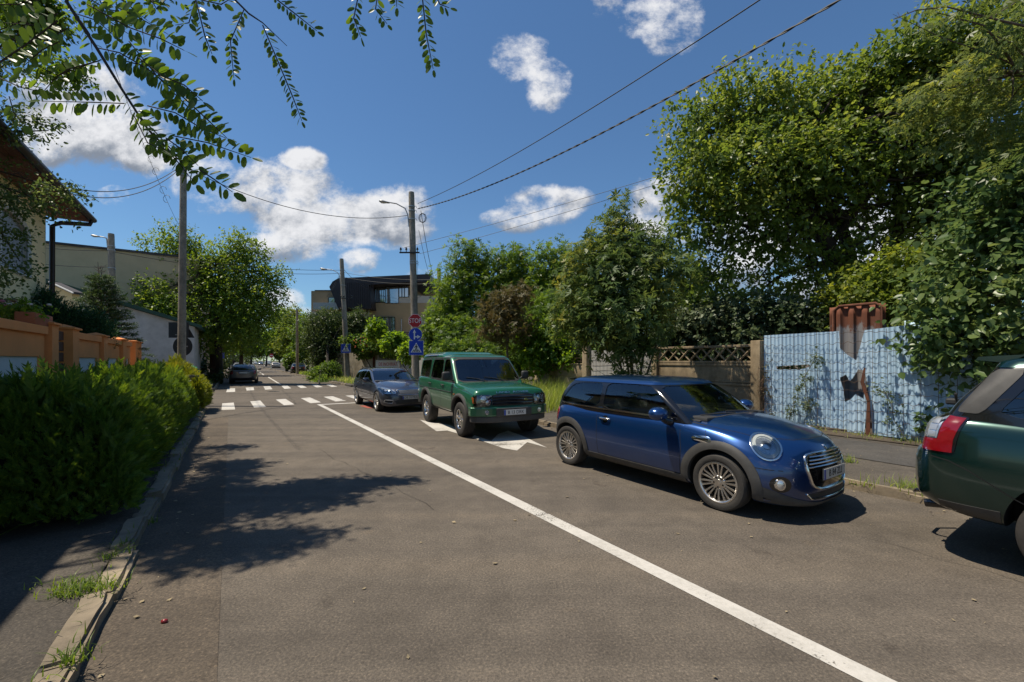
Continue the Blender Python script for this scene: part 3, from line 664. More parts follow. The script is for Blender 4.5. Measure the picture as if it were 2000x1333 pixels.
def make_hatch(loc, rz):
    root = empty('hatchback', loc, rz, 'shiny blue three door hatchback with black wheel arch trim and multi spoke wheels', 'car')
    pm = paint('blue_paint', (.004,.040,.155), .6, .28, dirt=.4)
    xf, xr, wb = 2.02, -1.80, 1.2475
    low = dict(xf=xf, xr=xr, rf=.62, rr=.42, pf=2.7, pr=2.8, wl=.955, bulge=.45,
        w=cur((-1.8,.80),(-1.3,.855),(-.6,.862),(.6,.862),(1.25,.862),(1.7,.84),(2.02,.80)),
        zb=cur((-1.8,.42),(-1.72,.30),(-1.5,.19),(-.8,.17),(1.3,.16),(1.8,.15),(1.97,.16),(2.02,.22)),
        zs=cur((-1.8,.80),(-1.74,.88),(-1.60,.94),(-1.2,.965),(.5,.935),(.9,.915),(1.3,.86),(1.62,.77),(1.85,.68),(1.96,.60),(2.02,.50)),
        zt=cur((-1.8,.82),(-1.74,.90),(-1.6,.95),(-1.2,.97),(.5,1.0),(.9,1.01),(1.2,.985),(1.55,.925),(1.80,.85),(1.92,.78),(1.99,.66),(2.02,.54)),
        ws=cur((-1.8,.93),(-1.2,.935),(.5,.945),(1.0,.93),(1.5,.90),(2.02,.86)))
    cab = dict(z0=.90, z1=1.335, hc=.085, bf=.14, br=.14, cr=.13, tf=.05, tr=.10, xm=-.3,
        xf=cur((0,1.04),(.35,.83),(.7,.62),(.9,.49),(1,.42)), xr=cur((0,-1.74),(.4,-1.70),(.75,-1.62),(1,-1.52)),
        w=cur((0,.818),(.3,.795),(.65,.752),(.85,.715),(.94,.685),(1,.655)))
    doorw = [(.72,.955),(.62,1.03),(.25,1.31),(-.02,1.325),(-.52,1.325),(-.52,.965)]
    rearw = [(-.60,.967),(-.60,1.322),(-1.15,1.305),(-1.30,1.27),(-1.47,1.06),(-1.49,1.0),(-1.44,.975)]
    wsp = [(-.765,.88),(-.635,1.318),(.635,1.318),(.765,.88)]
    rwp = [(-.55,1.0),(-.48,1.27),(.48,1.27),(.55,1.0)]
    arch = [(wb,.31,.365,.50),(-wb,.31,.365,.50)]
    bl, bc, body, cabo = build_shell({}, root, pm, low, cab, arch, [rnd(doorw,2,.1), rnd(rearw,2,.14)], rnd(wsp,2,.08), rnd(rwp,2,.15))
    cabo.data.materials[0] = M['gloss_black']; roofcap(cab, zmin=1.327).build('roof', pm, root, smooth=35)
    bl_ = [bl]; bb = [bl, bc]
    for sg in (-1, 1):
        fy = frame('y', sg)
        for nm, pl in (('door_window', doorw), ('quarter_window', rearw)):
            patch([bc], rnd(pl,2,.1), fy, -.008, rings=5).build(nm, M['glass'], root, smooth=60)
        # black pillar and window surround, chrome belt strip
        gpatch([bc], [[(-.515,.968),(-.515,1.32)],[(-.605,.968),(-.605,1.32)]], fy, .002, .004).build('pillar_trim', M['gloss_black'], root)
        ribbon([bc], [(.70,.943),(.2,.948),(-.5,.955),(-1.2,.965),(-1.50,.985)], .018, fy, .008, .02).build('belt_strip', M['chrome'], root, smooth=50)
        # wheel arch trim, sill
        for cx in (wb, -wb):
            t = MB(); a1 = 187 if cx > 0 else 184; rows = []
            for k in range(5): rows.append(arc(cx, .31, .362+.092*k/4, -14 if cx > 0 else -6, a1, 36))
            t.mesh(gpatch(bl_, rows, fy, .010, .05, bulge=.007)); t.build('wheel_arch_trim', M['grey_plastic'], root, smooth=40)
        g = [[(x, z) for x in np.linspace(wb-.40, -wb+.38, 24)] for z in (.175,.20,.235,.27,.30)]
        gpatch(bl_, g, fy, .012, .02, bulge=.006).build('sill', M['grey_plastic'], root, smooth=40)
        # door cut lines
        ln = MB()
        for pth in ([(-.62,.955),(-.60,.62),(-.58,.305)], [(.76,.93),(.80,.60),(.78,.305)], [(-.58,.305),(.78,.305)]):
            ln.mesh(ribbon(bl_, pth, .007, fy, .0012, 0))
        ln.mesh(ribbon(bl_, [(.80,.93),(1.05,.90),(1.12,.76),(1.20,.66)], .007, fy, .0012, 0)); ln.mesh(ribbon(bl_, [(1.62,.55),(1.75,.54),(1.84,.535)], .007, fy, .004, 0)); ln.mesh(ribbon(bl_, [(-1.55,.52),(-1.76,.54)], .007, fy, .0012, 0))
        ln.build('panel_seam', M['dark'], root)
        # handle
        h = MB(); pc = proj(bl_, fy, -.44, .83); h.tube([pc+Vector((-.10,sg*.012,.0)), pc+Vector((-.07,sg*.035,.0)), pc+Vector((.06,sg*.037,-.003)), pc+Vector((.10,sg*.014,-.003))], [.011,.014,.014,.011], 10)
        ho = h.build('door_handle', M['chrome'], root, smooth=50); patch(bl_, arc(-.44,.815,.052,0,350,20), fy, .0012, rings=2).build('handle_recess', M['gloss_black'], ho)
        # side scuttle
        sc = [(.93,.745),(.95,.785),(1.10,.80),(1.17,.775),(1.175,.735),(1.12,.725)]
        so_ = patch(bl_, rnd(sc,2,.2), fy, .014, .02, rings=3, dome=.006).build('side_scuttle', M['chrome'], root, smooth=40)
        patch(bl_, [(.99,.755),(1.0,.772),(1.14,.775),(1.145,.755)], fy, .023, .004, rings=2).build('scuttle_slot', M['gloss_black'], so_)
        # mirror
        m = MB(); mo = Vector((.60, sg*.985, 1.005))
        prof = [(0.001,-.075),(.05,-.068),(.085,-.045),(.105,-.005),(.108,.03),(.100,.055),(.001,.058)]
        m.lathe(prof, 24, 'x', Matrix.Translation(mo) @ Matrix.Rotation(math.pi,4,'Z') @ Matrix.Rotation(R(sg*8),4,'Z') @ Matrix.Diagonal((1.15,1.15,.78,1)))
        mm = m.build('mirror', pm, root, smooth=50); st = MB(); st.tube([(.62,sg*.80,.90),(.60,sg*.87,.915),(.59,sg*.94,.955)], [.05,.04,.035], 12); st.build('mirror_arm', M['gloss_black'], mm, smooth=50)
        # headlamp (frame facing forward and outward)
        n = Vector((.62, sg*.62, .48)).normalized(); u = Vector((-n.y, n.x, 0)).normalized(); v = n.cross(u); 
        if v.z < 0: v = -v
        fo = (Vector((1.62, sg*.60, .735)), u, v, n)
        el = [(.135*math.cos(a), .165*math.sin(a)) for a in [2*math.pi*i/32 for i in range(32)]]
        hl = patch(bl_, el, fo, .004, .01, rings=4).build('headlamp', M['gloss_black'], root, smooth=50)
        ribbon(bl_, [(x*1.02,y*1.02) for x,y in el], .022, fo, .012, .02, closed=True, bulge=.004).build('headlamp_ring', M['chrome'], hl, smooth=50)
        patch(bl_, [(x*.93,y*.93) for x,y in el], fo, .007, .0, rings=4).build('reflector', M['clear_lens'], hl, smooth=50)
        ribbon(bl_, [(x*.80,y*.80) for x,y in el], .028, fo, .012, .008, closed=True).build('lamp_ring', simple('drl_ring', (.8,.8,.74), .2, coat=1, var=.05), hl, smooth=50)
        patch(bl_, [(x*.34,y*.30) for x,y in el], fo, .018, .015, rings=3, dome=.012).build('lamp_lens', M['chrome'], hl, smooth=50)
        patch(bl_, [(x*.97,y*.97) for x,y in el], fo, .020, .0, rings=5, dome=.012).build('lamp_cover', M['lamp_glass'], hl, smooth=60)
        # tail lamp
        patch(bl_, [(x*.09,.76+y*.14) for x,y in [(math.cos(a)*.9-1.0*0, math.sin(a)) for a in [2*math.pi*i/24 for i in range(24)]]] if False else arc(-1.66,.77,.0,0,1,1)+[], fy, .01) if False else None
        tl = [(sg*.56,.64),(sg*.56,.90),(sg*.80,.90),(sg*.80,.64)]
        patch(bl_, rnd(tl,2,.22), frame('x',-1), .012, .02, rings=4).build('tail_lamp', M['red_lens'], root, smooth=50)
        # fog lamp
        fx = frame('x', 1); fog = [(sg*.685+.075*math.cos(a), .40+.08*math.sin(a)) for a in [2*math.pi*i/24 for i in range(24)]]
        fg = patch(bl_, fog, fx, .003, rings=2).build('fog_lamp', M['gloss_black'], root, smooth=50)
        patch(bl_, [(sg*.70+.024*math.cos(a), .40+.045*math.sin(a)) for a in [2*math.pi*i/24 for i in range(24)]], fx, .016, .02, rings=3, dome=.01).build('lamp_lens', M['clear_lens'], fg, smooth=50)
        ribbon(bl_, [(sg*.70+.027*math.cos(a), .40+.050*math.sin(a)) for a in [2*math.pi*i/24 for i in range(24)]], .012, fx, .016, .02, closed=True).build('lamp_rim', M['chrome'], fg, smooth=50)
    fx = frame('x', 1)
    patch([bc], rnd(wsp,2,.08), fx, -.01, rings=7).build('windscreen', M['glass'], root, smooth=60)
    patch([bc], rnd(rwp,2,.15), frame('x',-1), -.01, rings=5).build('rear_window', M['dark_glass'], root, smooth=60)
    # grille
    hexa = [(-.44,.56),(-.39,.70),(.39,.70),(.44,.56),(.37,.335),(-.37,.335)]
    gr = patch(bl_, rnd(hexa,2,.18), fx, .004, .01, rings=5).build('grille', M['gloss_black'], root, smooth=40)
    ribbon(bl_, rnd(hexa,2,.18), .022, fx, .014, .02, closed=True, bulge=.006).build('grille_frame', M['chrome'], gr, smooth=50)
    sl = MB()
    for z, hw in ((.665,.365),(.633,.385),(.600,.40),(.567,.41)): sl.mesh(ribbon(bl_, [(-hw,z-.005),(-hw*.5,z),(0,z+.002),(hw*.5,z),(hw,z-.005)], .013, fx, .016, .014, bulge=.004))
    sl.build('grille_bars', M['chrome'], gr, smooth=50)
    lg = [(-.45,.305),(.45,.305),(.40,.25),(-.40,.25)]
    lo_ = patch(bl_, rnd(lg,2,.18), fx, .004, .01, rings=3).build('lower_grille', M['black_plastic'], root, smooth=40)
    ribbon(bl_, [(-.46,.30),(-.40,.247),(0,.24),(.40,.247),(.46,.30)], .014, fx, .012, .016, bulge=.004).build('chrome_lip', M['chrome'], lo_, smooth=50)
    g = []
    for k in range(5): g.append([(y, .155+(.045+.17*abs(y/.8)**3)*k/4) for y in np.linspace(-.80,.80,40)])
    gpatch(bl_, g, fx, .014, .03, bulge=.006).build('front_lip', M['grey_plastic'], root, smooth=40)
    # bonnet gaps and scoops
    ln = MB(); fz = frame('z')
    for sg in (-1,1): ln.mesh(ribbon(bl_, [(.98,sg*.735),(1.25,sg*.70),(1.5,sg*.63),(1.68,sg*.50),(1.80,sg*.36)], .006, fz, .0012, 0))
    ln.mesh(ribbon(bl_, [(1.80,-.36),(1.865,-.15),(1.865,.15),(1.80,.36)], .006, fz, .0012, 0)); ln.build('bonnet_seam', M['dark'], root)
    bd = MB(); bd.lathe([(.001,.010),(.022,.009),(.03,.004),(.03,-.01)], 20, 'z', Matrix.Translation(proj(bl_, fx, 0, .735)) @ Matrix.Rotation(R(60),4,'Y')); bd.build('bonnet_badge', M['chrome'], root, smooth=40)
    pc = proj(bl_, fx, 0, .485)
    plate(root, 'B 84 ZLI', Matrix.Translation(pc+Vector((.025,0,0))) @ Matrix.Rotation(R(90),4,'Z') @ Matrix.Rotation(R(90),4,'X'))
    plate(root, 'B 84 ZLI', Matrix.Translation(proj(bl_, frame('x',-1), 0, .62)+Vector((-.02,0,0))) @ Matrix.Rotation(R(-90),4,'Z') @ Matrix.Rotation(R(90),4,'X'))
    # wipers, cowl, aerial, spoiler
    wp = MB()
    for y0, y1, x1 in ((-.35,.25,.80),(.30,-.42+.55,.70)):
        pass
    def on(x, y, dz=.012): return proj(bb, fz, x, y)+Vector((.0,0,dz))
    wp.tube([on(1.05,.42), on(.98,.15), on(.94,-.15)], .008, 6); wp.tube([on(1.05,-.12), on(.96,-.35), on(.86,-.55)], .008, 6)
    wp.build('wipers', M['black_plastic'], root)
    ribbon([bl], [(.93,-.66),(1.04,-.4),(1.08,0),(1.04,.4),(.93,.66)], .028, fz, .003, .006).build('cowl', M['black_plastic'], root, smooth=40)
    a = MB(); a.tube([(-1.25,0,1.40),(-1.48,0,1.50)], [.006,.003], 6); a.build('aerial', M['black_plastic'], root)
    sp = MB(); sp.prism([(-1.42,1.37),(-1.56,1.35),(-1.565,1.335),(-1.44,1.33)], -.52, .52, 'y'); sp.build('roof_spoiler', M['gloss_black'], root, smooth=30)
    # cabin inside
    i = MB(); i.box((-1.5,-.70,.93),(.95,.70,.945)); i.build('parcel_floor', M['seat'], root)
    d = MB(); d.box((.55,-.66,.90),(1.02,.66,.985),.03); d.build('dashboard', M['black_plastic'], root, smooth=40)
    seats(root, (-.35,-1.12), .92, .36, M['seat']); steering(root, .42, .36, .97)
    add_wheels(root, wb, -wb, .745, .308, .20, .218, 'multi', M['alloy'])
    return root
def make_car(name, loc, rz, label, sp, group=None):
    """one car from its data: lofted body, hollow cabin with cut windows, lamps, doors, wheels"""
    root = empty(name, loc, rz, label, 'car', group)
    pm = sp['paint']; low, cab = sp['low'], sp['cab']; wf, wr = sp['axles']; ar, az = sp['arch']
    bl, bc, body, cabo = build_shell({}, root, pm, low, cab, [(wf,az,ar,.45),(wr,az,ar,.45)], [rnd(q,2,sp.get('wrnd',.1)) for q in sp['sides']], sp['ws'] and rnd(sp['ws'],2,.08), sp['rw'] and rnd(sp['rw'],2,.1))
    L1 = [bl]; Lb = [bl, bc]; detail = sp.get('detail', 2)
    if sp.get('black_pillars'): cabo.data.materials[0] = M['gloss_black']; roofcap(cab, zmin=cab['z1']-sp.get('cap', .03)).build('roof', pm, root, smooth=35)
    fF, fR = frame('x', 1), frame('x', -1); fz = frame('z')
    for sg in (-1, 1):
        fy = frame('y', sg)
        for i, q in enumerate(sp['sides']):
            patch([bc], rnd(q,2,sp.get('wrnd',.1)), fy, -.008, rings=4).build('side_window', M[sp.get('sglass','glass')], root, smooth=60)
        if sp.get('wframe'):
            for q in sp['sides']: ribbon([bc], rnd(q,2,.1), .018, fy, .003, .006, closed=True).build('window_frame', M['black_plastic'], root, smooth=40)
        if sp.get('belt'): ribbon([bc] if not sp.get('beltlow') else Lb, sp['belt'], sp.get('beltw',.018), fy, .006, .02).build('belt_strip', M[sp.get('beltmat','chrome')], root, smooth=40)
        if sp.get('flare'):
            fw, fo_, fm = sp['flare']; 
            for cx in (wf, wr):
                rows = [arc(cx, az, ar-.004+fw*k/4, -12, 192, 34) for k in range(5)]
                gpatch(L1, rows, fy, fo_, .05, bulge=fo_*.8).build('wheel_arch_trim', M[fm], root, smooth=40)
        if sp.get('sill'):
            z0, z1, sm = sp['sill']; g = [[(x, z) for x in np.linspace(wf-ar-.03, wr+ar+.03, 16)] for z in np.linspace(z0, z1, 4)]
            gpatch(L1, g, fy, .012, .02, bulge=.006).build('sill', M[sm], root, smooth=40)
        ln = MB()
        for q in sp.get('gaps', []): ln.mesh(ribbon(L1, q, .008, fy, .0015, 0))
        if sp.get('gaps'): ln.build('panel_seam', M['dark'], root)
        for q in sp.get('strips', []): ribbon(L1, q[0], q[1], fy, .008, .012, bulge=.004).build('side_strip', M[q[2]], root, smooth=40)
        for (hx, hz) in sp.get('handles', []):
            h = MB(); pc = proj(L1, fy, hx, hz); h.tube([pc+Vector((-.10,sg*.01,0)), pc+Vector((-.07,sg*.032,0)), pc+Vector((.07,sg*.032,0)), pc+Vector((.10,sg*.01,0))], [.013,.016,.016,.013], 8)
            h.build('door_handle', sp['hmat'] if 'hmat' in sp else pm, root, smooth=50)
        if sp.get('mirror'):
            mx_, my, mz, mw, mh, mm_ = sp['mirror']; m = MB(); m.box((mx_-.055,my-mw/2,mz-mh/2),(mx_+.06,my+mw/2,mz+mh/2),.04)
            m.v = [(x+(.05 if x > mx_ and False else 0), sg*y, z) for x,y,z in m.v]; mo = m.build('mirror', pm if mm_ == 'paint' else M[mm_], root, smooth=50)
            st = MB(); st.tube([(mx_+.03,sg*(my-mw/2-.10),mz-mh*.55),(mx_,sg*(my-mw/2+.03),mz-mh*.25)], .025, 8); st.build('mirror_arm', M['black_plastic'], mo)
        for kind, fr_, lst in (('headlamp', fF, sp.get('head', [])), ('tail_lamp', fR, sp.get('tail', []))):
            for (poly, mat) in lst:
                q = [(y*sg, z) for y, z in poly]
                o = patch(L1 if kind == 'headlamp' else Lb, rnd(q,1,.12), fr_, .006, .03, rings=5).build(kind, M[mat], root, smooth=50)
                if kind == 'headlamp' and detail > 1:
                    for (cy, cz, rr_) in sp.get('lamps', []):
                        c = [(sg*cy+rr_*math.cos(a), cz+rr_*math.sin(a)) for a in [2*math.pi*i/20 for i in range(20)]]
                        patch(L1, c, fr_, .012, .01, rings=3, dome=.012).build('lamp_lens', M['chrome'], o, smooth=50)
                        patch(L1, [(sg*cy+(a-sg*cy)*.62, cz+(b-cz)*.62) for a, b in c], fr_, .030, .0, rings=2, dome=.004).build('lamp_lens', M['clear_lens'], o, smooth=50)
                    if sp.get('indicator'): patch(L1, rnd([(y*sg,z) for y,z in sp['indicator']],1,.1), fr_, .012, .005, rings=3).build('indicator', M['amber'], o, smooth=50)
                    if sp.get('cover'): patch(L1, rnd(q,1,.12), fr_, .036, .0, rings=4).build('lamp_cover', M['lamp_glass'], o, smooth=60)
        if sp.get('repeater'): patch(L1, rnd([(sp['repeater'][0]+a, sp['repeater'][1]+b) for a, b in ((-.04,-.018),(-.04,.018),(.04,.018),(.04,-.018))],1,.2), fy, .012, .012, rings=2).build('side_repeater', M['amber'], root)
        if sp.get('fog'):
            cy, cz, rr_ = sp['fog']; patch(L1, [(sg*cy+rr_*math.cos(a), cz+rr_*math.sin(a)) for a in [2*math.pi*i/20 for i in range(20)]], fF, .01, .01, rings=3).build('fog_lamp', M['clear_lens'], root, smooth=50)
        if sp.get('flap'):
            for cx in (wf, wr):
                f = MB(); f.box((cx-ar-.01, sg*.70-.0 if sg > 0 else -.90, .24),(cx-ar+.005, sg*.90 if sg > 0 else -.70, .62)); f.build('mud_flap', M['black_plastic'], root)
        if sp.get('rail'):
            x0, x1, y, z = sp['rail']; t = MB(); n = 14; pts = [(x0+(x1-x0)*i/n, sg*y, 0) for i in range(n+1)]; q = []
            for i, a in enumerate(pts): h = proj([bc], fz, a[0], a[1]); q.append(h+Vector((0,0,.045*math.sin(math.pi*i/n)**.35)))
            t.tube(q, .013, 8); t.build('roof_rail', M['black_plastic'], root, smooth=40)
    if sp['ws']: patch([bc], rnd(sp['ws'],2,.08), fF, -.01, rings=6).build('windscreen', M['glass'], root, smooth=60)
    if sp['rw']: patch([bc], rnd(sp['rw'],2,.1), fR, -.006, rings=5).build('rear_window', M['dark_glass'], root, smooth=60)
    if sp.get('wsframe'): ribbon([bc], rnd(sp['ws'],2,.08), .03, fF, .003, .006, closed=True).build('windscreen_frame', M['black_plastic'], root, smooth=40)
    for (nm, poly, mat, ring, bars) in sp.get('front', []):
        o = patch(L1, rnd(poly,1,.1), fF, .005, .02, rings=5).build(nm, pm if mat == 'paint' else M[mat], root, smooth=40)
        if ring: ribbon(L1, rnd(poly,1,.1), ring[0], fF, .014, .02, closed=True, bulge=.004).build(nm+'_frame', M[ring[1]], o, smooth=40)
        if bars:
            b = MB()
            for (z, hw, bw) in bars[1]: b.mesh(ribbon(L1, [(-hw,z),(0,z),(hw,z)], bw, fF, .018, .015, bulge=.004))
            b.build('grille_bars', M[bars[0]], o, smooth=40)
    for (nm, poly, mat, th) in sp.get('rear', []): patch(Lb, rnd(poly,1,.1), fR, th, th+.01, rings=5).build(nm, pm if mat == 'paint' else M[mat], root, smooth=40)
    if sp.get('bumper'):
        for (nm, x0, x1, z0, z1, hw, mat, r_) in sp['bumper']:
            b = MB(); sg = 1 if x1 > x0 else -1; pl = []; n = 18
            for i in range(n+1): y = -hw+2*hw*i/n; pl.append((x1-sg*r_*abs(y/hw)**4, y))
            pl += [(x0, hw), (x0, -hw)]; b.prism(pl, z0, z1, 'z'); o = b.build(nm, pm if mat == 'paint' else M[mat], root)
            bv = o.modifiers.new('bevel', 'BEVEL'); bv.width = .022; bv.segments = 3; bv.limit_method = 'ANGLE'; bv.angle_limit = R(50)
    if sp.get('plate'):
        t, z = sp['plate']; xq = proj(L1, fF, 0, z).x
        if sp.get('bumper'): xq = max(xq, max(b[2] for b in sp['bumper']))
        plate(root, t, Matrix.Translation((xq+.012, sp.get('platey',0), z)) @ Matrix.Rotation(R(90),4,'Z') @ Matrix.Rotation(R(90),4,'X'))
    if sp.get('rplate'):
        t, z = sp['rplate']; xq = proj(L1, fR, 0, z).x
        plate(root, t, Matrix.Translation((xq-.014, 0, z)) @ Matrix.Rotation(R(-90),4,'Z') @ Matrix.Rotation(R(90),4,'X'))
    ln = MB(); ok = False
    for q in sp.get('hood', []):
        ok = True
        for sg in (-1, 1): ln.mesh(ribbon(L1, [(x, y*sg) for x, y in q], .007, fz, .0015, 0))
    if ok: ln.build('bonnet_seam', M['dark'], root)
    if detail > 1:
        wp = MB(); wx = sp['wiper']
        def on(x, y, dz=.014): return proj(Lb, fz, x, y)+Vector((0,0,dz))
        wp.tube([on(wx,.45), on(wx-.08,.15), on(wx-.12,-.15)], .009, 6); wp.tube([on(wx,-.12), on(wx-.10,-.35), on(wx-.16,-.58)], .009, 6); wp.build('wipers', M['black_plastic'], root)
        bz = cab['z0']; i = MB(); i.box((cab['xr'](0)+.12,-cab['w'](0)+.12,bz+.035),(cab['xf'](0)-.25,cab['w'](0)-.12,bz+.05)); i.build('parcel_floor', M['seat'], root)
        d = MB(); xd = cab['xf'](.1); d.box((xd-.55,-cab['w'](0)+.10,bz+.0),(xd-.14,cab['w'](0)-.10,bz+.085),.03); d.build('dashboard', M['black_plastic'], root, smooth=40)
        seats(root, sp['seats'], sp.get('seatz', bz+.02), cab['w'](0)*.45, M['seat']); steering(root, xd-.62, cab['w'](0)*.45, bz+.09)
    add_wheels(root, wf, wr, sp['track'], *sp['wheel'])
    return root
def disco_spec():
    pm = paint('green_paint', (.008,.105,.045), .25, .35, dirt=.5)
    low = dict(xf=2.06, xr=-2.20, rf=.20, rr=.14, pf=3.4, pr=5, wl=.97, bulge=.5,
        w=cur((-2.2,.90),(-1.9,.925),(1.2,.925),(1.8,.90),(2.06,.87)),
        zb=cur((-2.2,.52),(-2.1,.42),(-1.5,.40),(1.3,.40),(1.9,.46),(2.06,.55)),
        zs=cur((-2.2,1.19),(-2.1,1.24),(.8,1.17),(1.0,1.135),(1.4,1.10),(1.85,1.05),(1.97,1.015),(2.06,.89)),
        zt=cur((-2.2,1.20),(-2.1,1.25),(.8,1.19),(1.0,1.165),(1.5,1.135),(1.88,1.085),(1.99,1.04),(2.06,.91)),
        ws=cur((-2.2,.955),(.8,.955),(1.3,.93),(2.06,.93)))
    cab = dict(z0=1.14, z1=1.745, hc=.085, bf=.10, br=.03, cr=.09, tf=.015, tr=.015,
        xf=cur((0,1.03),(.5,.73),(.9,.49),(1,.40)), xr=cur((0,-2.17),(.8,-2.13),(1,-2.09)),
        w=cur((0,.872),(.5,.835),(.85,.80),(.95,.785),(1,.765)))
    s1 = [(.78,1.20),(.72,1.25),(.34,1.69),(.02,1.69),(.02,1.20)]; s2 = [(-.06,1.20),(-.06,1.69),(-.86,1.69),(-.92,1.55),(-.98,1.20)]; s3 = [(-1.12,1.215),(-1.06,1.69),(-1.95,1.67),(-1.98,1.215)]
    hp = [(.50,.71),(.50,.95),(.90,.94),(.90,.71)]
    return dict(paint=pm, low=low, cab=cab, axles=(1.27,-1.27), arch=(.445,.42), sides=[s1,s2,s3], ws=[(-.81,1.17),(-.72,1.70),(.72,1.70),(.81,1.17)], rw=[(-.6,1.30),(-.55,1.70),(.55,1.70),(.6,1.35)],
        wframe=True, sglass='dark_glass', wrnd=.05, belt=[(.86,1.165),(-2.1,1.18)], beltw=.03, beltmat='black_plastic',
        flare=(.075,.022,'grey_plastic'), sill=(.40,.47,'black_plastic'),
        gaps=[[(.80,1.13),(.80,.85),(.76,.50)],[(-.02,1.13),(-.02,.48),(.76,.48)],[(-1.05,1.13),(-1.02,.95),(-.80,.78),(-.78,.50),(-.02,.48)],[(.80,1.06),(1.6,1.00),(1.98,.93)]],
        strips=[([(.84,.93),(-1.95,.95)],.012,'black_plastic')], handles=[(.13,1.07),(-.90,1.07)], hmat=M['black_plastic'], mirror=(.72,1.03,1.30,.18,.20,'black_plastic'),
        head=[(hp,'gloss_black')], lamps=[(.66,.855,.072),(.575,.785,.055)], indicator=[(.80,.77),(.80,.90),(.875,.90),(.875,.77)], cover=True,
        tail=[([(.60,.62),(.60,.80),(.80,.80),(.80,.62)],'red_lens')],
        front=[('grille',[(-.49,.71),(-.49,.95),(.49,.95),(.49,.71)],'black_plastic',None,('gloss_black',[(.895,.47,.045),(.825,.47,.045),(.755,.47,.045)]))],
        bumper=[('bumper_centre',1.85,2.145,.49,.67,.42,'grey_plastic',.01),('bumper',1.80,2.13,.50,.69,.915,'paint',.20),('lower_bumper',1.80,2.115,.37,.50,.885,'grey_plastic',.22),('rear_bumper',-1.9,-2.26,.46,.70,.90,'black_plastic',.12)],
        plate=('B 13 DRK',.575), fog=None, repeater=(.95,.90), flap=True, wsframe=True, wiper=1.03, seats=(.0,-.85), seatz=1.30,
        hood=[[(1.05,.80),(1.5,.78),(1.9,.74)]], track=.79, wheel=(.375,.25,.215,'six',M['chrome']))
def make_discovery(loc, rz):
    sp = disco_spec(); o = make_car('four_wheel_drive', loc, rz, 'boxy green four wheel drive with raised rear roof and chrome wheels', sp)
    # raised rear roof
    cab = dict(sp['cab']); cab['z0'] = 1.68; cab['z1'] = 1.85; cab['hc'] = .05; cab['xf'] = cur((0,.02),(.5,-.10),(1,-.34)); cab['xr'] = cur((0,-2.13),(1,-2.05)); cab['w'] = cur((0,.79),(.5,.775),(.8,.745),(1,.66)); cab['bf'] = .05; cab['cr'] = .12
    rr_ = cabin(cab); t = rr_.build('raised_roof', sp['paint'], o, smooth=35); b = [bvh_of(rr_)]
    for sg in (-1,1):
        patch(b, rnd([(-.62,1.755),(-.66,1.82),(-1.80,1.82),(-1.84,1.755)],2,.15), frame('y',sg), .004, .006, rings=3).build('roof_window', M['gloss_black'], t, smooth=40)
    g = MB()
    for sg in (-1,1): g.mesh(ribbon([bvh_of(cabin(sp['cab']))], [(.42,1.725),(-2.08,1.725)], .025, frame('y',sg), .010, .02))
    g.mesh(ribbon([bvh_of(cabin(sp['cab']))], [(-.74,1.73),(.74,1.73)], .02, frame('x',1), .008, .01)); g.build('roof_gutter', M['black_plastic'], o)
    lb = bvh_of(lower_body(sp['low'])); pz = proj([lb], frame('x',1), 0, .985)
    t = text_mb('LAND  ROVER', .058, Matrix.Translation((pz.x+.004,0,.99)) @ Matrix.Rotation(R(90),4,'Z') @ Matrix.Rotation(R(70),4,'X'), .006, 2.1); t.build('bonnet_lettering', M['chrome'], o)
    for sg in (-1,1): f = MB(); f.lathe([(.045,0),(.045,.02),(.0005,.024)], 18, 'x', Matrix.Translation((2.085,sg*.62,.59))); f.build('fog_lamp', M['clear_lens'], o, smooth=40)
    bd = MB(); bd.lathe([(.03,0),(.028,.006),(.0005,.007)], 18, 'x', Matrix.Translation((proj([lb],frame('x',1),.30,.825).x+.035,.30,.825)) @ Matrix.Diagonal((1,1.5,.8,1))); bd.build('grille_badge', simple('badge_green',(.12,.14,.03),.3), o)
    return o
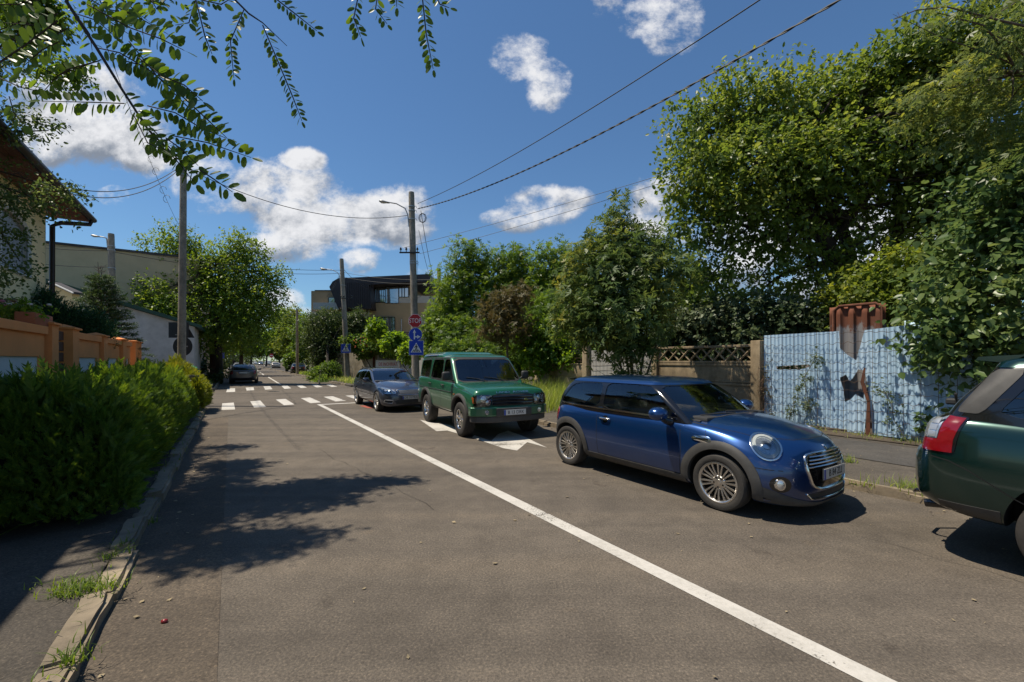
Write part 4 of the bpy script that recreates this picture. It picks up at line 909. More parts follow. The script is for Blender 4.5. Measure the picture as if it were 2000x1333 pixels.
def wagon_spec():
    pm = paint('slate_paint', (.045,.055,.085), .55, .3, dirt=.4)
    low = dict(xf=2.20, xr=-2.38, rf=.55, rr=.40, pf=2.8, pr=3, wl=.95, bulge=.48,
        w=cur((-2.38,.80),(-1.9,.86),(-1,.885),(1,.885),(1.6,.87),(2.2,.82)),
        zb=cur((-2.38,.40),(-2.2,.28),(-1.8,.20),(1.4,.19),(2.0,.17),(2.14,.20),(2.2,.30)),
        zs=cur((-2.38,.84),(-2.3,.93),(-2.0,.965),(.3,.925),(.9,.89),(1.4,.82),(1.8,.74),(2.05,.68),(2.15,.62),(2.2,.50)),
        zt=cur((-2.38,.86),(-2.3,.95),(-2.0,.98),(.3,.96),(.8,1.0),(1.1,.97),(1.5,.915),(1.9,.83),(2.07,.77),(2.15,.68),(2.2,.54)),
        ws=cur((-2.38,.92),(0,.935),(1.0,.93),(1.6,.90),(2.2,.86)))
    cab = dict(z0=.89, z1=1.315, hc=.075, bf=.18, br=.12, cr=.16, tf=.06, tr=.08,
        xf=cur((0,1.06),(.4,.64),(.8,.24),(1,-.02)), xr=cur((0,-2.30),(.4,-2.22),(.8,-2.08),(1,-1.94)), w=cur((0,.835),(.4,.79),(.8,.72),(.92,.68),(1,.64)))
    s1 = [(.60,.955),(.46,1.01),(.0,1.22),(-.25,1.275),(-.42,1.29),(-.42,.955)]; s2 = [(-.49,.955),(-.49,1.29),(-1.10,1.275),(-1.18,1.20),(-1.28,.965)]; s3 = [(-1.36,.97),(-1.24,1.26),(-1.62,1.22),(-1.86,1.08),(-1.92,1.0)]
    hl = [(.46,.60),(.44,.66),(.60,.765),(.80,.80),(.84,.72),(.78,.60)]
    gl = [(-.36,.56),(-.41,.735),(.41,.735),(.36,.56)]
    return dict(paint=pm, low=low, cab=cab, axles=(1.38,-1.38), arch=(.355,.325), sides=[s1,s2,s3], ws=[(-.76,.93),(-.62,1.29),(.62,1.29),(.76,.93)], rw=[(-.6,1.0),(-.52,1.23),(.52,1.23),(.6,1.0)],
        sglass='dark_glass', wsframe=False, belt=[(.66,.935),(-.4,.938),(-1.3,.948),(-1.98,.985)], beltw=.016,
        gaps=[[(.62,.93),(.70,.60),(.68,.28)],[(-.45,.93),(-.47,.60),(-.50,.28),(.68,.28)],[(-1.32,.94),(-1.20,.72),(-1.02,.55),(-1.0,.30)]], strips=[([(.98,.50),(-.9,.54)],.014,'gloss_black')],
        handles=[(-.28,.84),(-1.15,.855)], mirror=(.56,.99,1.0,.21,.14,'paint'), head=[(hl,'clear_lens')], lamps=[(.70,.70,.055),(.57,.665,.045)], cover=True,
        tail=[([(.56,.70),(.58,.92),(.80,.94),(.80,.70)],'red_lens')],
        front=[('grille',gl,'gloss_black',(.018,'chrome'),('silver',[(.70,.37,.014),(.665,.36,.014),(.63,.35,.014),(.595,.345,.014)])),('lower_grille',[(-.45,.27),(-.50,.40),(.50,.40),(.45,.27)],'black_plastic',None,None),
               ('bumper_vent',[(-.78,.33),(-.76,.41),(-.54,.40),(-.56,.30)],'black_plastic',(.012,'silver'),None),('bumper_vent',[(.78,.33),(.76,.41),(.54,.40),(.56,.30)],'black_plastic',(.012,'silver'),None)],
        rear=[('rear_trim',[(-.6,.30),(-.6,.40),(.6,.40),(.6,.30)],'black_plastic',.01)], plate=('DB 33 MLK',.475), rail=(.02,-1.85,.62,0), wiper=1.08, seats=(-.35,-1.15), hood=[[(1.0,.74),(1.5,.66),(1.95,.50),(2.08,.42)]],
        track=.775, wheel=(.322,.215,.228,'five',M['alloy']))
def make_wagon(loc, rz):
    o = make_car('estate_car', loc, rz, 'dark slate grey estate car with roof rails parked at the corner', wagon_spec())
    s = MB(); s.tube([(1.98,0,.80),(1.985,0,.87)], .006, 6)
    c = Vector((1.985,0,.895)); s.tube([c+Vector((0,.035*math.cos(a),.035*math.sin(a))) for a in [2*math.pi*i/16 for i in range(17)]], .004, 5)
    for a in (90,210,330): s.tube([c, c+Vector((0,.035*math.cos(R(a)),.035*math.sin(R(a))))], [.007,.002], 5)
    s.build('bonnet_star', M['chrome'], o, smooth=40); return o

def land_spec():
    pm = paint('dark_green_paint', (.003,.026,.021), .55, .26, dirt=.12)
    low = dict(xf=2.20, xr=-2.35, rf=.5, rr=.30, pf=3, pr=3.4, wl=.955, bulge=.55,
        w=cur((-2.35,.87),(-1.9,.935),(1.2,.935),(2.2,.88)),
        zb=cur((-2.35,.62),(-2.27,.47),(-1.95,.36),(-1.6,.34),(1.9,.34),(2.2,.45)),
        zs=cur((-2.35,.83),(-2.32,.875),(-2.235,.885),(-2.215,1.06),(-2.18,1.16),(-2.05,1.20),(-1.4,1.175),(.9,1.12),(1.6,1.04),(2.1,.95),(2.2,.75)),
        zt=cur((-2.35,.84),(-2.32,.88),(-2.235,.89),(-2.215,1.07),(-2.18,1.18),(-2.05,1.215),(-1.4,1.20),(.9,1.17),(1.6,1.10),(2.1,.99),(2.2,.77)),
        ws=cur((-2.35,.93),(-1.9,.94),(1.5,.93),(2.2,.9)))
    cab = dict(z0=1.10, z1=1.64, hc=.075, bf=.16, br=.07, cr=.12, tf=.04, tr=.04,
        xf=cur((0,1.2),(.5,.75),(1,.35)), xr=cur((0,-2.19),(.4,-2.08),(.8,-1.92),(1,-1.86)), w=cur((0,.885),(.4,.845),(.8,.775),(.93,.74),(1,.71)))
    return dict(paint=pm, low=low, cab=cab, axles=(1.33,-1.33), arch=(.43,.40), sides=[[(-1.81,1.215),(-1.56,1.60),(-.55,1.61),(-.50,1.20)],[(-.42,1.20),(-.42,1.61),(.30,1.60),(.9,1.20)]],
        ws=[(-.78,1.18),(-.66,1.60),(.66,1.60),(.78,1.18)], rw=[(-.66,1.24),(-.60,1.56),(.60,1.56),(.66,1.24)], black_pillars=True, cap=.045, sglass='dark_glass',
        gaps=[[(-2.20,.865),(-2.05,.84),(-1.93,.78),(-1.70,.62),(-1.52,.52)],[(-.46,1.15),(-.48,.42)],[(-1.22,1.15),(-1.10,.9),(-.92,.6),(-.90,.42)]],
        handles=[(-1.0,1.03)], mirror=(.75,1.05,1.22,.2,.16,'paint'), head=[([(.5,.75),(.5,.95),(.88,.95),(.88,.75)],'clear_lens')], lamps=[(.66,.85,.06)],
        front=[('grille',[(-.45,.75),(-.45,.92),(.45,.92),(.45,.75)],'black_plastic',None,None)],
        rear=[('tailgate_plate_recess',[(-.35,.92),(-.35,1.06),(.35,1.06),(.35,.92)],'black_plastic',.01),('bumper_step',[(-.6,.50),(-.6,.60),(.6,.60),(.6,.50)],'black_plastic',.01)],
        plate=('',.62), rplate=('',.99), wiper=1.15, seats=(-.1,-1.0), track=.80, wheel=(.37,.235,.235,'five',M['alloy']), hood=[])
def make_land(loc, rz):
    sp = land_spec(); o = make_car('sport_utility', loc, rz, 'dark green sport utility with red and clear tail lamps cut off by the frame edge', sp)
    lb = [bvh_of(lower_body(sp['low']))]; bc = [bvh_of(cabin(sp['cab']))]
    for sg in (-1,1):
        fy = frame('y', sg); n = Vector((-.50, sg*.86, .0)).normalized(); u = Vector((n.y,-n.x,0)).normalized(); u = u if u.x > 0 else -u
        fc = (Vector((-2.06, sg*.86, 1.05)), u, Vector((0,0,1)), n)
        # tail lamp wraps the corner
        pl = [(-.20,-.155),(-.18,.12),(-.12,.165),(.10,.15),(.085,.05),(.07,-.155)]
        tl = patch(lb+bc, rnd(pl,1,.1), fc, .008, .03, rings=6).build('tail_lamp', M['gloss_black'], o, smooth=50)
        patch(lb+bc, [(-.19,-.145),(-.19,-.045),(.06,-.045),(.06,-.145)], fc, .012, .01, rings=4).build('lamp_lower_lens', M['red_lens'], tl, smooth=50)
        patch(lb+bc, [(-.03,-.045),(-.02,.15),(.085,.14),(.06,-.045)], fc, .012, .01, rings=4).build('lamp_side_lens', M['red_lens'], tl, smooth=50)
        patch(lb+bc, [(-.19,-.04),(-.17,.12),(-.11,.15),(-.025,.15),(-.035,-.04)], fc, .012, .01, rings=4).build('lamp_clear_lens', M['clear_lens'], tl, smooth=50)
        b = MB()
        for k in range(3): b.mesh(patch(lb+bc, [(-.10,-.03+k*.055),(-.10,.015+k*.055),(-.045,.015+k*.055),(-.045,-.03+k*.055)], fc, .018, .006, rings=2))
        b.build('lamp_reflector', M['silver'], tl, smooth=50)
        # grey pillar panel with rounded corner
        patch(bc, rnd([(-2.03,1.235),(-1.83,1.585),(-1.65,1.585),(-1.88,1.228)],2,.12), fy, .006, .006, rings=5).build('pillar_panel', M['grey_plastic'], o, smooth=50)
        f = MB(); f.mesh(patch(lb, [(-1.50+.105*math.cos(a),.985+.10*math.sin(a)) for a in [2*math.pi*i/28 for i in range(28)]], fy, .003, .004, rings=3)); fo = f.build('fuel_flap', sp['paint'], o, smooth=40)
        ribbon(lb, [(-1.50+.108*math.cos(a),.985+.103*math.sin(a)) for a in [2*math.pi*i/28 for i in range(28)]], .007, fy, .004, .002, closed=True).build('flap_gap', M['dark'], fo)
    # black lower bumper panel and chrome-dark exhaust
    for sg in (-1,1):
        g = [[(x, z) for x in np.linspace(-2.12,-1.77,10)] for z in np.linspace(.37,.50,5)]
        gpatch(lb, g, frame('y',sg), .010, .02).build('bumper_skirt', M['grey_plastic'], o, smooth=40)
    s = MB(); s.prism([(-1.66,1.70),(-1.93,1.682),(-1.945,1.655),(-1.78,1.635)], -.62, .62, 'y'); s.build('roof_spoiler', sp['paint'], o, smooth=30)
    for sg in (-1,1): e = MB(); e.tube([(-1.9,sg*.45,.36),(-2.2,sg*.45,.36)], .035, 14); e.tube([(-2.2,sg*.45,.36),(-2.29,sg*.45,.345)], [.036,.036], 14, cap=False); e.build('exhaust_pipe', M['gloss_black'], o, smooth=40)
    th = MB(); th.tube([(-2.1,-.35,.44),(-2.37,-.35,.43),(-2.40,-.30,.40),(-2.40,-.10,.37),(-2.30,.05,.37)], .016, 8); th.build('tow_bar', M['gloss_black'], o, smooth=40)
    w = MB(); w.tube([(-2.19,0,1.27),(-2.17,-.02,1.29),(-2.10,-.42,1.36)], .010, 6); w.box((-2.24,-.05,1.23),(-2.16,.05,1.29),.015); w.build('rear_wiper', M['black_plastic'], o)
    return o
def far_spec(col, kind='hatch', lamps='tail'):
    pm = paint('far_paint', col, .4, .35, dirt=.2); s = wagon_spec(); s = dict(s); s['paint'] = pm; s['detail'] = 1; s['rail'] = None; s['hood'] = []; s['head'] = [(s['head'][0][0],'clear_lens')]; s['lamps'] = []
    s['rear'] = [('bumper_trim',[(-.7,.30),(-.7,.44),(.7,.44),(.7,.30)],'black_plastic',.01)]; s['rplate'] = ('',.80) ; s['plate'] = ('',.475); s['sglass'] = 'dark_glass'
    low = dict(s['low']); cab = dict(s['cab'])
    if kind == 'sedan':
        cab['xr'] = cur((0,-1.75),(.4,-1.50),(.8,-1.15),(1,-.95)); s['sides'] = [s['sides'][0],[(-.49,.955),(-.49,1.29),(-.95,1.27),(-1.20,1.05),(-1.28,.965)]]; s['rw'] = [(-.62,.97),(-.50,1.24),(.50,1.24),(.62,.97)]
        s['tail'] = [([(.50,.66),(.50,.86),(.82,.90),(.82,.66)],'red_lens')]; s['rplate'] = ('',.72)
    elif kind == 'suv':
        for k in ('zs','zt'):
            f = low[k]; low[k] = (lambda f: (lambda x: f(x)+.20))(f)
        f = low['zb']; low['zb'] = lambda x: f(x)+.08
        cab['z0'] = 1.08; cab['z1'] = 1.60; up = lambda q: [(x, z+.24) for x, z in q]; s['sides'] = [up(q) for q in s['sides']]; s['ws'] = up(s['ws']); s['rw'] = up(s['rw']); s['belt'] = None; s['rplate'] = ('',.95)
        s['tail'] = [([(.58,.90),(.60,1.15),(.82,1.15),(.82,.90)],'red_lens')]; s['handles'] = []; s['mirror'] = (.56,.99,1.20,.2,.15,'paint')
    else:
        cab['xr'] = cur((0,-2.30),(.4,-2.16),(.8,-1.95),(1,-1.75)); s['tail'] = [([(.62,.68),(.62,.95),(.84,.95),(.84,.68)],'red_lens')]; s['sides'] = s['sides'][:2]
    s['low'] = low; s['cab'] = cab; s['wheel'] = (.31,.2,.2,'nine',M['alloy']); return s

HS = math.atan2(-.835,.55)
def place_cars():
    make_hatch((2.275,6.20,0), HS)
    make_discovery((-.93,10.85,0), math.atan2(-.887,.462))
    make_wagon((-4.45,15.55,0), math.atan2(-.84,.54))
    make_land((5.44,2.26,0), math.atan2(-.835,.55))
    hb = HS+math.pi; g = 'cars parked along the far street'
    def fc(px, py, kind, col, label, ang=None, dim=1.0, name='parked_car', flip=True):
        p = G(px, py); h = (hb if flip else HS)+(ang or 0); d = Vector((math.cos(h), math.sin(h), 0))
        return make_car(name, p+d*2.2, h, label, far_spec(col, kind), g)
    fc(475,750,'hatch',(.12,.11,.10),'grey hatchback seen from behind on the left past the far crossing', -.06)
    fc(468,729,'sedan',(.10,.11,.13),'dark grey saloon directly in front of the grey hatchback on the left', -.03)
    fc(583,731,'sedan',(.008,.010,.012),'black saloon half hidden by bushes on the right side of the far street', -.10)
    fc(539,720.5,'sedan',(.40,.38,.33),'silver saloon seen from behind on the right kerb of the far street', -.02)
    fc(523.5,714.8,'suv',(.62,.62,.60),'white sport utility in the distance beyond the silver saloon')
    fc(497,712.6,'hatch',(.6,.58,.54),'small white car farthest away in the middle of the street', flip=False)
    fc(508,713.4,'sedan',(.02,.02,.025),'small black car in the distance left of the white sport utility', flip=False)
place_cars()
# ================================================================ poles, signs, wires
def s_at(px, n): r = (px-1000)/F; Y = n/(CT*r+ST); return Y*(CT-ST*r)
def concrete(name, col, s=6):
    m, nt, N, L, b = nmat(name); t = tex(N, L, 'noise', s, 8, .72); t2 = tex(N, L, 'noise', .9, 5, .7, stretch=(1,1,.35)); t3 = tex(N, L, 'noise', 70, 4, .8)
    r1 = ramp(N, [(.3, tuple(c*.62 for c in col)), (.55, col), (.8, tuple(min(1,c*1.3) for c in col))]); r2 = ramp(N, [(.34, (.50,.47,.42)), (.58, (1,1,1))]); r3 = ramp(N, [(.3, (.75,.75,.75)), (.7, (1.2,1.2,1.2))])
    L.new(t.outputs['Fac'], r1.inputs[0]); L.new(t2.outputs['Fac'], r2.inputs[0]); L.new(t3.outputs['Fac'], r3.inputs[0]); prev = r1.outputs[0]
    for r in (r2, r3):
        mx = N.new('ShaderNodeMix'); mx.data_type = 'RGBA'; mx.blend_type = 'MULTIPLY'; mx.inputs[0].default_value = .9; L.new(prev, mx.inputs[6]); L.new(r.outputs[0], mx.inputs[7]); prev = mx.outputs[2]
    L.new(prev, b.inputs['Base Color']); b.inputs['Roughness'].default_value = .9
    bp = N.new('ShaderNodeBump'); bp.inputs['Strength'].default_value = .5; bp.inputs['Distance'].default_value = .012; L.new(t3.outputs['Fac'], bp.inputs['Height']); L.new(bp.outputs[0], b.inputs['Normal'])
    return m
M['pole'] = concrete('pole_concrete', (.32,.285,.23)); M['conc'] = concrete('fence_concrete', (.36,.275,.17), 3.5)
M['wire'] = simple('wire_black', (.02,.02,.02), .6, var=0); M['galv'] = simple('galvanised', (.38,.38,.37), .45, .6, var=.2, vs=8)
M['sign_red'] = simple('sign_red', (.42,.012,.018), .4, var=.1); M['sign_blue'] = simple('sign_blue', (.008,.05,.42), .4, var=.1); M['sign_white'] = simple('sign_white', (.75,.75,.73), .4, var=.05); M['sign_back'] = simple('sign_back', (.035,.038,.042), .5, .3, var=.2)
M['lamp_lens'] = simple('lamp_lens_clear', (.5,.5,.46), .2, coat=1, var=.1)
def pole(name, label, base, top, r0, r1, mat='pole', lamp=None, cross=None, group='utility poles along the streets', bands=()):
    base = Vector(base); top = Vector(top); o = empty(name, base, 0, label, 'pole', group)
    d = top-base; m = MB(); m.tube([Vector((0,0,-.2)), d*.25, d*.5, d*.75, d*.985, d], [r0, r0+(r1-r0)*.25, (r0+r1)/2, r0+(r1-r0)*.75, r1, r1*.93], 20); m.build('shaft', M[mat], o, smooth=40)
    at = lambda z: d*((z-base.z)/d.z)
    if lamp:
        z, dx, dy, rise, hl = lamp; a = at(z); t = MB(); rr = r0+(r1-r0)*(z-base.z)/d.z; side = Vector((dx, dy, 0)).normalized(); L_ = Vector((dx,dy,0)).length
        s0 = a+side*rr; t.tube([s0+Vector((0,0,-.55)), s0+side*.05+Vector((0,0,0)), s0+side*(.15*L_)+Vector((0,0,rise*.55)), s0+side*(.5*L_)+Vector((0,0,rise*.92)), s0+side*(L_*.8)+Vector((0,0,rise))], .028, 8); t.build('lamp_arm', M['galv'], o, smooth=50)
        hc = s0+side*(L_*.8+hl/2-.05)+Vector((0,0,rise+.01)); h = MB(); an = math.atan2(side.y, side.x)
        h.lathe([(.001,-hl/2),(hl*.11,-hl*.46),(hl*.17,-hl*.15),(hl*.23,hl*.12),(hl*.21,hl*.36),(hl*.10,hl*.48),(.001,hl/2)], 16, 'x', Matrix.Translation(hc) @ Matrix.Rotation(an,4,'Z') @ Matrix.Rotation(R(-8),4,'Y') @ Matrix.Diagonal((1,1,.55,1)))
        ho = h.build('lamp_head', M['galv'], o, smooth=60); g = MB(); g.lathe([(.001,-hl*.2),(hl*.13,-hl*.12),(hl*.16,hl*.1),(hl*.12,hl*.3),(.001,hl*.36)], 14, 'x', Matrix.Translation(hc+Vector((0,0,-hl*.06))) @ Matrix.Rotation(an,4,'Z') @ Matrix.Diagonal((1,1,.55,1))); g.build('lamp_bowl', M['lamp_lens'], ho, smooth=60)
    if cross:
        z, w0, w1 = cross; a = at(z); t = MB(); t.box((w0,-.24,a.z-.03),(w1,-.18,a.z+.03)); t.v = [(x+a.x,y+a.y,z_) for x,y,z_ in t.v]; c = t.build('cross_arm', M['wire'], o)
        i = MB()
        for x in (w0+.06, w0+.32, w1-.1): i.lathe([(.02,0),(.02,.08),(.05,.09),(.055,.13),(.035,.15),(.05,.17),(.02,.21)], 10, 'z', Matrix.Translation((a.x+x,a.y-.21,a.z+.03)))
        i.build('insulator', M['gloss_black'], c, smooth=40)
    if bands:
        b = MB()
        for z in bands: a = at(z); rr = r0+(r1-r0)*(z-base.z)/d.z; b.lathe([(rr+.004,-.02),(rr+.012,-.02),(rr+.012,.02),(rr+.004,.02)], 18, 'z', Matrix.Translation(a), close=True); b.tube([a+Vector((rr,-.03,.02)), a+Vector((rr+.08,-.04,.0)), a+Vector((rr+.10,-.04,-.09))], .012, 6)
        b.build('clamp_band', M['galv'], o, smooth=40)
    return o
pb = P(813,705,20.2); pb.z = 0.09; pt = P(803.5,376,20.2)
pole('utility_pole', 'tall concrete street lamp pole carrying the stop sign and blue signs', pb, pt, .185, .135, lamp=(8.55,-1.15,-.15,.55,.50), cross=(6.72,-.58,.36), bands=(8.95,8.75,8.35,6.35,6.25))
b7 = G(679,742); pole('utility_pole', 'concrete street lamp pole with one blue crosswalk sign by the far corner', b7, P(667,506,37), .24, .17, lamp=(8.9,-1.45,0,.7,.65), cross=(7.05,-.2,.9), bands=(9.5,8.2))
pl = P(354,705,15.5); pl.z = .1; pole('utility_pole', 'plain bare concrete pole rising behind the golden end of the hedge', pl, P(358.5,316,15.5), .135, .10, bands=(8.4,))
pq = P(222,705,21.4); pq.z = 0.1; pole('utility_pole', 'short grey concrete pole with a lamp above the orange garden wall', pq, P(217,457,21.4), .165, .13, lamp=(7.7,-.42,-.1,.15,.42), bands=(7.4,7.2,6.3,5.4))
pr = P(861,705,32); pr.z = 0; pole('utility_pole', 'concrete pole half hidden in green leaves right of the stop sign pole', pr, P(857,527,32), .19, .14, lamp=(7.5,1.0,0,.6,.55))
pf = P(581,705,50); pf.z = 0; pole('utility_pole', 'distant thin concrete pole above the trees beside the far street', pf, P(580,604,50), .17, .12)
M['wood_pole'] = bark('wood_pole', (.075,.036,.02), 14)
pw = P(417,705,30.5); pw.z = .1; pole('wooden_pole', 'brown wooden pole beside the left street tree', pw, P(416,541,30.5), .24, .15, 'wood_pole', group=None)
def cable(label, a, b, sag, r=.012, n=24, ext=0.0, mb=None):
    a = Vector(a); b = Vector(b); b = a+(b-a)*(1+ext); pts = [a.lerp(b, i/n)-Vector((0,0,sag*4*(i/n)*(1-i/n))) for i in range(n+1)]
    m = mb or MB(); m.tube(pts, r, 5)
    return m if mb is not None else tag(m.build('overhead_cable', M['wire'], smooth=60), label, 'cable', 'overhead cables')
m = MB(); 
for ph in (0, math.pi):    # twisted service cable
    a = P(816,408,20.2); b = P(1490,0,7.6); b = a+(b-a)*1.5; n = 220; pts = []
    for i in range(n+1): t = i/n; pts.append(a.lerp(b,t)-Vector((0,0,.9*4*t*(1-t)))+Vector((0,.014*math.cos(ph+i*1.1),.014*math.sin(ph+i*1.1))))
    m.tube(pts, .013, 5)
tag(m.build('overhead_cable', M['wire'], smooth=60), 'thick twisted black cable crossing the sky to the right, lower of the pair', 'cable', 'overhead cables')
cable('thin black cable crossing the sky to the right, upper of the pair', P(816,398,20.2), P(1405,0,7.8), .55, .012, 40, .5)
cable('long cable sagging between the bare pole and the lamp pole', P(796,421,20.1), P(358,326,15.5), .75, .014, 40)
m = MB(); cable('', P(356,322,15.5), P(60,345,9.6), .62, .012, 30, 0, m); cable('', P(356,326,15.5), P(60,352,9.6), .72, .012, 30, 0, m)
tag(m.build('overhead_cable', M['wire'], smooth=60), 'pair of cables sagging from the bare pole to the cream house', 'cable', 'overhead cables')
m = MB(); a = P(205,60,12.0); b = P(352,446,28); n = 60; cable('', a+(a-b)*.25, b, .5, .008, n, 0, m)
for i in range(7):
    t = .22+.075*i; t = t if i < 5 else t+.06; c = a.lerp(b, t*.9)-Vector((0,0,.35)); rr = .09+.018*i; m.tube([c+Vector((rr*math.cos(k*.7),.3*rr*k*.1,rr*math.sin(k*.7))) for k in range(8)], .006+.001*i, 4)
tag(m.build('overhead_cable', M['wire'], smooth=60), 'thin cable with curled wire ends running down behind the hanging leaves', 'cable', 'overhead cables')
m = MB()
for dy, sg in ((486,.35),(492,.45)): cable('', P(219,dy,21.4), P(668,dy+42,37), sg, .016, 40, 0, m)
tag(m.build('overhead_cable', M['wire'], smooth=60), 'cables running from the lamp pole over the orange wall to the far corner pole', 'cable', 'overhead cables')
m = MB()
for dy in (470,476,508): cable('', P(214,dy+14,21.4), P(20,dy,19), .1, .012, 16, 0, m)
tag(m.build('overhead_cable', M['wire'], smooth=60), 'cables leaving the lamp pole behind the cream house', 'cable', 'overhead cables')
m = MB()
for y0, y1 in ((524,540),(533,548)): cable('', P(669,y0+8,37), P(857,y1+6,32), .25, .014, 20, 0, m)
tag(m.build('overhead_cable', M['wire'], smooth=60), 'cables over the dark roofed modern house', 'cable', 'overhead cables')
m = MB(); cable('', P(672,527,37), P(732,568,44), .4, .016, 20, 0, m); cable('', P(667,535,37), P(612,618,58), .3, .014, 20, 0, m); cable('', P(667,530,37), P(622,600,50), .3, .014, 20, 0, m)
tag(m.build('overhead_cable', M['wire'], smooth=60), 'service cables dropping from the far corner pole', 'cable', 'overhead cables')
m = MB(); cable('', P(822,412,20.2), P(857,556,32), .9, .014, 30, 0, m); cable('', P(818,450,20.2), P(857,560,32), .9, .010, 30, 0, m); cable('', P(857,553,32), P(800,585,44), .3, .014, 16, 0, m)
for k in range(3): 
    c = P(824,418,20.1); m.tube([c+Vector((.16*math.cos(q*.8)+k*.03,0,.22*math.sin(q*.8)-.2)) for q in range(9)], .009, 4)
m.tube([P(815,480,20), P(816,560,20), P(814,640,20)], .006, 4)
tag(m.build('overhead_cable', M['wire'], smooth=60), 'looped cables hanging from the top of the stop sign pole to the leafy pole', 'cable', 'overhead cables')
for y0, y1, l in ((484,335,'upper'),(496,350,'lower')): cable('thin %s wire rising from the stop sign pole towards the big trees'%l, P(790 if l=='upper' else 820,y0,20), P(1300,y1,15.5), .12, .009, 24, .35)
# ---------------------------------------------------------------- signs
def sign_root(name, label, c, rz=0.0, cat='sign'): return empty(name, c, rz, label, cat)
def flat(poly, y, t=.004): m = MB(); m.prism(poly, y-t, y, 'y'); return m
def ngon(n, r, rot=0.0): return [(r*math.cos(rot+2*math.pi*i/n), r*math.sin(rot+2*math.pi*i/n)) for i in range(n)]
def tri_ped(o, k):
    flat([(-.42*k,-.34*k),(.42*k,-.34*k),(0,.40*k)], -.0095).build('triangle', M['sign_white'], o)
    m = MB()
    for x0, x1 in ((-.31,-.235),(-.17,-.105),(-.035,.035),(.105,.17),(.235,.31)): m.prism([(x0*k,-.31*k),(x1*k,-.31*k),(x1*.62*k,-.13*k),(x0*.62*k,-.13*k)], -.018, -.0125, 'y')
    m.prism([(x*k*.9,z*k*.9) for x,z in ngon(10,.045)], -.016, -.013, 'y') if False else m.prism([(x*k, (z+.225)*k) for x,z in ngon(10,.05)], -.020, -.0125, 'y')
    for pl_ in ([(-.05,.17),(.05,.17),(.045,-.02),(-.045,-.02)], [(-.05,-.02),(.0,-.02),(-.09,-.27),(-.15,-.27)], [(0,-.02),(.05,-.02),(.15,-.25),(.09,-.27)], [(-.04,.16),(-.02,.12),(-.13,.0),(-.16,.03)], [(.04,.16),(.02,.12),(.12,.02),(.155,.05)]): m.prism([(x*k,z*k) for x,z in pl_], -.020, -.0125, 'y')
    m.build('pedestrian_symbol', M['ink'], o)
def bracket(o, y1): m = MB(); m.box((-.12,.004,-.02),(.12,.02,.02)); m.box((-.03,.02,-.015),(.03,y1,.015)); m.build('bracket', M['galv'], o)
o = sign_root('stop_sign', 'red octagonal stop sign on the concrete lamp pole', P(811,627,19.9)); flat(ngon(8,.335,math.pi/8),0,.006).build('plate', M['sign_white'], o); flat(ngon(8,.315,math.pi/8),-.006).build('face', M['sign_red'], o)
text_mb('STOP', .30, Matrix.Translation((0,-.012,-.005)) @ Matrix.Rotation(R(90),4,'X'), .002, .80).build('lettering', M['sign_white'], o); bracket(o,.12)
o = sign_root('direction_sign', 'round blue sign with white arrows straight on and right', P(811.5,654,19.9)); flat(ngon(32,.315),0,.006).build('plate', M['sign_white'], o); flat(ngon(32,.305),-.006).build('face', M['sign_blue'], o)
a = MB()
for q in ([(-.075,-.22),(-.02,-.22),(-.02,.10),(-.075,.10)], [(-.125,.08),(.03,.08),(-.047,.24)], [(-.02,-.13),(.10,-.13),(.10,-.075),(-.02,-.075)], [(.08,-.19),(.08,-.015),(.24,-.10)]): a.prism(q, -.014, -.010, 'y')
a.build('arrows', M['sign_white'], o); bracket(o,.12)
o = sign_root('crosswalk_sign', 'larger square blue crosswalk sign lowest on the stop sign pole', P(813,680,19.9)); flat([(-.34,-.34),(.34,-.34),(.34,.34),(-.34,.34)],0,.006).build('plate', M['sign_white'], o); flat([(-.328,-.328),(.328,-.328),(.328,.328),(-.328,.328)],-.006).build('face', M['sign_blue'], o); tri_ped(o, .62); bracket(o,.12)
o = sign_root('crosswalk_sign', 'small square blue crosswalk sign on the far corner pole', P(675.5,681,36.7)); flat([(-.42,-.40),(.42,-.40),(.42,.40),(-.42,.40)],0,.006).build('plate', M['sign_white'], o); flat([(-.405,-.385),(.405,-.385),(.405,.385),(-.405,.385)],-.006).build('face', M['sign_blue'], o); tri_ped(o, .76); bracket(o,.1)
o = sign_root('priority_sign', 'dark back of a square sign behind the bare pole', P(352,645,15.95)); flat([(-.43,-.29),(.33,-.29),(.33,.29),(-.43,.29)],0,.01).build('plate', M['sign_back'], o)
m = MB(); m.prism([(-.30,-.29),(.52,-.29),(.10,.42)],.02,.03,'y'); m.build('triangle_plate', M['sign_back'], o); m = MB(); m.box((-.03,-.2,-.2),(.03,.0,-.17)); m.build('bracket', M['galv'], o)
o = sign_root('round_sign', 'dark round sign back below the square one on the bare pole', P(357,677,15.95)); flat(ngon(28,.365),0,.01).build('plate', M['sign_back'], o); m = MB(); m.box((-.2,-.03,-.02),(.2,-.012,.02)); m.build('bracket', M['galv'], o)
o = sign_root('street_name_sign', 'black and green street name plate on the wooden pole', P(396,650,30.2)); m = MB(); m.box((-.48,-.02,-.12),(.42,.02,.10)); m.build('plate', M['ink'], o); m = MB(); m.box((-.86,-.022,-.16),(-.5,.018,.14)); m.build('green_plate', simple('sign_green',(.02,.30,.05),.4,var=.1), o)
m = MB(); m.box((-.38,-.026,-.02),(.0,-.021,.0)); m.box((-.38,-.026,.03),(-.1,-.021,.05)); m.build('lettering', M['sign_white'], o)
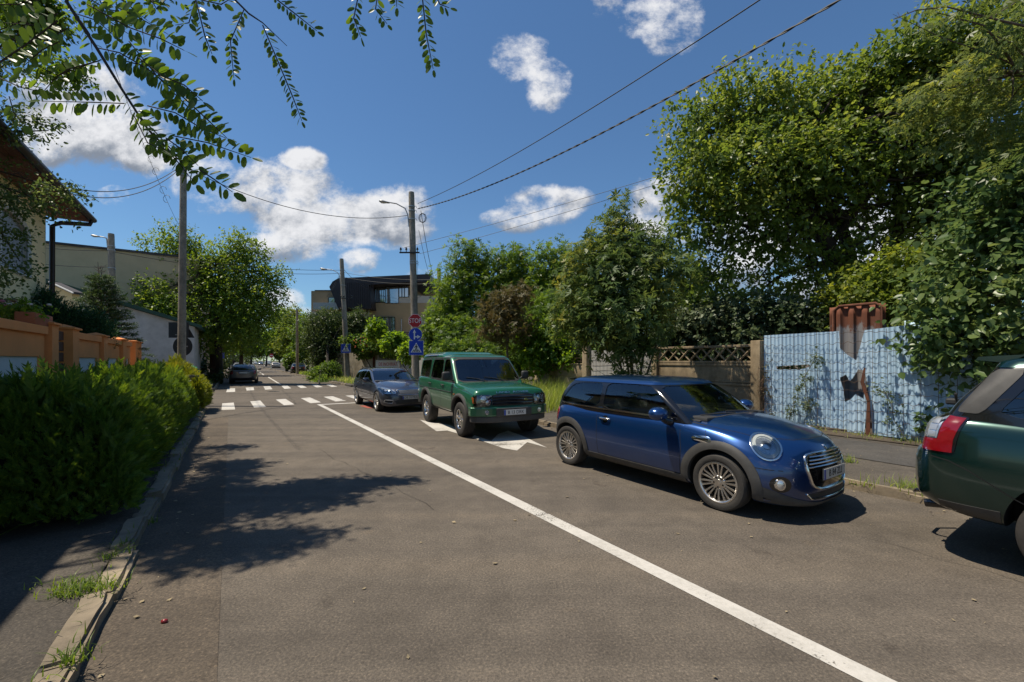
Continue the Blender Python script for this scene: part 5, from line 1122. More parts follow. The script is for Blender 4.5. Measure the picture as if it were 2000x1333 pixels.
o = sign_root('no_entry_sign', 'small round red sign in the distance on the right side', P(530,695,88)); flat(ngon(20,.42),0,.02).build('plate', M['sign_red'], o); m = MB(); m.box((-.28,-.03,-.07),(.28,-.021,.07)); m.build('bar', M['sign_white'], o); m = MB(); m.tube([(0,.05,.4),(0,.05,-2.7)],.04,8); m.build('post', M['galv'], o)
o = sign_root('blue_sign', 'small blue plate on a pale post under the left trees', P(433,695,45)); m = MB(); m.box((-.3,-.02,-.3),(.3,.0,.3)); m.build('plate', M['sign_blue'], o); m = MB(); m.tube([(0,.06,2.8),(0,.06,-2.2)],.09,8); m.build('post', M['pole'], o)
# ================================================================ right hand fences
N0 = 11.13
def corr_material():
    m, nt, N, L, b = nmat('blue_corrugated'); t = tex(N, L, 'noise', 2.6, 9, .75); t2 = tex(N, L, 'noise', .8, 5, .7, stretch=(1,1,.4)); t3 = tex(N, L, 'noise', 17, 7, .8, stretch=(1,1,.5))
    r = ramp(N, [(.30, (.30,.46,.62)), (.55, (.44,.60,.74)), (.75, (.54,.67,.78))]); L.new(t2.outputs['Fac'], r.inputs[0])
    r2 = ramp(N, [(.66, (0,0,0)), (.72, (1,1,1))]); ad = N.new('ShaderNodeMath'); ad.operation = 'ADD'; L.new(t.outputs['Fac'], ad.inputs[0]); L.new(t3.outputs['Fac'], ad.inputs[1]); sb = N.new('ShaderNodeMath'); sb.operation = 'MULTIPLY'; sb.inputs[1].default_value = .56; L.new(ad.outputs[0], sb.inputs[0]); L.new(sb.outputs[0], r2.inputs[0])
    mx = N.new('ShaderNodeMix'); mx.data_type = 'RGBA'; L.new(r2.outputs[0], mx.inputs[0]); L.new(r.outputs[0], mx.inputs[6]); mx.inputs[7].default_value = (.14,.06,.035,1); L.new(mx.outputs[2], b.inputs['Base Color']); b.inputs['Roughness'].default_value = .55
    return m
def rust_material():
    m, nt, N, L, b = nmat('rusty_sheet'); t = tex(N, L, 'noise', 2.2, 9, .75, stretch=(1,1,.5)); sp = tex(N, L, 'noise', 9, 6, .7)
    co = N.new('ShaderNodeTexCoord'); sx = N.new('ShaderNodeSeparateXYZ'); L.new(co.outputs['Object'], sx.inputs[0]); mr = N.new('ShaderNodeMapRange'); mr.inputs[1].default_value = 1.9; mr.inputs[2].default_value = 2.9; mr.inputs[3].default_value = -.12; mr.inputs[4].default_value = .30; L.new(sx.outputs[2], mr.inputs[0])
    ad = N.new('ShaderNodeMath'); ad.operation = 'ADD'; L.new(t.outputs['Fac'], ad.inputs[0]); L.new(mr.outputs[0], ad.inputs[1])
    r = ramp(N, [(.50, (.22,.21,.21)), (.57, (.14,.05,.025)), (.8, (.17,.05,.02))]); L.new(ad.outputs[0], r.inputs[0]); L.new(r.outputs[0], b.inputs['Base Color']); b.inputs['Roughness'].default_value = .8
    return m
M['corr'] = corr_material(); M['rust'] = rust_material(); M['rust_wire'] = simple('rusty_wire', (.075,.045,.03), .8, var=.4, vs=4); M['rust_bar'] = simple('rust_bar', (.13,.045,.022), .85, var=.4, vs=6, bump=.4)
def corr_panel(parent, s0, s1, zb, zt0, zt1, n, lean=0.0, holes=(), wl=.085, amp=.011, tilt=0.0, mat='corr', trap=False, name='corrugated_sheet'):
    k = int(abs(s1-s0)/wl*8); vs = []; rows = 14; L_ = s1-s0
    for r_ in range(rows+1):
        for i in range(k+1):
            u = i/k; s = s0+L_*u; zt = zt0+(zt1-zt0)*u; z = zb+(zt-zb)*r_/rows; ph = 2*math.pi*abs(s-s0)/wl
            w = math.sin(ph); w = max(-1,min(1,w*2.6)) if trap else w
            dn = amp*w+lean*(z-zb)+.02*math.sin(s*1.7+z); vs.append(S(s+tilt*(z-zb), n+dn, z))
    fs = [(r_*(k+1)+i, r_*(k+1)+i+1, (r_+1)*(k+1)+i+1, (r_+1)*(k+1)+i) for r_ in range(rows) for i in range(k)]
    m = MB(); m.add(vs, fs); o = m.build(name, M[mat], parent, smooth=50, fixn=False)
    md = o.modifiers.new('t','SOLIDIFY'); md.thickness = .003
    if holes:
        dg = bpy.context.evaluated_depsgraph_get(); dg.update(); o.data = bpy.data.meshes.new_from_object(o.evaluated_get(dg)); o.modifiers.clear(); cs = []
        for h in holes:
            c = MB(); q = [(a, z) for a, z in h]; vs = [S(a, n-.5, z) for a, z in q]+[S(a, n+.5, z) for a, z in q]; kk = len(q); c.add(vs, [tuple(range(kk))[::-1], tuple(range(kk,2*kk))]+[(i,(i+1)%kk,kk+(i+1)%kk,kk+i) for i in range(kk)]); cs.append(tmpobj(c,[M['rust_bar']]))
        par = o.parent; boolean(o, cs); [bpy.data.objects.remove(c) for c in cs]; o.data.polygons.foreach_set('use_smooth', [True]*len(o.data.polygons)); o.data.set_sharp_from_angle(angle=R(50))
    return o
def fz(px, py, n=N0):   # (s, z) of a photo pixel on the fence plane
    r = (px-1000)/F; Y = n/(CT*r+ST); return (Y*(CT-ST*r), H+(HY-py)/F*Y)
cf = empty('corrugated_fence', (0,0,0), 0, 'pale blue corrugated metal fence with torn rusty holes', 'fence')
s_a = fz(1493,657)[0]; s_b = fz(1662,657)[0]
h1 = [fz(1638,640),fz(1640,680),fz(1655,694),fz(1672,704),fz(1690,640)]
h2 = [fz(1640,738),fz(1652,732),fz(1660,745),fz(1668,736),fz(1676,722),fz(1690,724),fz(1688,780),fz(1672,770),fz(1662,780),fz(1650,786),fz(1646,760)]
h3 = [fz(1688,720),fz(1700,780),fz(1706,850),fz(1690,850),fz(1694,790)]
h4 = [fz(1516,716),fz(1580,712),fz(1584,716),fz(1562,722),fz(1518,722)]
corr_panel(cf, s_a, fz(1668,700)[0], .16, 2.28, 2.30, N0, holes=(h1,h2,h4)); 
corr_panel(cf, fz(1656,700)[0], fz(1790,700)[0], .12, 2.26, 2.36, N0-.035, .01, holes=(h1,h2,h3), tilt=.03)
corr_panel(cf, fz(1782,700)[0], fz(1800,700)[0]-1.6, .10, 2.44, 2.50, N0-.06, .02, tilt=.05)
rp = empty('metal_sheet', (0,0,0), 0, 'rusty ribbed metal sheet standing up behind the blue fence', 'metal sheet'); corr_panel(rp, fz(1620,640,11.4)[0], fz(1728,640,11.4)[0], .2, 2.86, 2.86, 11.42, wl=.235, amp=.03, mat='rust', trap=True, name='ribbed_sheet')
m = MB(); a, b = fz(1628,605,11.4), fz(1722,605,11.4)
m.tube([S(a[0],11.40,2.0),S(a[0],11.40,2.78),S(a[0]-.10,11.40,2.87),S(b[0]+.10,11.40,2.87),S(b[0],11.40,2.78),S(b[0],11.40,2.0)], .03, 8); m.build('frame', M['rust_bar'], rp, smooth=40)
m = MB(); m.tube([S(fz(1692,725)[0],N0-.09,1.5), S(fz(1688,760)[0],N0-.10,1.2), S(fz(1700,800)[0],N0-.10,.8), S(fz(1699,850)[0],N0-.10,.12)], [.02,.045,.035,.05], 4); tag(m.build('rusty_post', M['rust_bar'], smooth=30), 'rust brown strip of metal leaning at the torn hole of the fence', 'post')
# welded wire mesh in front of the corrugated sheets
m = MB(); s0, s1 = s_a+.03, fz(1800,700)[0]-1.5
for k in range(11):
    z = .18+k*.205; n = 170; m.tube([S(s0+(s1-s0)*i/n, N0-.12+.01*math.sin(i*.9), z+.022*math.sin(2*math.pi*(s0+(s1-s0)*i/n)/.19)*(1 if k % 2 else .55)+.02*math.sin(i*.06+k)) for i in range(n+1)], .005, 4, cap=False)
s = s0
while s > s1: m.tube([S(s,N0-.125,.06), S(s-.01,N0-.115,1.1), S(s+.015*math.sin(s*5),N0-.125,2.3)], .005, 4, cap=False); s -= .245
tag(m.build('wire_mesh_fence', M['rust_wire']), 'wavy wire mesh stretched in front of the blue corrugated sheets', 'mesh fence')
def conc_post(s, h, label, w=.22):
    m = MB(); bm = bmesh.new(); M4 = Matrix.Translation(S(s, N0, 0)) @ Matrix.Rotation(SANG,4,'Z'); m.box((-w/2,-w*.55,-.1),(w/2,w*.55,h),.02,M4); return tag(m.build('fence_post', M['conc'], smooth=30), label, 'post', 'concrete fence posts')
conc_post(fz(1480,700)[0], 2.16, 'concrete fence post between lattice panel and blue sheets', .24); conc_post(fz(1284,700)[0]+.05, 2.10, 'concrete fence post behind the maple stems left of the lattice', .20); conc_post(fz(1146,700)[0], 2.24, 'concrete fence post at the left edge of the white board', .24)
def wbox(m, s0, s1, n0, n1, z0, z1, bev=0): # box aligned with the street
    M4 = Matrix.Translation(S((s0+s1)/2,(n0+n1)/2,0)) @ Matrix.Rotation(SANG,4,'Z'); a = abs(s1-s0)/2; b = abs(n1-n0)/2; m.box((-a,-b,z0),(a,b,z1),bev,M4)
sa, sb = fz(1480,700)[0]+.12, fz(1284,700)[0]-.05
lf = empty('lattice_fence', (0,0,0), 0, 'mossy concrete panel fence with crossed lattice on top', 'fence')
m = MB()
for z0, z1 in ((-.05,.52),(.53,1.06),(1.07,1.58)): wbox(m, sa, sb, N0-.02, N0+.04, z0, z1, .012); wbox(m, sa, sb, N0-.045, N0-.022, z1-.07, z1-.005, .006); wbox(m, sa, sb, N0-.04, N0-.022, z0+.005, z0+.05, .006)
m.build('wall_panel', M['conc'], lf, smooth=30)
m = MB(); wbox(m, sa, sb, N0-.05, N0+.05, 1.585, 1.645, .01); wbox(m, sa, sb, N0-.05, N0+.05, 2.0, 2.07, .012); k = 8; w = (sb-sa)/k
for i in range(k):
    for q in (0,1):
        a = S(sa+w*i, N0+(.012 if q else -.012), 1.64 if q else 2.0); b = S(sa+w*(i+1), N0+(.012 if q else -.012), 2.0 if q else 1.64); m.tube([a,b], .026, 4)
m.build('lattice', M['conc'], lf)
m = MB(); sa, sb = fz(1290,700)[0], fz(1150,700)[0]-.12; wbox(m, sa, sb, N0+.02, N0+.04, .25, 2.03); tag(m.build('white_board', simple('white_board', (.40,.38,.35), .7, var=.2, vs=2, bump=.15)), 'pale grey board wall behind the maple stems', 'board')
m = MB(); s = sa
while s < sb: m.tube([S(s,N0-.05,.1), S(s+.01,N0-.06,2.0)], .004, 4, cap=False); s += .18
for k in range(10): m.tube([S(sa+(sb-sa)*i/10, N0-.055, .15+k*.19+.02*math.sin(i+k)) for i in range(11)], .004, 4, cap=False)
tag(m.build('wire_mesh_fence', M['rust_wire']), 'wire mesh hanging in front of the pale board', 'mesh fence')
lw = empty('low_wall', (0,0,0), 0, 'low weathered concrete wall with rusty mesh above the weeds', 'wall'); sa, sb = fz(1146,700)[0]+.14, fz(1040,700)[0]
m = MB(); wbox(m, sa, sb, N0, N0+.08, -.1, 1.02, .01); wbox(m, sa, sb, N0-.01, N0+.06, 1.03, 1.5, .012); wbox(m, sa, sb, N0-.03, N0+.08, 1.505, 1.55, .01); m.build('wall_panel', M['conc'], lw, smooth=30)
m = MB()
for k in range(6): z = 1.62+k*.12; m.tube([S(sa+(sb-sa)*i/8, N0+.02, z+.02*math.sin(i*1.3+k)) for i in range(9)], .005, 4, cap=False)
s = sa
while s < sb: m.tube([S(s,N0+.02,1.5), S(s,N0+.02,2.3)], .005, 4, cap=False); s += .22
m.tube([S(fz(1090,700)[0],N0+.02,1.5), S(fz(1090,700)[0],N0+.02,2.35)], .03, 6); m.build('mesh', M['rust_wire'], lw)
# ================================================================ left side: orange wall, cream house, long buildings
NF = -2.66
M['orange'] = simple('orange_render', (.80,.29,.085), .85, var=.10, vs=1.2, bump=.2, bs=50); M['panel_white'] = simple('panel_white', (.60,.60,.57), .8, var=.06, vs=1.5, bump=.1)
M['slat'] = simple('dark_slat', (.055,.022,.016), .55, var=.25, vs=5); M['cream'] = simple('cream_render', (.80,.66,.36), .9, var=.08, vs=.9, bump=.25, bs=60)
M['beige'] = simple('beige_wall', (.54,.40,.25), .92, var=.16, vs=.5, bump=.2, bs=12); M['greywall'] = simple('grey_render', (.48,.46,.43), .92, var=.28, vs=.9, bump=.25, bs=10); M['roof_dark'] = simple('roof_dark', (.045,.038,.038), .7, var=.2); M['brown_soffit'] = simple('brown_soffit', (.14,.05,.03), .7, var=.25, vs=4, bump=.3, bs=12); M['green_fascia'] = simple('green_fascia', (.01,.055,.035), .5, var=.1)
gw = empty('garden_wall', (0,0,0), 0, 'orange rendered garden wall with white lower panels and capped pillars', 'wall')
S_ = lambda px: s_at(px, NF)
pil = [(86,104,2.34),(128,147,2.33),(193,204,2.30),(232,242,2.30),(254,272,2.32)]
for a, b, z in pil:
    m = MB(); s0, s1 = S_(a+(b-a)*.35), S_(b); s1 = max(s1, s0+.34); wbox(m, s0, s1, NF-.30, NF+.06, -.1, z-.06); wbox(m, s0-.04, s1+.04, NF-.34, NF+.10, z-.06, z-.02, .01)
    c = S((s0+s1)/2, NF-.12, 0); v = [S(s0-.04,NF-.34,z-.02),S(s1+.04,NF-.34,z-.02),S(s1+.04,NF+.10,z-.02),S(s0-.04,NF+.10,z-.02),Vector((c.x,c.y,z+.05))]; m.add(v,[(0,1,4),(1,2,4),(2,3,4),(3,0,4)]); m.build('pillar', M['orange'], gw)
for a, b in ((-420,90),(147,196),(204,235),(242,256)):
    s0, s1 = (S_(a) if a > 0 else 3.0), S_(b); m = MB(); wbox(m, s0, s1, NF-.16, NF-.02, 1.72, 2.10); wbox(m, s0, s1, NF-.20, NF+.03, 2.10, 2.24, .008); wbox(m, s0, s0+.22, NF-.16, NF-.02, -.1, 1.72); wbox(m, s1-.22, s1, NF-.16, NF-.02, -.1, 1.72); wbox(m, s0+.22, s1-.22, NF-.16, NF-.02, -.1,.35); m.build('wall_section', M['orange'], gw)
    m = MB(); wbox(m, s0+.22, s1-.22, NF-.15, NF-.05, .35, 1.72); m.build('white_panel', M['panel_white'], gw)
m = MB(); z = .2
while z < 2.15: wbox(m, S_(104)-.05, S_(133), NF-.10, NF-.06, z, z+.17, .008); z += .205
g = m.build('gate', M['slat'], gw)
hs_ = empty('cream_house', (0,0,0), 0, 'cream rendered house with brown eaves and dark downpipe', 'house')
NW = -4.0; sc = 15.87
m = MB(); wbox(m, 4, sc, NW-9, NW, -.1, 5.62)
o = tmpobj(m, [M['cream']]); c = MB(); s0, s1 = 12.75, 14.72
ar = [(s0,3.62),(s1,3.62),(s1,4.55)]+[((s0+s1)/2+(s1-s0)/2*math.cos(R(a)), 4.55+.38*math.sin(R(a))) for a in range(15,166,15)]+[(s0,4.55)]
k = len(ar); c.add([S(a,NW-.12,z) for a,z in ar]+[S(a,NW+.3,z) for a,z in ar], [tuple(range(k)),tuple(range(k,2*k))[::-1]]+[(i,(i+1)%k,k+(i+1)%k,k+i) for i in range(k)]); bm = None
co = tmpobj(c,[M['panel_white']]); boolean(o,[co]); bpy.data.objects.remove(co); finish(o,'wall',hs_,30)
w = MB(); w.tube([S(a,NW+.01,z) for a,z in ar+[ar[0]]], .045, 4); wo = w.build('window', M['panel_white'], hs_); w = MB(); wbox(w, s0, s1, NW-.11, NW-.08, 3.62, 4.95); w.build('shutter', simple('grey_shutter',(.30,.31,.33),.6,var=.05), wo)
w = MB(); wbox(w, s0+.62, s0+.68, NW-.075, NW-.03, 3.62, 4.93); w.build('mullion', M['panel_white'], wo)
m = MB(); v = [S(3,-3.28,5.56),S(16.55,-3.28,5.56),S(16.55,-8.5,8.6),S(3,-8.5,8.6),S(3,-3.28,5.70),S(16.55,-3.28,5.70),S(16.55,-8.5,8.74),S(3,-8.5,8.74)]; m.add(v,[(0,1,2,3),(4,7,6,5),(0,4,5,1),(1,5,6,2),(2,6,7,3),(3,7,4,0)]); rf = m.build('roof', M['roof_dark'], hs_)
m = MB()
for i in range(9): n0 = -3.30-.09*i; wbox(m, 3, 16.50, n0-.082, n0, 5.53, 5.552)
m.add([S(16.46,-3.33,5.55),S(16.46,-5.6,5.55),S(16.46,-5.6,6.9),S(16.50,-3.33,5.55),S(16.50,-5.6,5.55),S(16.50,-5.6,6.9)],[(0,1,2),(3,5,4),(0,3,4,1),(1,4,5,2),(2,5,3,0)]); m.build('eaves', M['brown_soffit'], hs_)
m = MB(); m.tube([S(3,-3.22,5.60),S(16.52,-3.22,5.60)], .07, 10); m.build('gutter', simple('gutter_brown',(.03,.022,.02),.45,.3,var=.1), hs_, smooth=50)
m = MB(); m.tube([S(16.3,-3.22,5.56),S(16.28,-3.25,5.42),S(16.0,-3.75,5.30),S(15.95,-3.90,5.18),S(15.95,-3.91,.2)], .055, 10); m.build('downpipe', simple('downpipe_brown',(.03,.018,.015),.4,.3,var=.1), hs_, smooth=50)
m = MB(); pts = [P(60,596,17), P(100,553,17), P(141,573,17), P(141,720,17), P(60,720,17)]; m.prism([(p.x,p.z) for p in pts], 17, 17.3, 'y'); m.build('annex_wall', M['cream'], hs_)
m = MB(); a, b = P(96,549,16.9), P(143,570,16.9); m.prism([(a.x,a.z),(b.x,b.z),(b.x,b.z-.09),(a.x,a.z-.09)],16.85,17.35,'y'); m.build('annex_roof', M['roof_dark'], hs_); m = MB(); m.tube([P(96,551,16.8), P(143,573,16.8)], .035, 6); m.build('annex_edge', M['panel_white'], hs_)
bb_ = empty('long_building', (0,0,0), 0, 'tall plain beige building wall behind the garden trees', 'building'); m = MB(); wbox(m, 36, 52, -40, -.9-.9, -.1, 8.55); m.build('wall', M['beige'], bb_); m = MB(); wbox(m, 35.9, 52, -40, -1.7, 8.55, 8.68); m.build('roof_edge', M['roof_dark'], bb_)
sh = empty('grey_shed', (0,0,0), 0, 'grey rendered outbuilding with sloping green roof edge', 'building')
def spoly(m, poly, s0, s1): # polygon in (n,z) extruded along s
    k = len(poly); m.add([S(s0,n,z) for n,z in poly]+[S(s1,n,z) for n,z in poly], [tuple(range(k)),tuple(range(k,2*k))[::-1]]+[(i,(i+1)%k,k+(i+1)%k,k+i) for i in range(k)])
m = MB(); spoly(m, [(-16,-.1),(-1.75,-.1),(-1.75,3.6),(-7.5,5.45),(-16,5.45)], 30.6, 35.8); m.build('wall', M['greywall'], sh)
m = MB(); spoly(m, [(-1.4,3.52),(-1.4,3.70),(-7.6,5.72),(-16,5.72),(-16,5.46),(-7.6,5.50)], 30.35, 35.9); m.build('roof', M['green_fascia'], sh)
m = MB(); wbox(m, 30.2, 30.5, -1.7, 0.0, -.1, .5); 
# waste bin lid beyond hedge
m = MB(); m.box((-.28,-.28,0),(.28,.28,1.0),.05); c = P(367,705,17.6); bn = empty('waste_bin', (c.x,c.y,.1), .3, 'green lidded waste bin behind the golden hedge end', 'bin'); m.build('bin_body', simple('bin_grey',(.03,.035,.03),.6), bn, smooth=40); m = MB(); m.lathe([(.0005,.14),(.16,.13),(.30,.07),(.34,0),(.34,-.03)], 20, 'z', Matrix.Translation((0,0,1.22)) @ Matrix.Diagonal((1,.85,1,1))); m.build('bin_lid', simple('bin_green',(.12,.42,.16),.35), bn, smooth=50); m = MB(); m.box((-.31,-.29,1.0),(.31,.29,1.2),.03); m.build('bin_rim', simple('bin_rim',(.03,.10,.04),.5), bn, smooth=40)
# ================================================================ modern house beyond the cross street
YB = 44.0; mh = empty('modern_house', (0,0,0), 0, 'modern tan house with dark metal roof and wide windows', 'house')
M['tan'] = simple('tan_wall', (.36,.27,.155), .9, var=.1, vs=.6, bump=.1); M['tan2'] = simple('tan_light', (.46,.37,.25), .9, var=.1, vs=.6); M['mroof'] = simple('metal_roof', (.035,.028,.03), .5, .3, var=.15, vs=2); M['offw'] = simple('off_white_wall', (.50,.47,.42), .85, var=.08); M['win'] = simple('window_glass', (.34,.38,.42), .05, .9, coat=.5, var=0)
def pxz(l, Y=YB): return [(P(x,y,Y).x, P(x,y,Y).z) for x, y in l]
def slab(nm, l, y0, y1, mat, par=mh): m = MB(); m.prism(pxz(l), y0, y1, 'y'); return m.build(nm, M[mat], par)
slab('wall', [(735,560),(852,560),(852,700),(735,700)] if False else [(718,592),(840,592),(840,708),(718,708)], YB, YB+12, 'tan')
slab('upper_wall', [(732,559),(800,557),(800,592),(732,592)], YB+.3, YB+10, 'tan2')
slab('left_wing', [(606,568),(656,568),(656,708),(606,708)], YB+.2, YB+12, 'tan')
slab('left_wing_corner', [(613.5,566.5),(656,566.5),(656,568),(613.5,568)], YB+.1, YB+12, 'roof_dark')
slab('balcony_parapet', [(624,595),(672,595),(672,608),(624,608)], YB-1.4, YB-1.2, 'offw'); m = MB(); a, b = P(624,595,YB-1.4), P(624,608,YB-1.4); m.box((a.x,YB-1.2,b.z),(a.x+.2,YB+.15,a.z)); m.build('balcony_side', M['offw'], mh)
slab('lower_wall', [(618,611),(718,611),(718,708),(618,708)], YB-.9, YB+.1, 'offw')
slab('roof', [(656,566),(662,556),(673,549.5),(805,543.5),(845.5,541.5),(845.5,555.5),(805,557),(731,562),(735,607.5),(672,605)], YB-1.6, YB+9, 'mroof')
m = MB()
for i in range(14): a = P(674+i*4.2,560,YB-1.6); t = P(674+i*4.2,552,YB-1.62); bt = P(674+i*4.2,605,YB-1.62); m.box((t.x-.02,YB-1.66,bt.z),(t.x+.02,YB-1.60,t.z))
m.build('roof_seams', M['mroof'], mh)
slab('right_parapet', [(800,577),(848,579),(848,595),(779,592),(779,580)], YB+.02, YB+8, 'offw')
def win(l, Y, mull=(), nm='window'):
    o = slab(nm, l, Y, Y+.12, 'win'); q = pxz(l); m = MB(); xs = [p[0] for p in q]; zs = [p[1] for p in q]; x0,x1,z0,z1 = min(xs),max(xs),min(zs),max(zs); t = .07
    for a,b,c,d in ((x0-t,z0-t,x1+t,z0),(x0-t,z1,x1+t,z1+t),(x0-t,z0,x0,z1),(x1,z0,x1+t,z1)): m.box((a,Y-.05,b),(c,Y+.02,d))
    for px in mull: x = P(px,0,Y).x; m.box((x-.05,Y-.05,z0),(x+.05,Y+.02,z1))
    m.build('window_frame', M['gloss_black'] if nm != 'white_window' else M['offw'], o); return o
win([(733,562),(752,562),(752,590),(733,590)], YB+.1, ()); win([(753.5,562),(778,562),(778,592),(753.5,592)], YB-.02); win([(780,561),(797,561),(797,580),(780,580)], YB-.02, (785,790))
win([(736,621),(771,621),(771,653),(736,653)], YB-.12, (748,)); win([(690,611),(712,611),(712,650),(690,650)], YB-1.02); win([(642,582),(653,582),(653,594),(642,594)], YB+.05); win([(626,613),(668,613),(668,640),(626,640)], YB-1.02, (640,654))
slab('column', [(713,607),(718,607),(718,708),(713,708)], YB-1.5, YB-.95, 'tan2'); m = MB(); m.tube([P(720.5,606,YB-.3), P(720.5,700,YB-.3)], .07, 8); m.build('downpipe', M['galv'], mh)
slab('balcony_slab', [(769,665.5),(857,665.5),(857,675),(773,675)], YB-6, YB, 'tan2'); m = MB(); a, b = P(769,650,YB-6), P(857,650,YB-6); zb = P(0,666,YB-6).z; m.tube([a,b],.03,6); n = 40
for i in range(n+1): q = a.lerp(b,i/n); m.tube([q,(q.x,q.y,zb)], .012, 4)
m.build('balcony_railing', M['gloss_black'], mh)
m = MB(); m.tube([P(784,624,YB-.3), P(784,662,YB-.3)], .06, 6); m.build('flue', M['galv'], mh)
ac = MB(); a = P(822,626,YB-.6); ac.box((a.x,YB-.6,a.z-.6),(a.x+.9,YB-.02,a.z),.03); ac.build('air_unit', M['offw'], mh, smooth=40)
# corner wall, banner
cw = empty('corner_wall', (0,0,0), 0, 'sunlit pale wall with dark streaks behind the far corner pole', 'wall'); m = MB(); a, b = P(636,700,40.5), P(737,700,38.0); d = (b-a); d.z = 0; L_ = d.length; M4 = Matrix.Translation((a.x,a.y,0)) @ Matrix.Rotation(math.atan2(d.y,d.x),4,'Z'); m.box((0,0,0),(L_,.2,2.35),.01,M4); m.build('wall', concrete('streaky_wall',(.50,.43,.32),2.5), cw)
m = MB(); m.box((L_*.84,-.12,0),(L_*.93,.0,2.5),.01,M4); m.build('pillar', M['offw'], cw); m = MB(); m.box((L_*.93,-.1,0),(L_*.955,.0,2.4),0,M4); m.build('gate_post', M['rust_bar'], cw)
p0 = P(734,705,36.5); p1 = P(779,727,36.5); bn = empty('rental_banner', ((p0.x+p1.x)/2, 36.5, 0), 0, 'white banner with red rental words and a phone number', 'banner'); hw = (p1.x-p0.x)/2; m = MB(); m.box((-hw,0,.5),(hw,.03,1.70)); m.build('board', simple('banner_white',(.62,.61,.58),.6,var=.06), bn)
text_mb('DE INCHIRIAT', .42, Matrix.Translation((.06,-.006,1.34)) @ Matrix.Rotation(R(90),4,'X'), .004, .60).build('red_lettering', M['sign_red'], bn); text_mb('0799 168 388', .39, Matrix.Translation((.06,-.006,.93)) @ Matrix.Rotation(R(90),4,'X'), .004, .66).build('black_lettering', M['ink'], bn)
m = MB(); a, b = P(780,700,36.8), P(905,700,33); d = b-a; d.z = 0; M4 = Matrix.Translation((a.x,a.y,0)) @ Matrix.Rotation(math.atan2(d.y,d.x),4,'Z'); m.box((0,0,0),(d.length,.15,1.9),.01,M4); tag(m.build('garden_fence', M['greywall']), 'grey garden wall between the banner and the green trees', 'wall')
# ================================================================ foliage
def shape(kind):
    if kind == 'oval': return [(0,0,0),(.28,.27,.03),(.70,.24,.02),(1,0,-.06),(.70,-.24,.02),(.28,-.27,.03)], [(0,1,2,3),(0,3,4,5)]
    if kind == 'heart': return [(0,0,0),(.12,.36,.05),(.50,.34,.05),(1,0,-.14),(.50,-.34,.05),(.12,-.36,.05)], [(0,1,2,3),(0,3,4,5)]
    if kind == 'ellipse': return [(0,0,0),(.16,.17,.02),(.5,.25,.03),(.84,.18,.0),(1,0,-.04),(.84,-.18,.0),(.5,-.25,.03),(.16,-.17,.02)], [(0,1,2,3,4),(0,4,5,6,7)]
    if kind == 'scale': return [(0,0,0),(.4,.125,.02),(1,0,-.05),(.4,-.125,.02)], [(0,1,2,3)]
    if kind == 'lance': return [(0,0,0),(.4,.15,.03),(1,0,-.1),(.4,-.15,.03)], [(0,1,2,3)]
    if kind == 'maple':
        v = [(0,0,0),(.45,.12,0),(1,0,-.08),(.45,-.12,0),(.22,.42,.02),(.62,.72,-.05),(.5,.30,0),(.22,-.42,.02),(.62,-.72,-.05),(.5,-.30,0)]
        return v, [(0,1,2,3),(0,4,5,6),(0,9,8,7)]
    return [(0,0,0),(.42,.26,.04),(1,0,-.06),(.42,-.26,.04)], [(0,1,2,3)]
def norm(a): return a/np.maximum(np.linalg.norm(a, axis=-1, keepdims=True), 1e-9)
def leaf_mesh(name, pos, axis, nrm, size, kind, mat, parent=None):
    V, Fc = shape(kind); V = np.array(V); n = len(pos); axis = norm(axis); lat = norm(np.cross(nrm, axis)); nn = np.cross(axis, lat)
    co = pos[:,None,:]+size[:,None,None]*(V[None,:,0,None]*axis[:,None,:]+V[None,:,1,None]*lat[:,None,:]+V[None,:,2,None]*nn[:,None,:])
    return raw_mesh(name, co.reshape(-1,3), Fc, n, len(V), mat, parent)
def raw_mesh(name, co, Fc, n, nv, mat, parent=None):
    k = len(Fc); fl = [len(f) for f in Fc]; idx = np.concatenate([np.array(f) for f in Fc]); li = (idx[None,:]+np.arange(n)[:,None]*nv).ravel()
    me = bpy.data.meshes.new(name); me.vertices.add(n*nv); me.vertices.foreach_set('co', co.astype(np.float32).ravel())
    me.loops.add(len(li)); me.loops.foreach_set('vertex_index', li.astype(np.int32)); st = np.concatenate([[0], np.cumsum(np.tile(fl, n))[:-1]])
    me.polygons.add(n*k); me.polygons.foreach_set('loop_start', st.astype(np.int32)); me.update(calc_edges=True); me.materials.append(mat)
    o = bpy.data.objects.new(name, me); COL.objects.link(o)
    if parent: o.parent = parent
    return o
def rand_dir(n): return norm(RNG.normal(size=(n,3)))
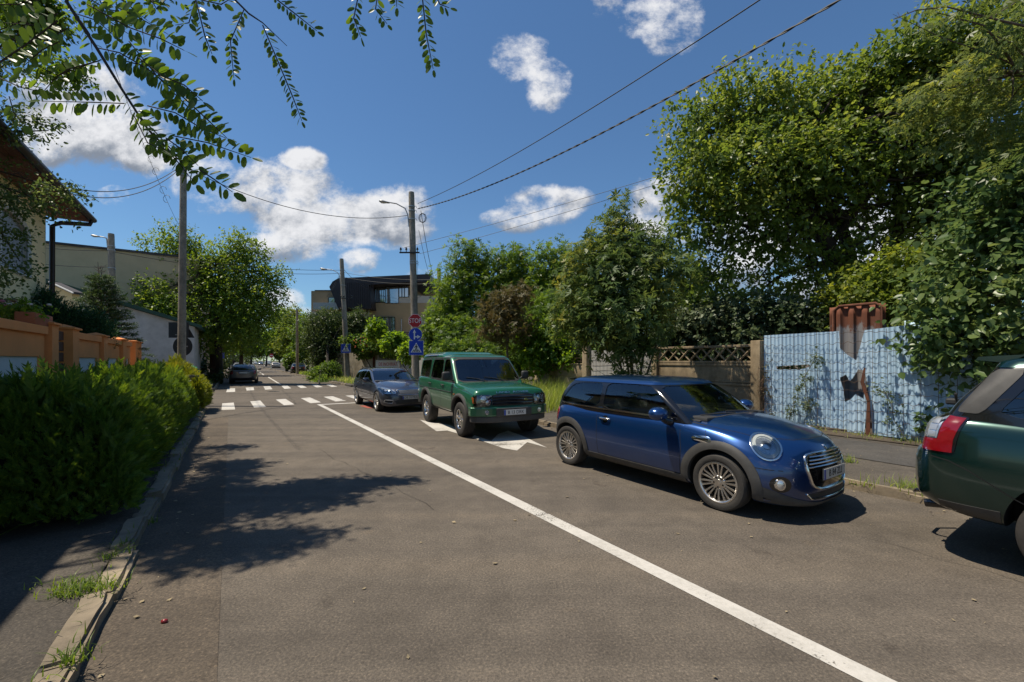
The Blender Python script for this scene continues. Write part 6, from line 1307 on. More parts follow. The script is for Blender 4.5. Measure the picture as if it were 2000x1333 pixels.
def crown(name, blobs, clumps, per, size, kind, mat, parent, twig=.5, droop=.15, surf=2.2, up=.6, jit=.35, zmin=None):
    """leafy twigs filling a set of ellipsoids; denser towards their outside"""
    w = np.array([b[1][0]*b[1][2]*(b[2] if len(b) > 2 else 1) for b in blobs]); w = w/w.sum(); ch = RNG.choice(len(blobs), clumps, p=w)
    C0 = np.array([tuple(b[0]) for b in blobs])[ch]; RR = np.array([b[1] for b in blobs])[ch]; d = rand_dir(clumps); r = RNG.random(clumps)**(1/surf)
    r = r*(1+.10*RNG.normal(size=clumps)); c = C0+d*RR*r[:,None]
    td = norm(d*1.1+rand_dir(clumps)*.8+np.array([0,0,-droop])); L_ = twig*(.6+.8*RNG.random(clumps))
    t = RNG.random((clumps,per)); p = c[:,None,:]+td[:,None,:]*(t*L_[:,None])[:,:,None]+np.array([0,0,-1])*(droop*(t*L_[:,None])**2)[:,:,None]+RNG.normal(size=(clumps,per,3))*jit*size
    ax = norm(td[:,None,:]*.7+rand_dir(clumps*per).reshape(clumps,per,3)*.9+np.array([0,0,-.25])); nm = norm(np.array([0,0,up])+d[:,None,:]*.5+rand_dir(clumps*per).reshape(clumps,per,3)*.65)
    s = size*(.45+.95*RNG.random(clumps*per)**1.2); P_ = p.reshape(-1,3); A = ax.reshape(-1,3); N_ = nm.reshape(-1,3)
    if zmin is not None: k = P_[:,2] > zmin; P_, A, N_, s = P_[k], A[k], N_[k], s[k]
    return leaf_mesh(name, P_, A, N_, s, kind, mat, parent)
def limbs(trunk, blobs, mat, parent, r0, r1, per=2, rnd_=None, name='branches', twigs=True):
    rn = random.Random(len(blobs)*7+int(r0*1000)); m = MB(); pts = [Vector(p) for p in trunk]; n = len(pts); m.tube(pts, [r0+(r1-r0)*i/(n-1) for i in range(n)], 12); m.build('trunk', mat, parent, smooth=50)
    b = MB()
    for bl in blobs:
        c = Vector(bl[0]); rr = bl[1]
        for k in range(per):
            i = rn.uniform(.45, 1)*(n-1); j = int(min(i, n-2)); a = pts[j].lerp(pts[j+1], i-j); e = c+Vector((rn.uniform(-.6,.6)*rr[0], rn.uniform(-.6,.6)*rr[1], rn.uniform(-.4,.6)*rr[2])); mid = a.lerp(e,.5)+Vector((rn.uniform(-.2,.2),rn.uniform(-.2,.2),rn.uniform(.0,.3)))*(e-a).length*.4
            q = [a, a.lerp(mid,.5)+Vector((0,0,.05)), mid, mid.lerp(e,.5), e]; ra = r1*rn.uniform(.45,.8); b.tube(q, [ra,ra*.8,ra*.55,ra*.35,ra*.12], 7)
            if twigs:
                for _ in range(3): f = e.lerp(mid, rn.random()*.8); g = f+Vector((rn.gauss(0,.5)*rr[0], rn.gauss(0,.5)*rr[1], rn.gauss(.1,.4)*rr[2])); b.tube([f, f.lerp(g,.5)+Vector((0,0,.08)), g], [ra*.22,ra*.15,ra*.05], 5)
    b.build(name, mat, parent, smooth=50)
def B(px, py, Y, rx, ry=None, rd=None, w=1.0):   # blob from photo pixels at depth Y
    k = Y/F; c = P(px, py, Y); rx_ = rx*k; rz = (ry or rx)*k; return (tuple(c), (rx_, (rd if rd is not None else rx_*.8), rz), w)
G_ = lambda r, g, b: (r, g, b)
M['lf_walnut'] = leafmat('walnut_leaf', [(.030,.054,.011),(.058,.092,.017),(.095,.13,.025),(.155,.175,.040)], .35, .40)
M['lf_near'] = leafmat('shrub_leaf', [(.026,.052,.016),(.045,.078,.024),(.072,.108,.034),(.11,.14,.045)], .25, .34)
M['lf_maple'] = leafmat('maple_leaf', [(.026,.050,.016),(.048,.078,.021),(.078,.108,.028),(.19,.18,.035)], .25, .40)
M['lf_plane'] = leafmat('plane_leaf', [(.028,.058,.010),(.055,.095,.014),(.085,.135,.020),(.13,.17,.03)], .35, .42)
M['lf_bright'] = leafmat('bright_leaf', [(.035,.075,.010),(.065,.12,.014),(.10,.16,.02),(.15,.19,.035)], .4, .45)
M['lf_yellow'] = leafmat('yellowish_leaf', [(.036,.065,.012),(.062,.095,.016),(.10,.13,.022),(.15,.165,.03)], .35, .42)
M['lf_street'] = leafmat('street_leaf', [(.024,.052,.010),(.045,.082,.014),(.075,.12,.020),(.12,.16,.028)], .38, .45)
M['lf_street2'] = leafmat('street_leaf_light', [(.030,.060,.010),(.060,.10,.014),(.10,.145,.022),(.15,.19,.030)], .35, .45)
M['lf_yew'] = leafmat('yew_leaf', [(.020,.036,.012),(.035,.060,.018),(.06,.09,.026),(.10,.13,.04)], .3, .42)
M['lf_dark'] = leafmat('dark_leaf', [(.014,.026,.008),(.026,.044,.012),(.042,.064,.018),(.065,.085,.024)], .25, .42)
M['lf_brown'] = leafmat('brown_leaf', [(.035,.035,.012),(.055,.048,.017),(.07,.062,.020),(.09,.06,.024)], .25, .55)
M['lf_thuja'] = leafmat('thuja_leaf', [(.022,.050,.009),(.037,.076,.012),(.070,.115,.016),(.140,.175,.024)], .32, .5)
M['lf_thuja_gold'] = leafmat('golden_thuja_leaf', [(.045,.075,.008),(.085,.115,.012),(.14,.155,.018),(.20,.19,.03)], .25, .5)
M['lf_juniper'] = leafmat('juniper_leaf', [(.007,.026,.010),(.012,.040,.014),(.020,.055,.018),(.032,.07,.024)], .12, .5)
M['lf_spruce'] = leafmat('spruce_leaf', [(.012,.028,.010),(.022,.045,.014),(.040,.068,.020),(.07,.10,.03)], .12, .5)
M['lf_locust'] = leafmat('locust_leaf', [(.026,.052,.008),(.042,.078,.011),(.062,.105,.015),(.095,.14,.022)], .55, .35)
M['lf_grass'] = leafmat('grass_blade', [(.06,.11,.018),(.11,.16,.028),(.17,.20,.045),(.26,.24,.10)], .35, .5)
M['lf_ivy'] = leafmat('ivy_leaf', [(.022,.04,.016),(.045,.064,.028),(.085,.105,.055),(.13,.145,.085)], .2, .45)
M['bark_dark'] = bark('bark_dark', (.05,.038,.028)); M['bark_grey'] = bark('bark_grey', (.14,.11,.085), 14)
def tree_root(name, base, label, cat='tree', group=None): return empty(name, base, 0, label, cat, group)
def at_root(root, blobs): return blobs
class Loc:   # parts are built in world space and parented to a root at the base
    def __init__(s, name, base, label, cat='tree', group=None): s.r = empty(name, base, 0, label, cat, group); s.n0 = set(bpy.data.objects.keys())
    def done(s):
        bpy.context.view_layer.update(); inv = Matrix.Translation(-Vector(s.r.location))
        for c in s.r.children: c.matrix_parent_inverse = inv
        return s.r
# ---- big walnut behind the fence
t = Loc('walnut_tree', (10.6,13.0,0), 'huge dark walnut tree filling the right behind the fences')
bw = [B(1385,255,14,75,80),B(1460,215,14,90,70),B(1370,340,13.5,70,70),B(1350,430,13.5,48,60,w=.7),B(1560,230,14,110,80),B(1640,200,14,90,70),B(1480,330,13,110,80),B(1600,330,13,110,80),B(1720,170,13,90,70),B(1790,120,12.5,90,70),B(1880,90,12,100,75),B(1980,80,11.5,100,80),
      B(1700,290,13,100,90),B(1800,260,13,110,100),B(1900,250,12,110,110),B(1410,500,13.5,50,55,w=.6),B(1480,430,13.2,80,60,w=.8),B(1380,560,13.5,50,50,w=.6),B(1600,450,14.5,60,50,w=.35),B(1700,430,14.5,70,60,w=.4),B(1800,420,13.5,90,70,w=.8),B(1900,400,12.5,110,90),B(1560,540,14.5,80,50,w=.45),B(1660,560,14.5,70,45,w=.5),B(1480,570,14,70,45,w=.6),B(1640,600,12.9,60,34,w=.9),B(1715,490,12.7,50,36,w=.8),B(1600,510,13,44,34,w=.7),B(1540,470,13,50,40,w=.8),B(1440,380,12.9,60,40,w=.7),B(1820,360,12.4,70,50,w=.8)]
tk = [P(1700,780,13.8), P(1688,640,13.8), P(1650,540,13.8), P(1600,450,13.6), P(1545,370,13.4), P(1500,290,13.3)]
limbs(tk, bw, M['bark_dark'], t.r, .34, .13, 2)
m = MB(); m.tube([P(1670,600,13.8), P(1660,500,14.2), P(1640,430,14.2), P(1610,380,14), P(1590,300,14)], [.24,.19,.16,.12,.07], 10); m.tube([P(1690,640,13.8), P(1740,520,13.5), P(1760,420,13.4), P(1740,330,13.2), P(1760,240,13)], [.2,.16,.14,.10,.05], 10); m.build('limb', M['bark_dark'], t.r, smooth=50)
crown('crown', bw, 8800, 11, .14, 'diamond' if False else 'oval', M['lf_walnut'], t.r, .55, .3, 2.0); t.done()
# ---- near broad leaved shrub over the fence, right
t = Loc('broadleaf_shrub', (8.9,7.6,0), 'large leaved shrub hanging over the right end of the blue fence', 'shrub')
bs = [B(1960,480,7.6,90,90),B(1880,560,7.8,85,75),B(1980,600,7.2,70,80),B(1830,640,7.9,60,45),B(1900,660,7.6,80,50),B(1880,470,8.2,45,60,w=.8),B(1950,380,7.8,80,70),B(2040,400,7.4,90,120),B(1890,700,7.5,45,30,w=.7),B(1840,725,7.6,25,28,w=.6),B(1970,690,7.3,50,40)]
limbs([P(1960,850,7.9),P(1955,760,7.9),P(1965,650,7.9),P(1950,540,7.8),P(1960,430,7.8)], bs, M['bark_grey'], t.r, .09, .035, 2)
crown('foliage', bs, 1150, 9, .125, 'heart', M['lf_near'], t.r, .42, .4, 2.4, jit=.5); t.done()
# ---- yellow green bush above the fence behind the rusty panel
t = Loc('yellow_green_bush', (9.6,11.4,0), 'yellow green bush glowing above the rusty metal sheet', 'bush')
by = [B(1700,570,11.2,75,42),B(1770,535,10.8,65,45),B(1830,560,10.4,45,50),B(1760,610,10.8,80,34),B(1655,590,11.6,40,26,w=.8)]
limbs([P(1745,800,11.8),P(1745,700,11.8),P(1740,620,11.8)], by, M['bark_grey'], t.r, .08, .04, 2); crown('foliage', by, 1500, 9, .12, 'oval', M['lf_yellow'], t.r, .4, .3, 2.2); t.done()
# ---- silver maple branch at the top right
t = Loc('maple_branch_tree', (9.6,5.4,0), 'pale lobed maple foliage reaching in at the top right corner')
bp = [B(1850,190,8.2,65,36,w=1.1),B(1930,150,7.8,70,40),B(1790,215,8.6,45,26,w=.7),B(1960,230,7.6,60,40),B(1880,270,8.2,60,26,w=.5),B(1990,60,7.0,55,35),B(1900,30,6.6,50,16,w=.5),B(2020,320,7,60,30,w=.7),B(1830,20,6.4,50,13,w=.5),B(1735,30,6.4,16,16,w=.3),B(1808,262,8.4,30,14,w=.3)]
limbs([P(2180,900,7),P(2150,500,7),P(2120,250,7.2),P(2030,150,7.4),P(1960,140,7.6)], bp, M['bark_grey'], t.r, .16, .03, 1); m = MB(); m.tube([P(2040,60,6.6),P(1960,42,6.5),P(1850,14,6.4),P(1790,20,6.4),P(1745,38,6.4)], [.02,.015,.01,.008,.004], 6); m.tube([P(2040,-30,6.6),P(1940,32,6.5),P(1905,35,6.5),P(1875,15,6.5)], [.012,.009,.007,.004], 6); m.build('twig', M['bark_grey'], t.r, smooth=50)
crown('foliage', bp, 400, 8, .12, 'maple', leafmat('pale_maple_leaf', [(.035,.060,.016),(.060,.085,.024),(.095,.12,.035),(.19,.20,.035)], .35, .4), t.r, .36, .45, 2.4, jit=.5); t.done()
# ---- maple with several stems on the pavement
t = Loc('maple_tree', tuple(G(1238,826)), 'dark maple with clustered stems in front of the pale board')
bm_ = [B(1215,420,11.5,22,30,w=.5),B(1205,400,11.5,10.0,25,w=.4),B(1195,470,11.5,45,35),B(1240,480,11.5,55,40),B(1160,520,11.3,55,50),B(1230,540,11.0,80,60),B(1290,520,11.5,50,50),B(1150,590,11.0,60,50),B(1210,620,10.6,80,50),B(1275,590,11.0,40,34),B(1130,632,11.0,36,28,w=.8),B(1180,645,10.8,50,24),B(1228,672,10.8,40,24),B(1225,735,11.0,35,22,w=.5)]
g0 = G(1238,826)
limbs([g0, P(1236,740,11.5), P(1228,660,11.5), P(1222,560,11.5), P(1212,420,11.5)], bm_, M['bark_grey'], t.r, .05, .03, 2); m = MB()
for dx, tx in ((-30,-55),(-14,-25),(20,30),(38,60)): m.tube([g0+Vector((dx*.004,0,0)), P(1238+dx*.6,740,11.4), P(1238+tx*.8,660,11.3), P(1238+tx,560,11.3)], [.035,.032,.026,.012], 8)
m.build('stem', M['bark_grey'], t.r, smooth=50); crown('crown', bm_, 1500, 9, .155, 'maple', M['lf_maple'], t.r, .4, .4, 2.3); t.done()
# ---- row of plane trees behind the weeds
for i, (px, Y, bl) in enumerate([(905,25,[(905,500,24,34),(895,560,50,50),(880,620,36,45),(935,560,42,50),(920,640,55,45),(885,680,35,30),(950,510,20,26)]),
                                 (1000,25,[(1000,525,30,42),(985,580,40,45),(1030,570,35,45),(1010,640,50,45)]),
                                 (1090,24,[(1085,515,40,36),(1120,540,34,42),(1075,580,45,45),(1110,620,50,45),(1040,650,40,40)])]):
    t = Loc('plane_tree', (P(px,705,Y).x, Y, 0), ('fresh green tree nearest the leafy pole','green tree in the middle of the row behind the weeds','green tree of the row just left of the dark maple')[i], 'tree', 'green trees behind the low wall')
    b = [B(x,y,Y,rx,ry) for x,y,rx,ry in bl]; limbs([P(px,760,Y),P(px,650,Y),P(px-3,580,Y),P(px,520,Y)], b, M['bark_grey'], t.r, .16, .06, 1)
    crown('crown', b, 1500, 8, .22, 'maple', M['lf_plane'], t.r, .6, .2, 2.0); t.done()
# brownish dry tree
t = Loc('dry_tree', tuple(G(995,800)), 'small tree with reddish brown drying leaves behind the green four wheel drive'); c0 = 17.5
b = [B(975,600,c0,38,28),B(1010,580,c0,26,26),B(1000,640,c0,45,25),B(955,640,c0,28,22,w=.5)]; limbs([P(996,800,c0),P(993,730,c0),P(990,670,c0),P(985,610,c0)], b, M['bark_grey'], t.r, .06, .035, 2, twigs=True); crown('crown', b, 420, 8, .15, 'maple', M['lf_brown'], t.r, .4, .3, 2.0); t.done()
# hedge-like green masses on and behind the fences
def bush(name, label, base, blobs, clumps, per, size, kind, mat, cat='bush', twig=.35, stem=.05, group=None, droop=.2):
    t = Loc(name, base, label, cat, group); b = [B(*q) for q in blobs]; bs_ = Vector(base); cc = Vector(b[0][0]); limbs([bs_+Vector((0,0,-.1)), bs_.lerp(cc,.4), bs_.lerp(cc,.8)], b, M['bark_dark'], t.r, stem, stem*.5, 1, twigs=False); crown('foliage', b, clumps, per, size, kind, mat, t.r, twig, droop, 2.0); return t.done()
bush('ivy_bush', 'grey green ivy heaped over the fence between lattice and big tree', (7.2,13.2,0), [(1400,620,13.4,60,35),(1480,615,13,70,40),(1560,625,12.4,70,38),(1340,640,14,50,35),(1450,665,13,80,25),(1590,650,12.2,50,24)], 1700, 9, .12, 'heart', M['lf_ivy'], twig=.3)
bush('undergrowth_bush', 'dark green bushes seen through the lattice fence', (5.5,14.0,0), [(1300,690,14.5,60,40),(1380,690,14,60,40),(1440,690,13.6,50,40),(1310,620,15,50,45),(1350,560,16,40,50)], 1500, 9, .14, 'oval', M['lf_dark'])
bush('vine_bush', 'bright green vine climbing above the low concrete wall', (2.2,18.5,0), [(1050,690,17.5,26,38),(1075,650,17.5,30,30),(1035,670,18,22,40),(1100,690,17.5,40,32),(1130,690,17,25,30)], 1000, 8, .14, 'heart', M['lf_bright'])
bush('green_thicket', 'mixed green thicket behind the green four wheel drive', (-.8,21,0), [(880,700,21,40,32),(930,700,21,45,35),(980,700,20,40,30),(1030,700,20,45,35),(900,660,23,45,40),(960,670,22,50,40),(845,650,26,18,55),(1080,620,21,60,45),(1150,640,19,60,50),(1150,700,18,60,35)], 3600, 8, .19, 'maple', M['lf_street'])
bush('flowering_creeper', 'dark green creeper with orange flowers over the banner', (-11.8,37.6,0), [(695,668,37.6,26,10),(735,674,37,28,12),(765,684,36.3,20,9),(712,686,37.4,16,8),(752,662,37.5,22,11)], 1300, 8, .22, 'oval', M['lf_street'])
bush('light_creeper', 'light green shrub in front of the modern house balcony', (-7.4,33,0), [(735,645,33.5,14,16),(770,668,32,20,14),(800,690,31,16,14)], 700, 8, .24, 'oval', M['lf_bright'])
bush('pruned_tree', 'dark drooping tree left of the far corner pole', (-16,37,0), [(640,625,41,38,22),(620,652,40,26,32),(640,675,40,26,36),(624,702,41,15,22),(695,640,41,24,26),(700,620,41,16,16),(655,650,41,20,20)], 3000, 8, .26, 'lance', M['lf_dark'], 'tree', .6, .16, droop=.6)
bush('corner_bush', 'green bushes on the far right corner kerb', tuple(G(625,752)), [(620,736,36,15,14),(642,730,36,20,20),(632,748,33,18,8)], 1500, 8, .20, 'lance', M['lf_street'])
# orange flowers of the creeper
fl = MB(); rn = random.Random(4)
for _ in range(46): c = P(rn.uniform(690,775), rn.uniform(658,690), 36.0); fl.lathe([(.001,0),(.06,.07),(.001,.10)], 5, 'z', Matrix.Translation(c))
tag(fl.build('flower_cluster', simple('orange_flower',(.55,.10,.02),.6)), 'small orange trumpet flowers scattered over the dark creeper', 'flowers', kind='stuff')
# ---- left street tree
t = Loc('street_tree', tuple(G(428,748)), 'leafy street tree with forked crown at the far left corner'); Y = 29.5
b = [B(340,462,Y,22,16),B(305,478,Y,26,10,w=.7),B(370,480,Y,20,22),B(350,510,Y,34,22),B(470,475,Y,20,20,w=.8),B(448,495,Y,26,20),B(500,500,Y,20,22,w=.8),B(410,525,Y,40,26),B(465,535,Y,36,26),B(530,535,Y,30,12,w=.8),B(515,560,Y,32,20),B(370,560,Y,40,30),B(440,580,Y,46,32),B(300,570,Y-2,26,22),B(330,600,Y-2,40,22),B(295,600,Y-2,22,14),B(350,635,Y-2,40,16),B(520,600,Y,30,20),B(490,620,Y,36,22),B(430,640,Y,50,24),B(480,655,Y,34,14,w=.8),B(400,665,Y,40,14),B(545,575,Y,16,8,w=.4)]
limbs([G(428,748), P(427,690,Y), P(424,620,Y), P(415,560,Y), P(405,500,Y)], b, M['bark_dark'], t.r, .26, .12, 2); crown('crown', b, 5200, 10, .155, 'oval', M['lf_street2'], t.r, .8, .1, 2.0); t.done()
# ---- avenue beyond
k_ = 0
for (px, Y, bl, mat, lb) in [(470,46,[(470,600,40,40),(440,640,40,35),(480,660,25,20),(420,670,35,25)],'lf_street','avenue tree on the left behind the forked street tree'),
    (455,62,[(450,640,30,35),(480,650,22,22),(430,675,24,20)],'lf_dark','darker avenue tree farther down on the left'),
    (562,80,[(550,640,22,28),(560,655,20,20),(525,665,14,15),(550,615,12,12)],'lf_bright','light green avenue tree on the right past the silver saloon'),
    (560,62,[(575,640,24,28),(590,660,22,22),(560,670,22,18),(572,615,14,14)],'lf_yellow','yellowish avenue tree on the right beside the distant pole'),
    (600,60,[(600,645,25,28),(595,680,26,16),(612,680,18,18)],'lf_street','green avenue tree behind the black saloon'),
    (490,95,[(490,660,22,25),(505,675,16,15),(475,680,16,14)],'lf_plane','small avenue tree at the middle of the street vista'),
    (520,115,[(515,665,16,22),(530,680,16,14),(500,685,14,10)],'lf_dark','dark avenue tree closing the street vista'),
    (545,98,[(545,680,16,14),(555,665,14,16)],'lf_street','avenue tree above the silver saloon')]:
    t = Loc('avenue_tree', (P(px,705,Y).x, Y, 0), lb, 'tree', 'avenue trees along the far street'); b = [B(x,y,Y,rx,ry,ry*Y/F) for x,y,rx,ry in bl]; limbs([(P(px,705,Y).x,Y,-.1), P(px+2,680,Y), P(px,655,Y)], b, M['bark_dark'], t.r, .22, .12, 1, twigs=False); crown('crown', b, 900, 8, .34 if Y < 80 else .5, 'diamond', M[mat], t.r, .8, .2, 2.0); t.done()
bush('roadside_shrub', 'low green shrubs at the left kerb behind the wooden pole', tuple(G(440,745)), [(398,728,31,26,20),(425,735,30,14,12),(440,725,42,16,10),(380,700,33,20,35),(452,702,64,14,14),(478,704,100,16,9),(436,700,50,16,20)], 900, 8, .2, 'oval', M['lf_dark'])
bush('roadside_shrub', 'shrubs along the right verge by the distant cars', tuple(G(565,722)), [(572,705,58,12,12)], 700, 8, .3, 'oval', M['lf_street'])
t = Loc('distant_woods', (-90,240,0), 'distant green treetops closing the end of the street', 'woods'); t.r['kind'] = 'stuff'
b = [(tuple(Vector((-190+i*22+random.uniform(-4,4), 190+random.uniform(-15,15)+(20 if i%2 else 0), 6+random.uniform(-1,2)))), (15,10,8+random.uniform(-1,3)), 1) for i in range(16)]; crown('crown', b, 3200, 8, 1.1, 'diamond', M['lf_street'], t.r, 1.8, .1, 2); t.done()
# backing trees beyond gardens so that no bare horizon shows
for i,(x,y,lb) in enumerate([(6,34,'tall green garden tree deep behind the fences, left'),(15,30,'tall green garden tree deep behind the fences, middle'),(26,24,'tall green garden tree deep behind the fences, right'),(30,12,'garden tree beyond the right edge of the blue fence')]):
    t = Loc('garden_tree', (x,y,0), lb, 'tree', 'trees deep in the gardens'); b = [((x+random.uniform(-3,3), y+random.uniform(-2,2), z), (3.2,2.8,1.9), 1) for z in (1.6,2.6,3.8,4.6,2.0,3.0)]; limbs([(x,y,-.1),(x,y,1.5),(x+.2,y,3.2)], b, M['bark_dark'], t.r, .25, .12, 1, twigs=False); crown('crown', b, 1500, 8, .26, 'oval', M['lf_dark'], t.r, .6, .2, 1.8); t.done()
# ================================================================ left gardens
t = Loc('yew_tree', (-12.5,8.2,0), 'dark fine leaved tree with branches entering from the left edge'); Y = 7.4
b = [B(10,30,Y,44,14,.4,.5),B(50,75,Y,40,12,.3,.4),B(10,120,Y,22,30,.3,.3),B(15,250,Y,36,16,.3,.8),B(60,235,Y,34,9,.25,.8),B(75,250,Y,26,7,.2,.6),B(5,292,Y,14,9,.3,.3),B(20,385,Y-.4,44,12,.3,1),B(75,400,Y-.4,44,9,.25,1),B(112,375,Y-.4,34,10,.25,1),B(143,380,Y-.4,16,9,.2,.8),B(8,440,Y-.4,26,14,.3,1),B(25,487,Y-.4,22,11,.25,1),B(5,535,Y-.4,22,16,.3,1),B(35,508,Y-.4,18,7,.2,.6),B(-90,300,Y,60,130,1,.25),B(-80,60,Y,60,60,1,.6)]
limbs([(-12.5,8.2,0),(-12.3,8.1,2.5),(-12,8,4.5),(-11.5,7.8,6.5),(-11,7.6,8.2)], b, M['bark_dark'], t.r, .2, .08, 1); crown('crown', b, 760, 14, .058, 'oval', M['lf_yew'], t.r, .24, .15, 2.2, jit=.8); t.done()
# juniper: upright wispy sprays
def sprays(name, blobs, count, ln, mat, parent, updir=(0,0,1), spread=.45, w=.03, leaf=.05, per=16, surf=2.2):
    wts = np.array([b[1][0]*b[1][2] for b in blobs]); ch = RNG.choice(len(blobs), count, p=wts/wts.sum()); C0 = np.array([tuple(b[0]) for b in blobs])[ch]; RR = np.array([b[1] for b in blobs])[ch]; d = rand_dir(count); c = C0+d*RR*(RNG.random(count)**(1/surf))[:,None]
    ax = norm(np.array(updir)+d*.5+rand_dir(count)*spread); L_ = ln*(.6+.8*RNG.random(count)); t = np.linspace(0,1,per)[None,:]+RNG.random((count,per))*.05
    p = c[:,None,:]+ax[:,None,:]*(t*L_[:,None])[:,:,None]+RNG.normal(size=(count,per,3))*w*(1.1-t)[:,:,None]; a2 = norm(ax[:,None,:]+RNG.normal(size=(count,per,3))*.45); n2 = rand_dir(count*per)
    return leaf_mesh(name, p.reshape(-1,3), a2.reshape(-1,3), n2, (leaf*(.7+.6*RNG.random(count*per))), 'lance', mat, parent)
t = Loc('juniper_bush', tuple(S(13.5,-3.3,0)), 'dense dark green feathery juniper behind the orange wall', 'bush'); Y = 10.5
b = [B(60,625,Y,50,42),B(100,640,Y,50,40),B(150,650,Y+.5,50,38),B(60,595,Y,30,25),B(185,665,Y+1,28,28),B(20,640,Y,30,30)]; limbs([S(13.5,-3.3,-.1), S(13.5,-3.3,1), S(13.5,-3.3,2)], b, M['bark_dark'], t.r, .07, .04, 1, twigs=False); sprays('foliage', b, 4200, .26, M['lf_juniper'], t.r, (.2,.2,1), .35, .02, .06, 14); t.done()
# spruce: whorls of drooping branches
t = Loc('spruce_tree', (P(205,705,14.2).x,14.2,0), 'young spruce with bare leader shoot behind the orange wall'); c = P(205,705,14.2); top = P(191,512,14.2); m = MB(); m.tube([(c.x,c.y,-.1), (c.x,c.y,2), (c.x-.1,c.y,3.4), top], [.07,.06,.03,.006], 8)
posL, axL, nL, sL = [], [], [], []
z = 1.6
while z < 4.75:
    fr_ = (4.75-z)/3.15; ln = .16+1.05*fr_; nb = 9 if fr_ > .12 else 5
    for i in range(nb):
        a = 2*math.pi*(i+random.random()*.6)/nb; dr = Vector((math.cos(a), math.sin(a), .42-.5*fr_)).normalized(); st = Vector((c.x-.05*(z-2),c.y,z+random.uniform(-.05,.05))); L_ = ln*random.uniform(.8,1.15); e = st+dr*L_; m.tube([st, st.lerp(e,.5)-Vector((0,0,.03)), e], [.012,.008,.004], 5)
        if fr_ > .10:
            for q in range(int(60*L_)+8):
                tt = random.uniform(.12,1); sd = Vector((-dr.y,dr.x,0))*random.choice((-1,1)); bl_ = (1-tt)*.34*L_*random.random()+.02; p = st+dr*(L_*tt)+sd*bl_+Vector((0,0,random.uniform(-.05,.03))); posL.append(p); axL.append(dr*.8+sd*.9+Vector((0,0,random.uniform(-.2,.35)))); nL.append(Vector((random.gauss(0,.5),random.gauss(0,.5),1))); sL.append(random.uniform(.08,.15))
    z += .155 if fr_ > .15 else .12
m.build('trunk', M['bark_grey'], t.r, smooth=50)
po = np.array(posL); ax = norm(np.array(axL)); nn = np.array(nL); sl_ = np.array(sL); k3 = 5
po = np.repeat(po,k3,0)+ax.repeat(k3,0)*(np.tile(np.linspace(0,.9,k3),len(sL))*np.repeat(sl_,k3))[:,None]; ax3 = norm(np.repeat(ax,k3,0)+RNG.normal(size=(len(po),3))*.55); leaf_mesh('needles', po, ax3, norm(np.repeat(nn,k3,0)+RNG.normal(size=(len(po),3))*.4), np.repeat(sl_,k3)*.55, 'lance', M['lf_spruce'], t.r); t.done()
# flower pots and roses on the wall
fp = empty('flower_pot', tuple(S(S_(92)-.1,NF-.1,2.24)), 0, 'terracotta trough with pink and white flowers on the wall pillar', 'flower pot'); m = MB(); M4 = Matrix.Rotation(SANG,4,'Z'); m.box((-.5,-.12,.0),(.32,.12,.20),.02,M4); m.build('trough', simple('terracotta',(.36,.11,.05),.85,var=.2), fp, smooth=40)
bl = [((random.uniform(-.5,.35)*ST*-1, random.uniform(-.5,.35)*CT, .26), (.16,.16,.10), 1) for _ in range(6)]; crown('leaves', bl, 110, 8, .055, 'heart', M['lf_bright'], fp, .14, .6, 2)
m = MB(); m2 = MB()
for i in range(16): q = Vector((random.uniform(-.45,.35)*-ST, random.uniform(-.45,.35)*CT, random.uniform(.2,.42))); (m if i % 2 else m2).lathe([(.001,-.02),(.035,.0),(.03,.025),(.001,.03)], 7, 'z', Matrix.Translation(q))
m.build('blossoms', simple('pink_flower',(.55,.18,.26),.7), fp, smooth=60); m2.build('blossoms', simple('white_flower',(.6,.52,.50),.7), fp, smooth=60)
t = Loc('rose_bush', tuple(S(11.2,-3.3,0)), 'pale leaved rose bush with orange blooms at the left edge', 'bush'); b = [B(20,610,8.6,35,30),B(10,640,8.4,40,18),B(45,625,8.8,20,14)]; limbs([S(11.2,-3.3,0), S(11.2,-3.3,1.5), S(11.2,-3.3,2.3)], b, M['bark_grey'], t.r, .03, .015, 3); crown('foliage', b, 260, 8, .06, 'oval', M['lf_ivy'], t.r, .22, .2, 2)
m = MB()
for i in range(11): q = P(random.uniform(-5,48), random.uniform(583,615), 8.5); m.lathe([(.001,-.025),(.045,.0),(.035,.03),(.001,.035)], 8, 'z', Matrix.Translation(q))
m.build('blossoms', M['redpaint'], t.r, smooth=60); t.done()
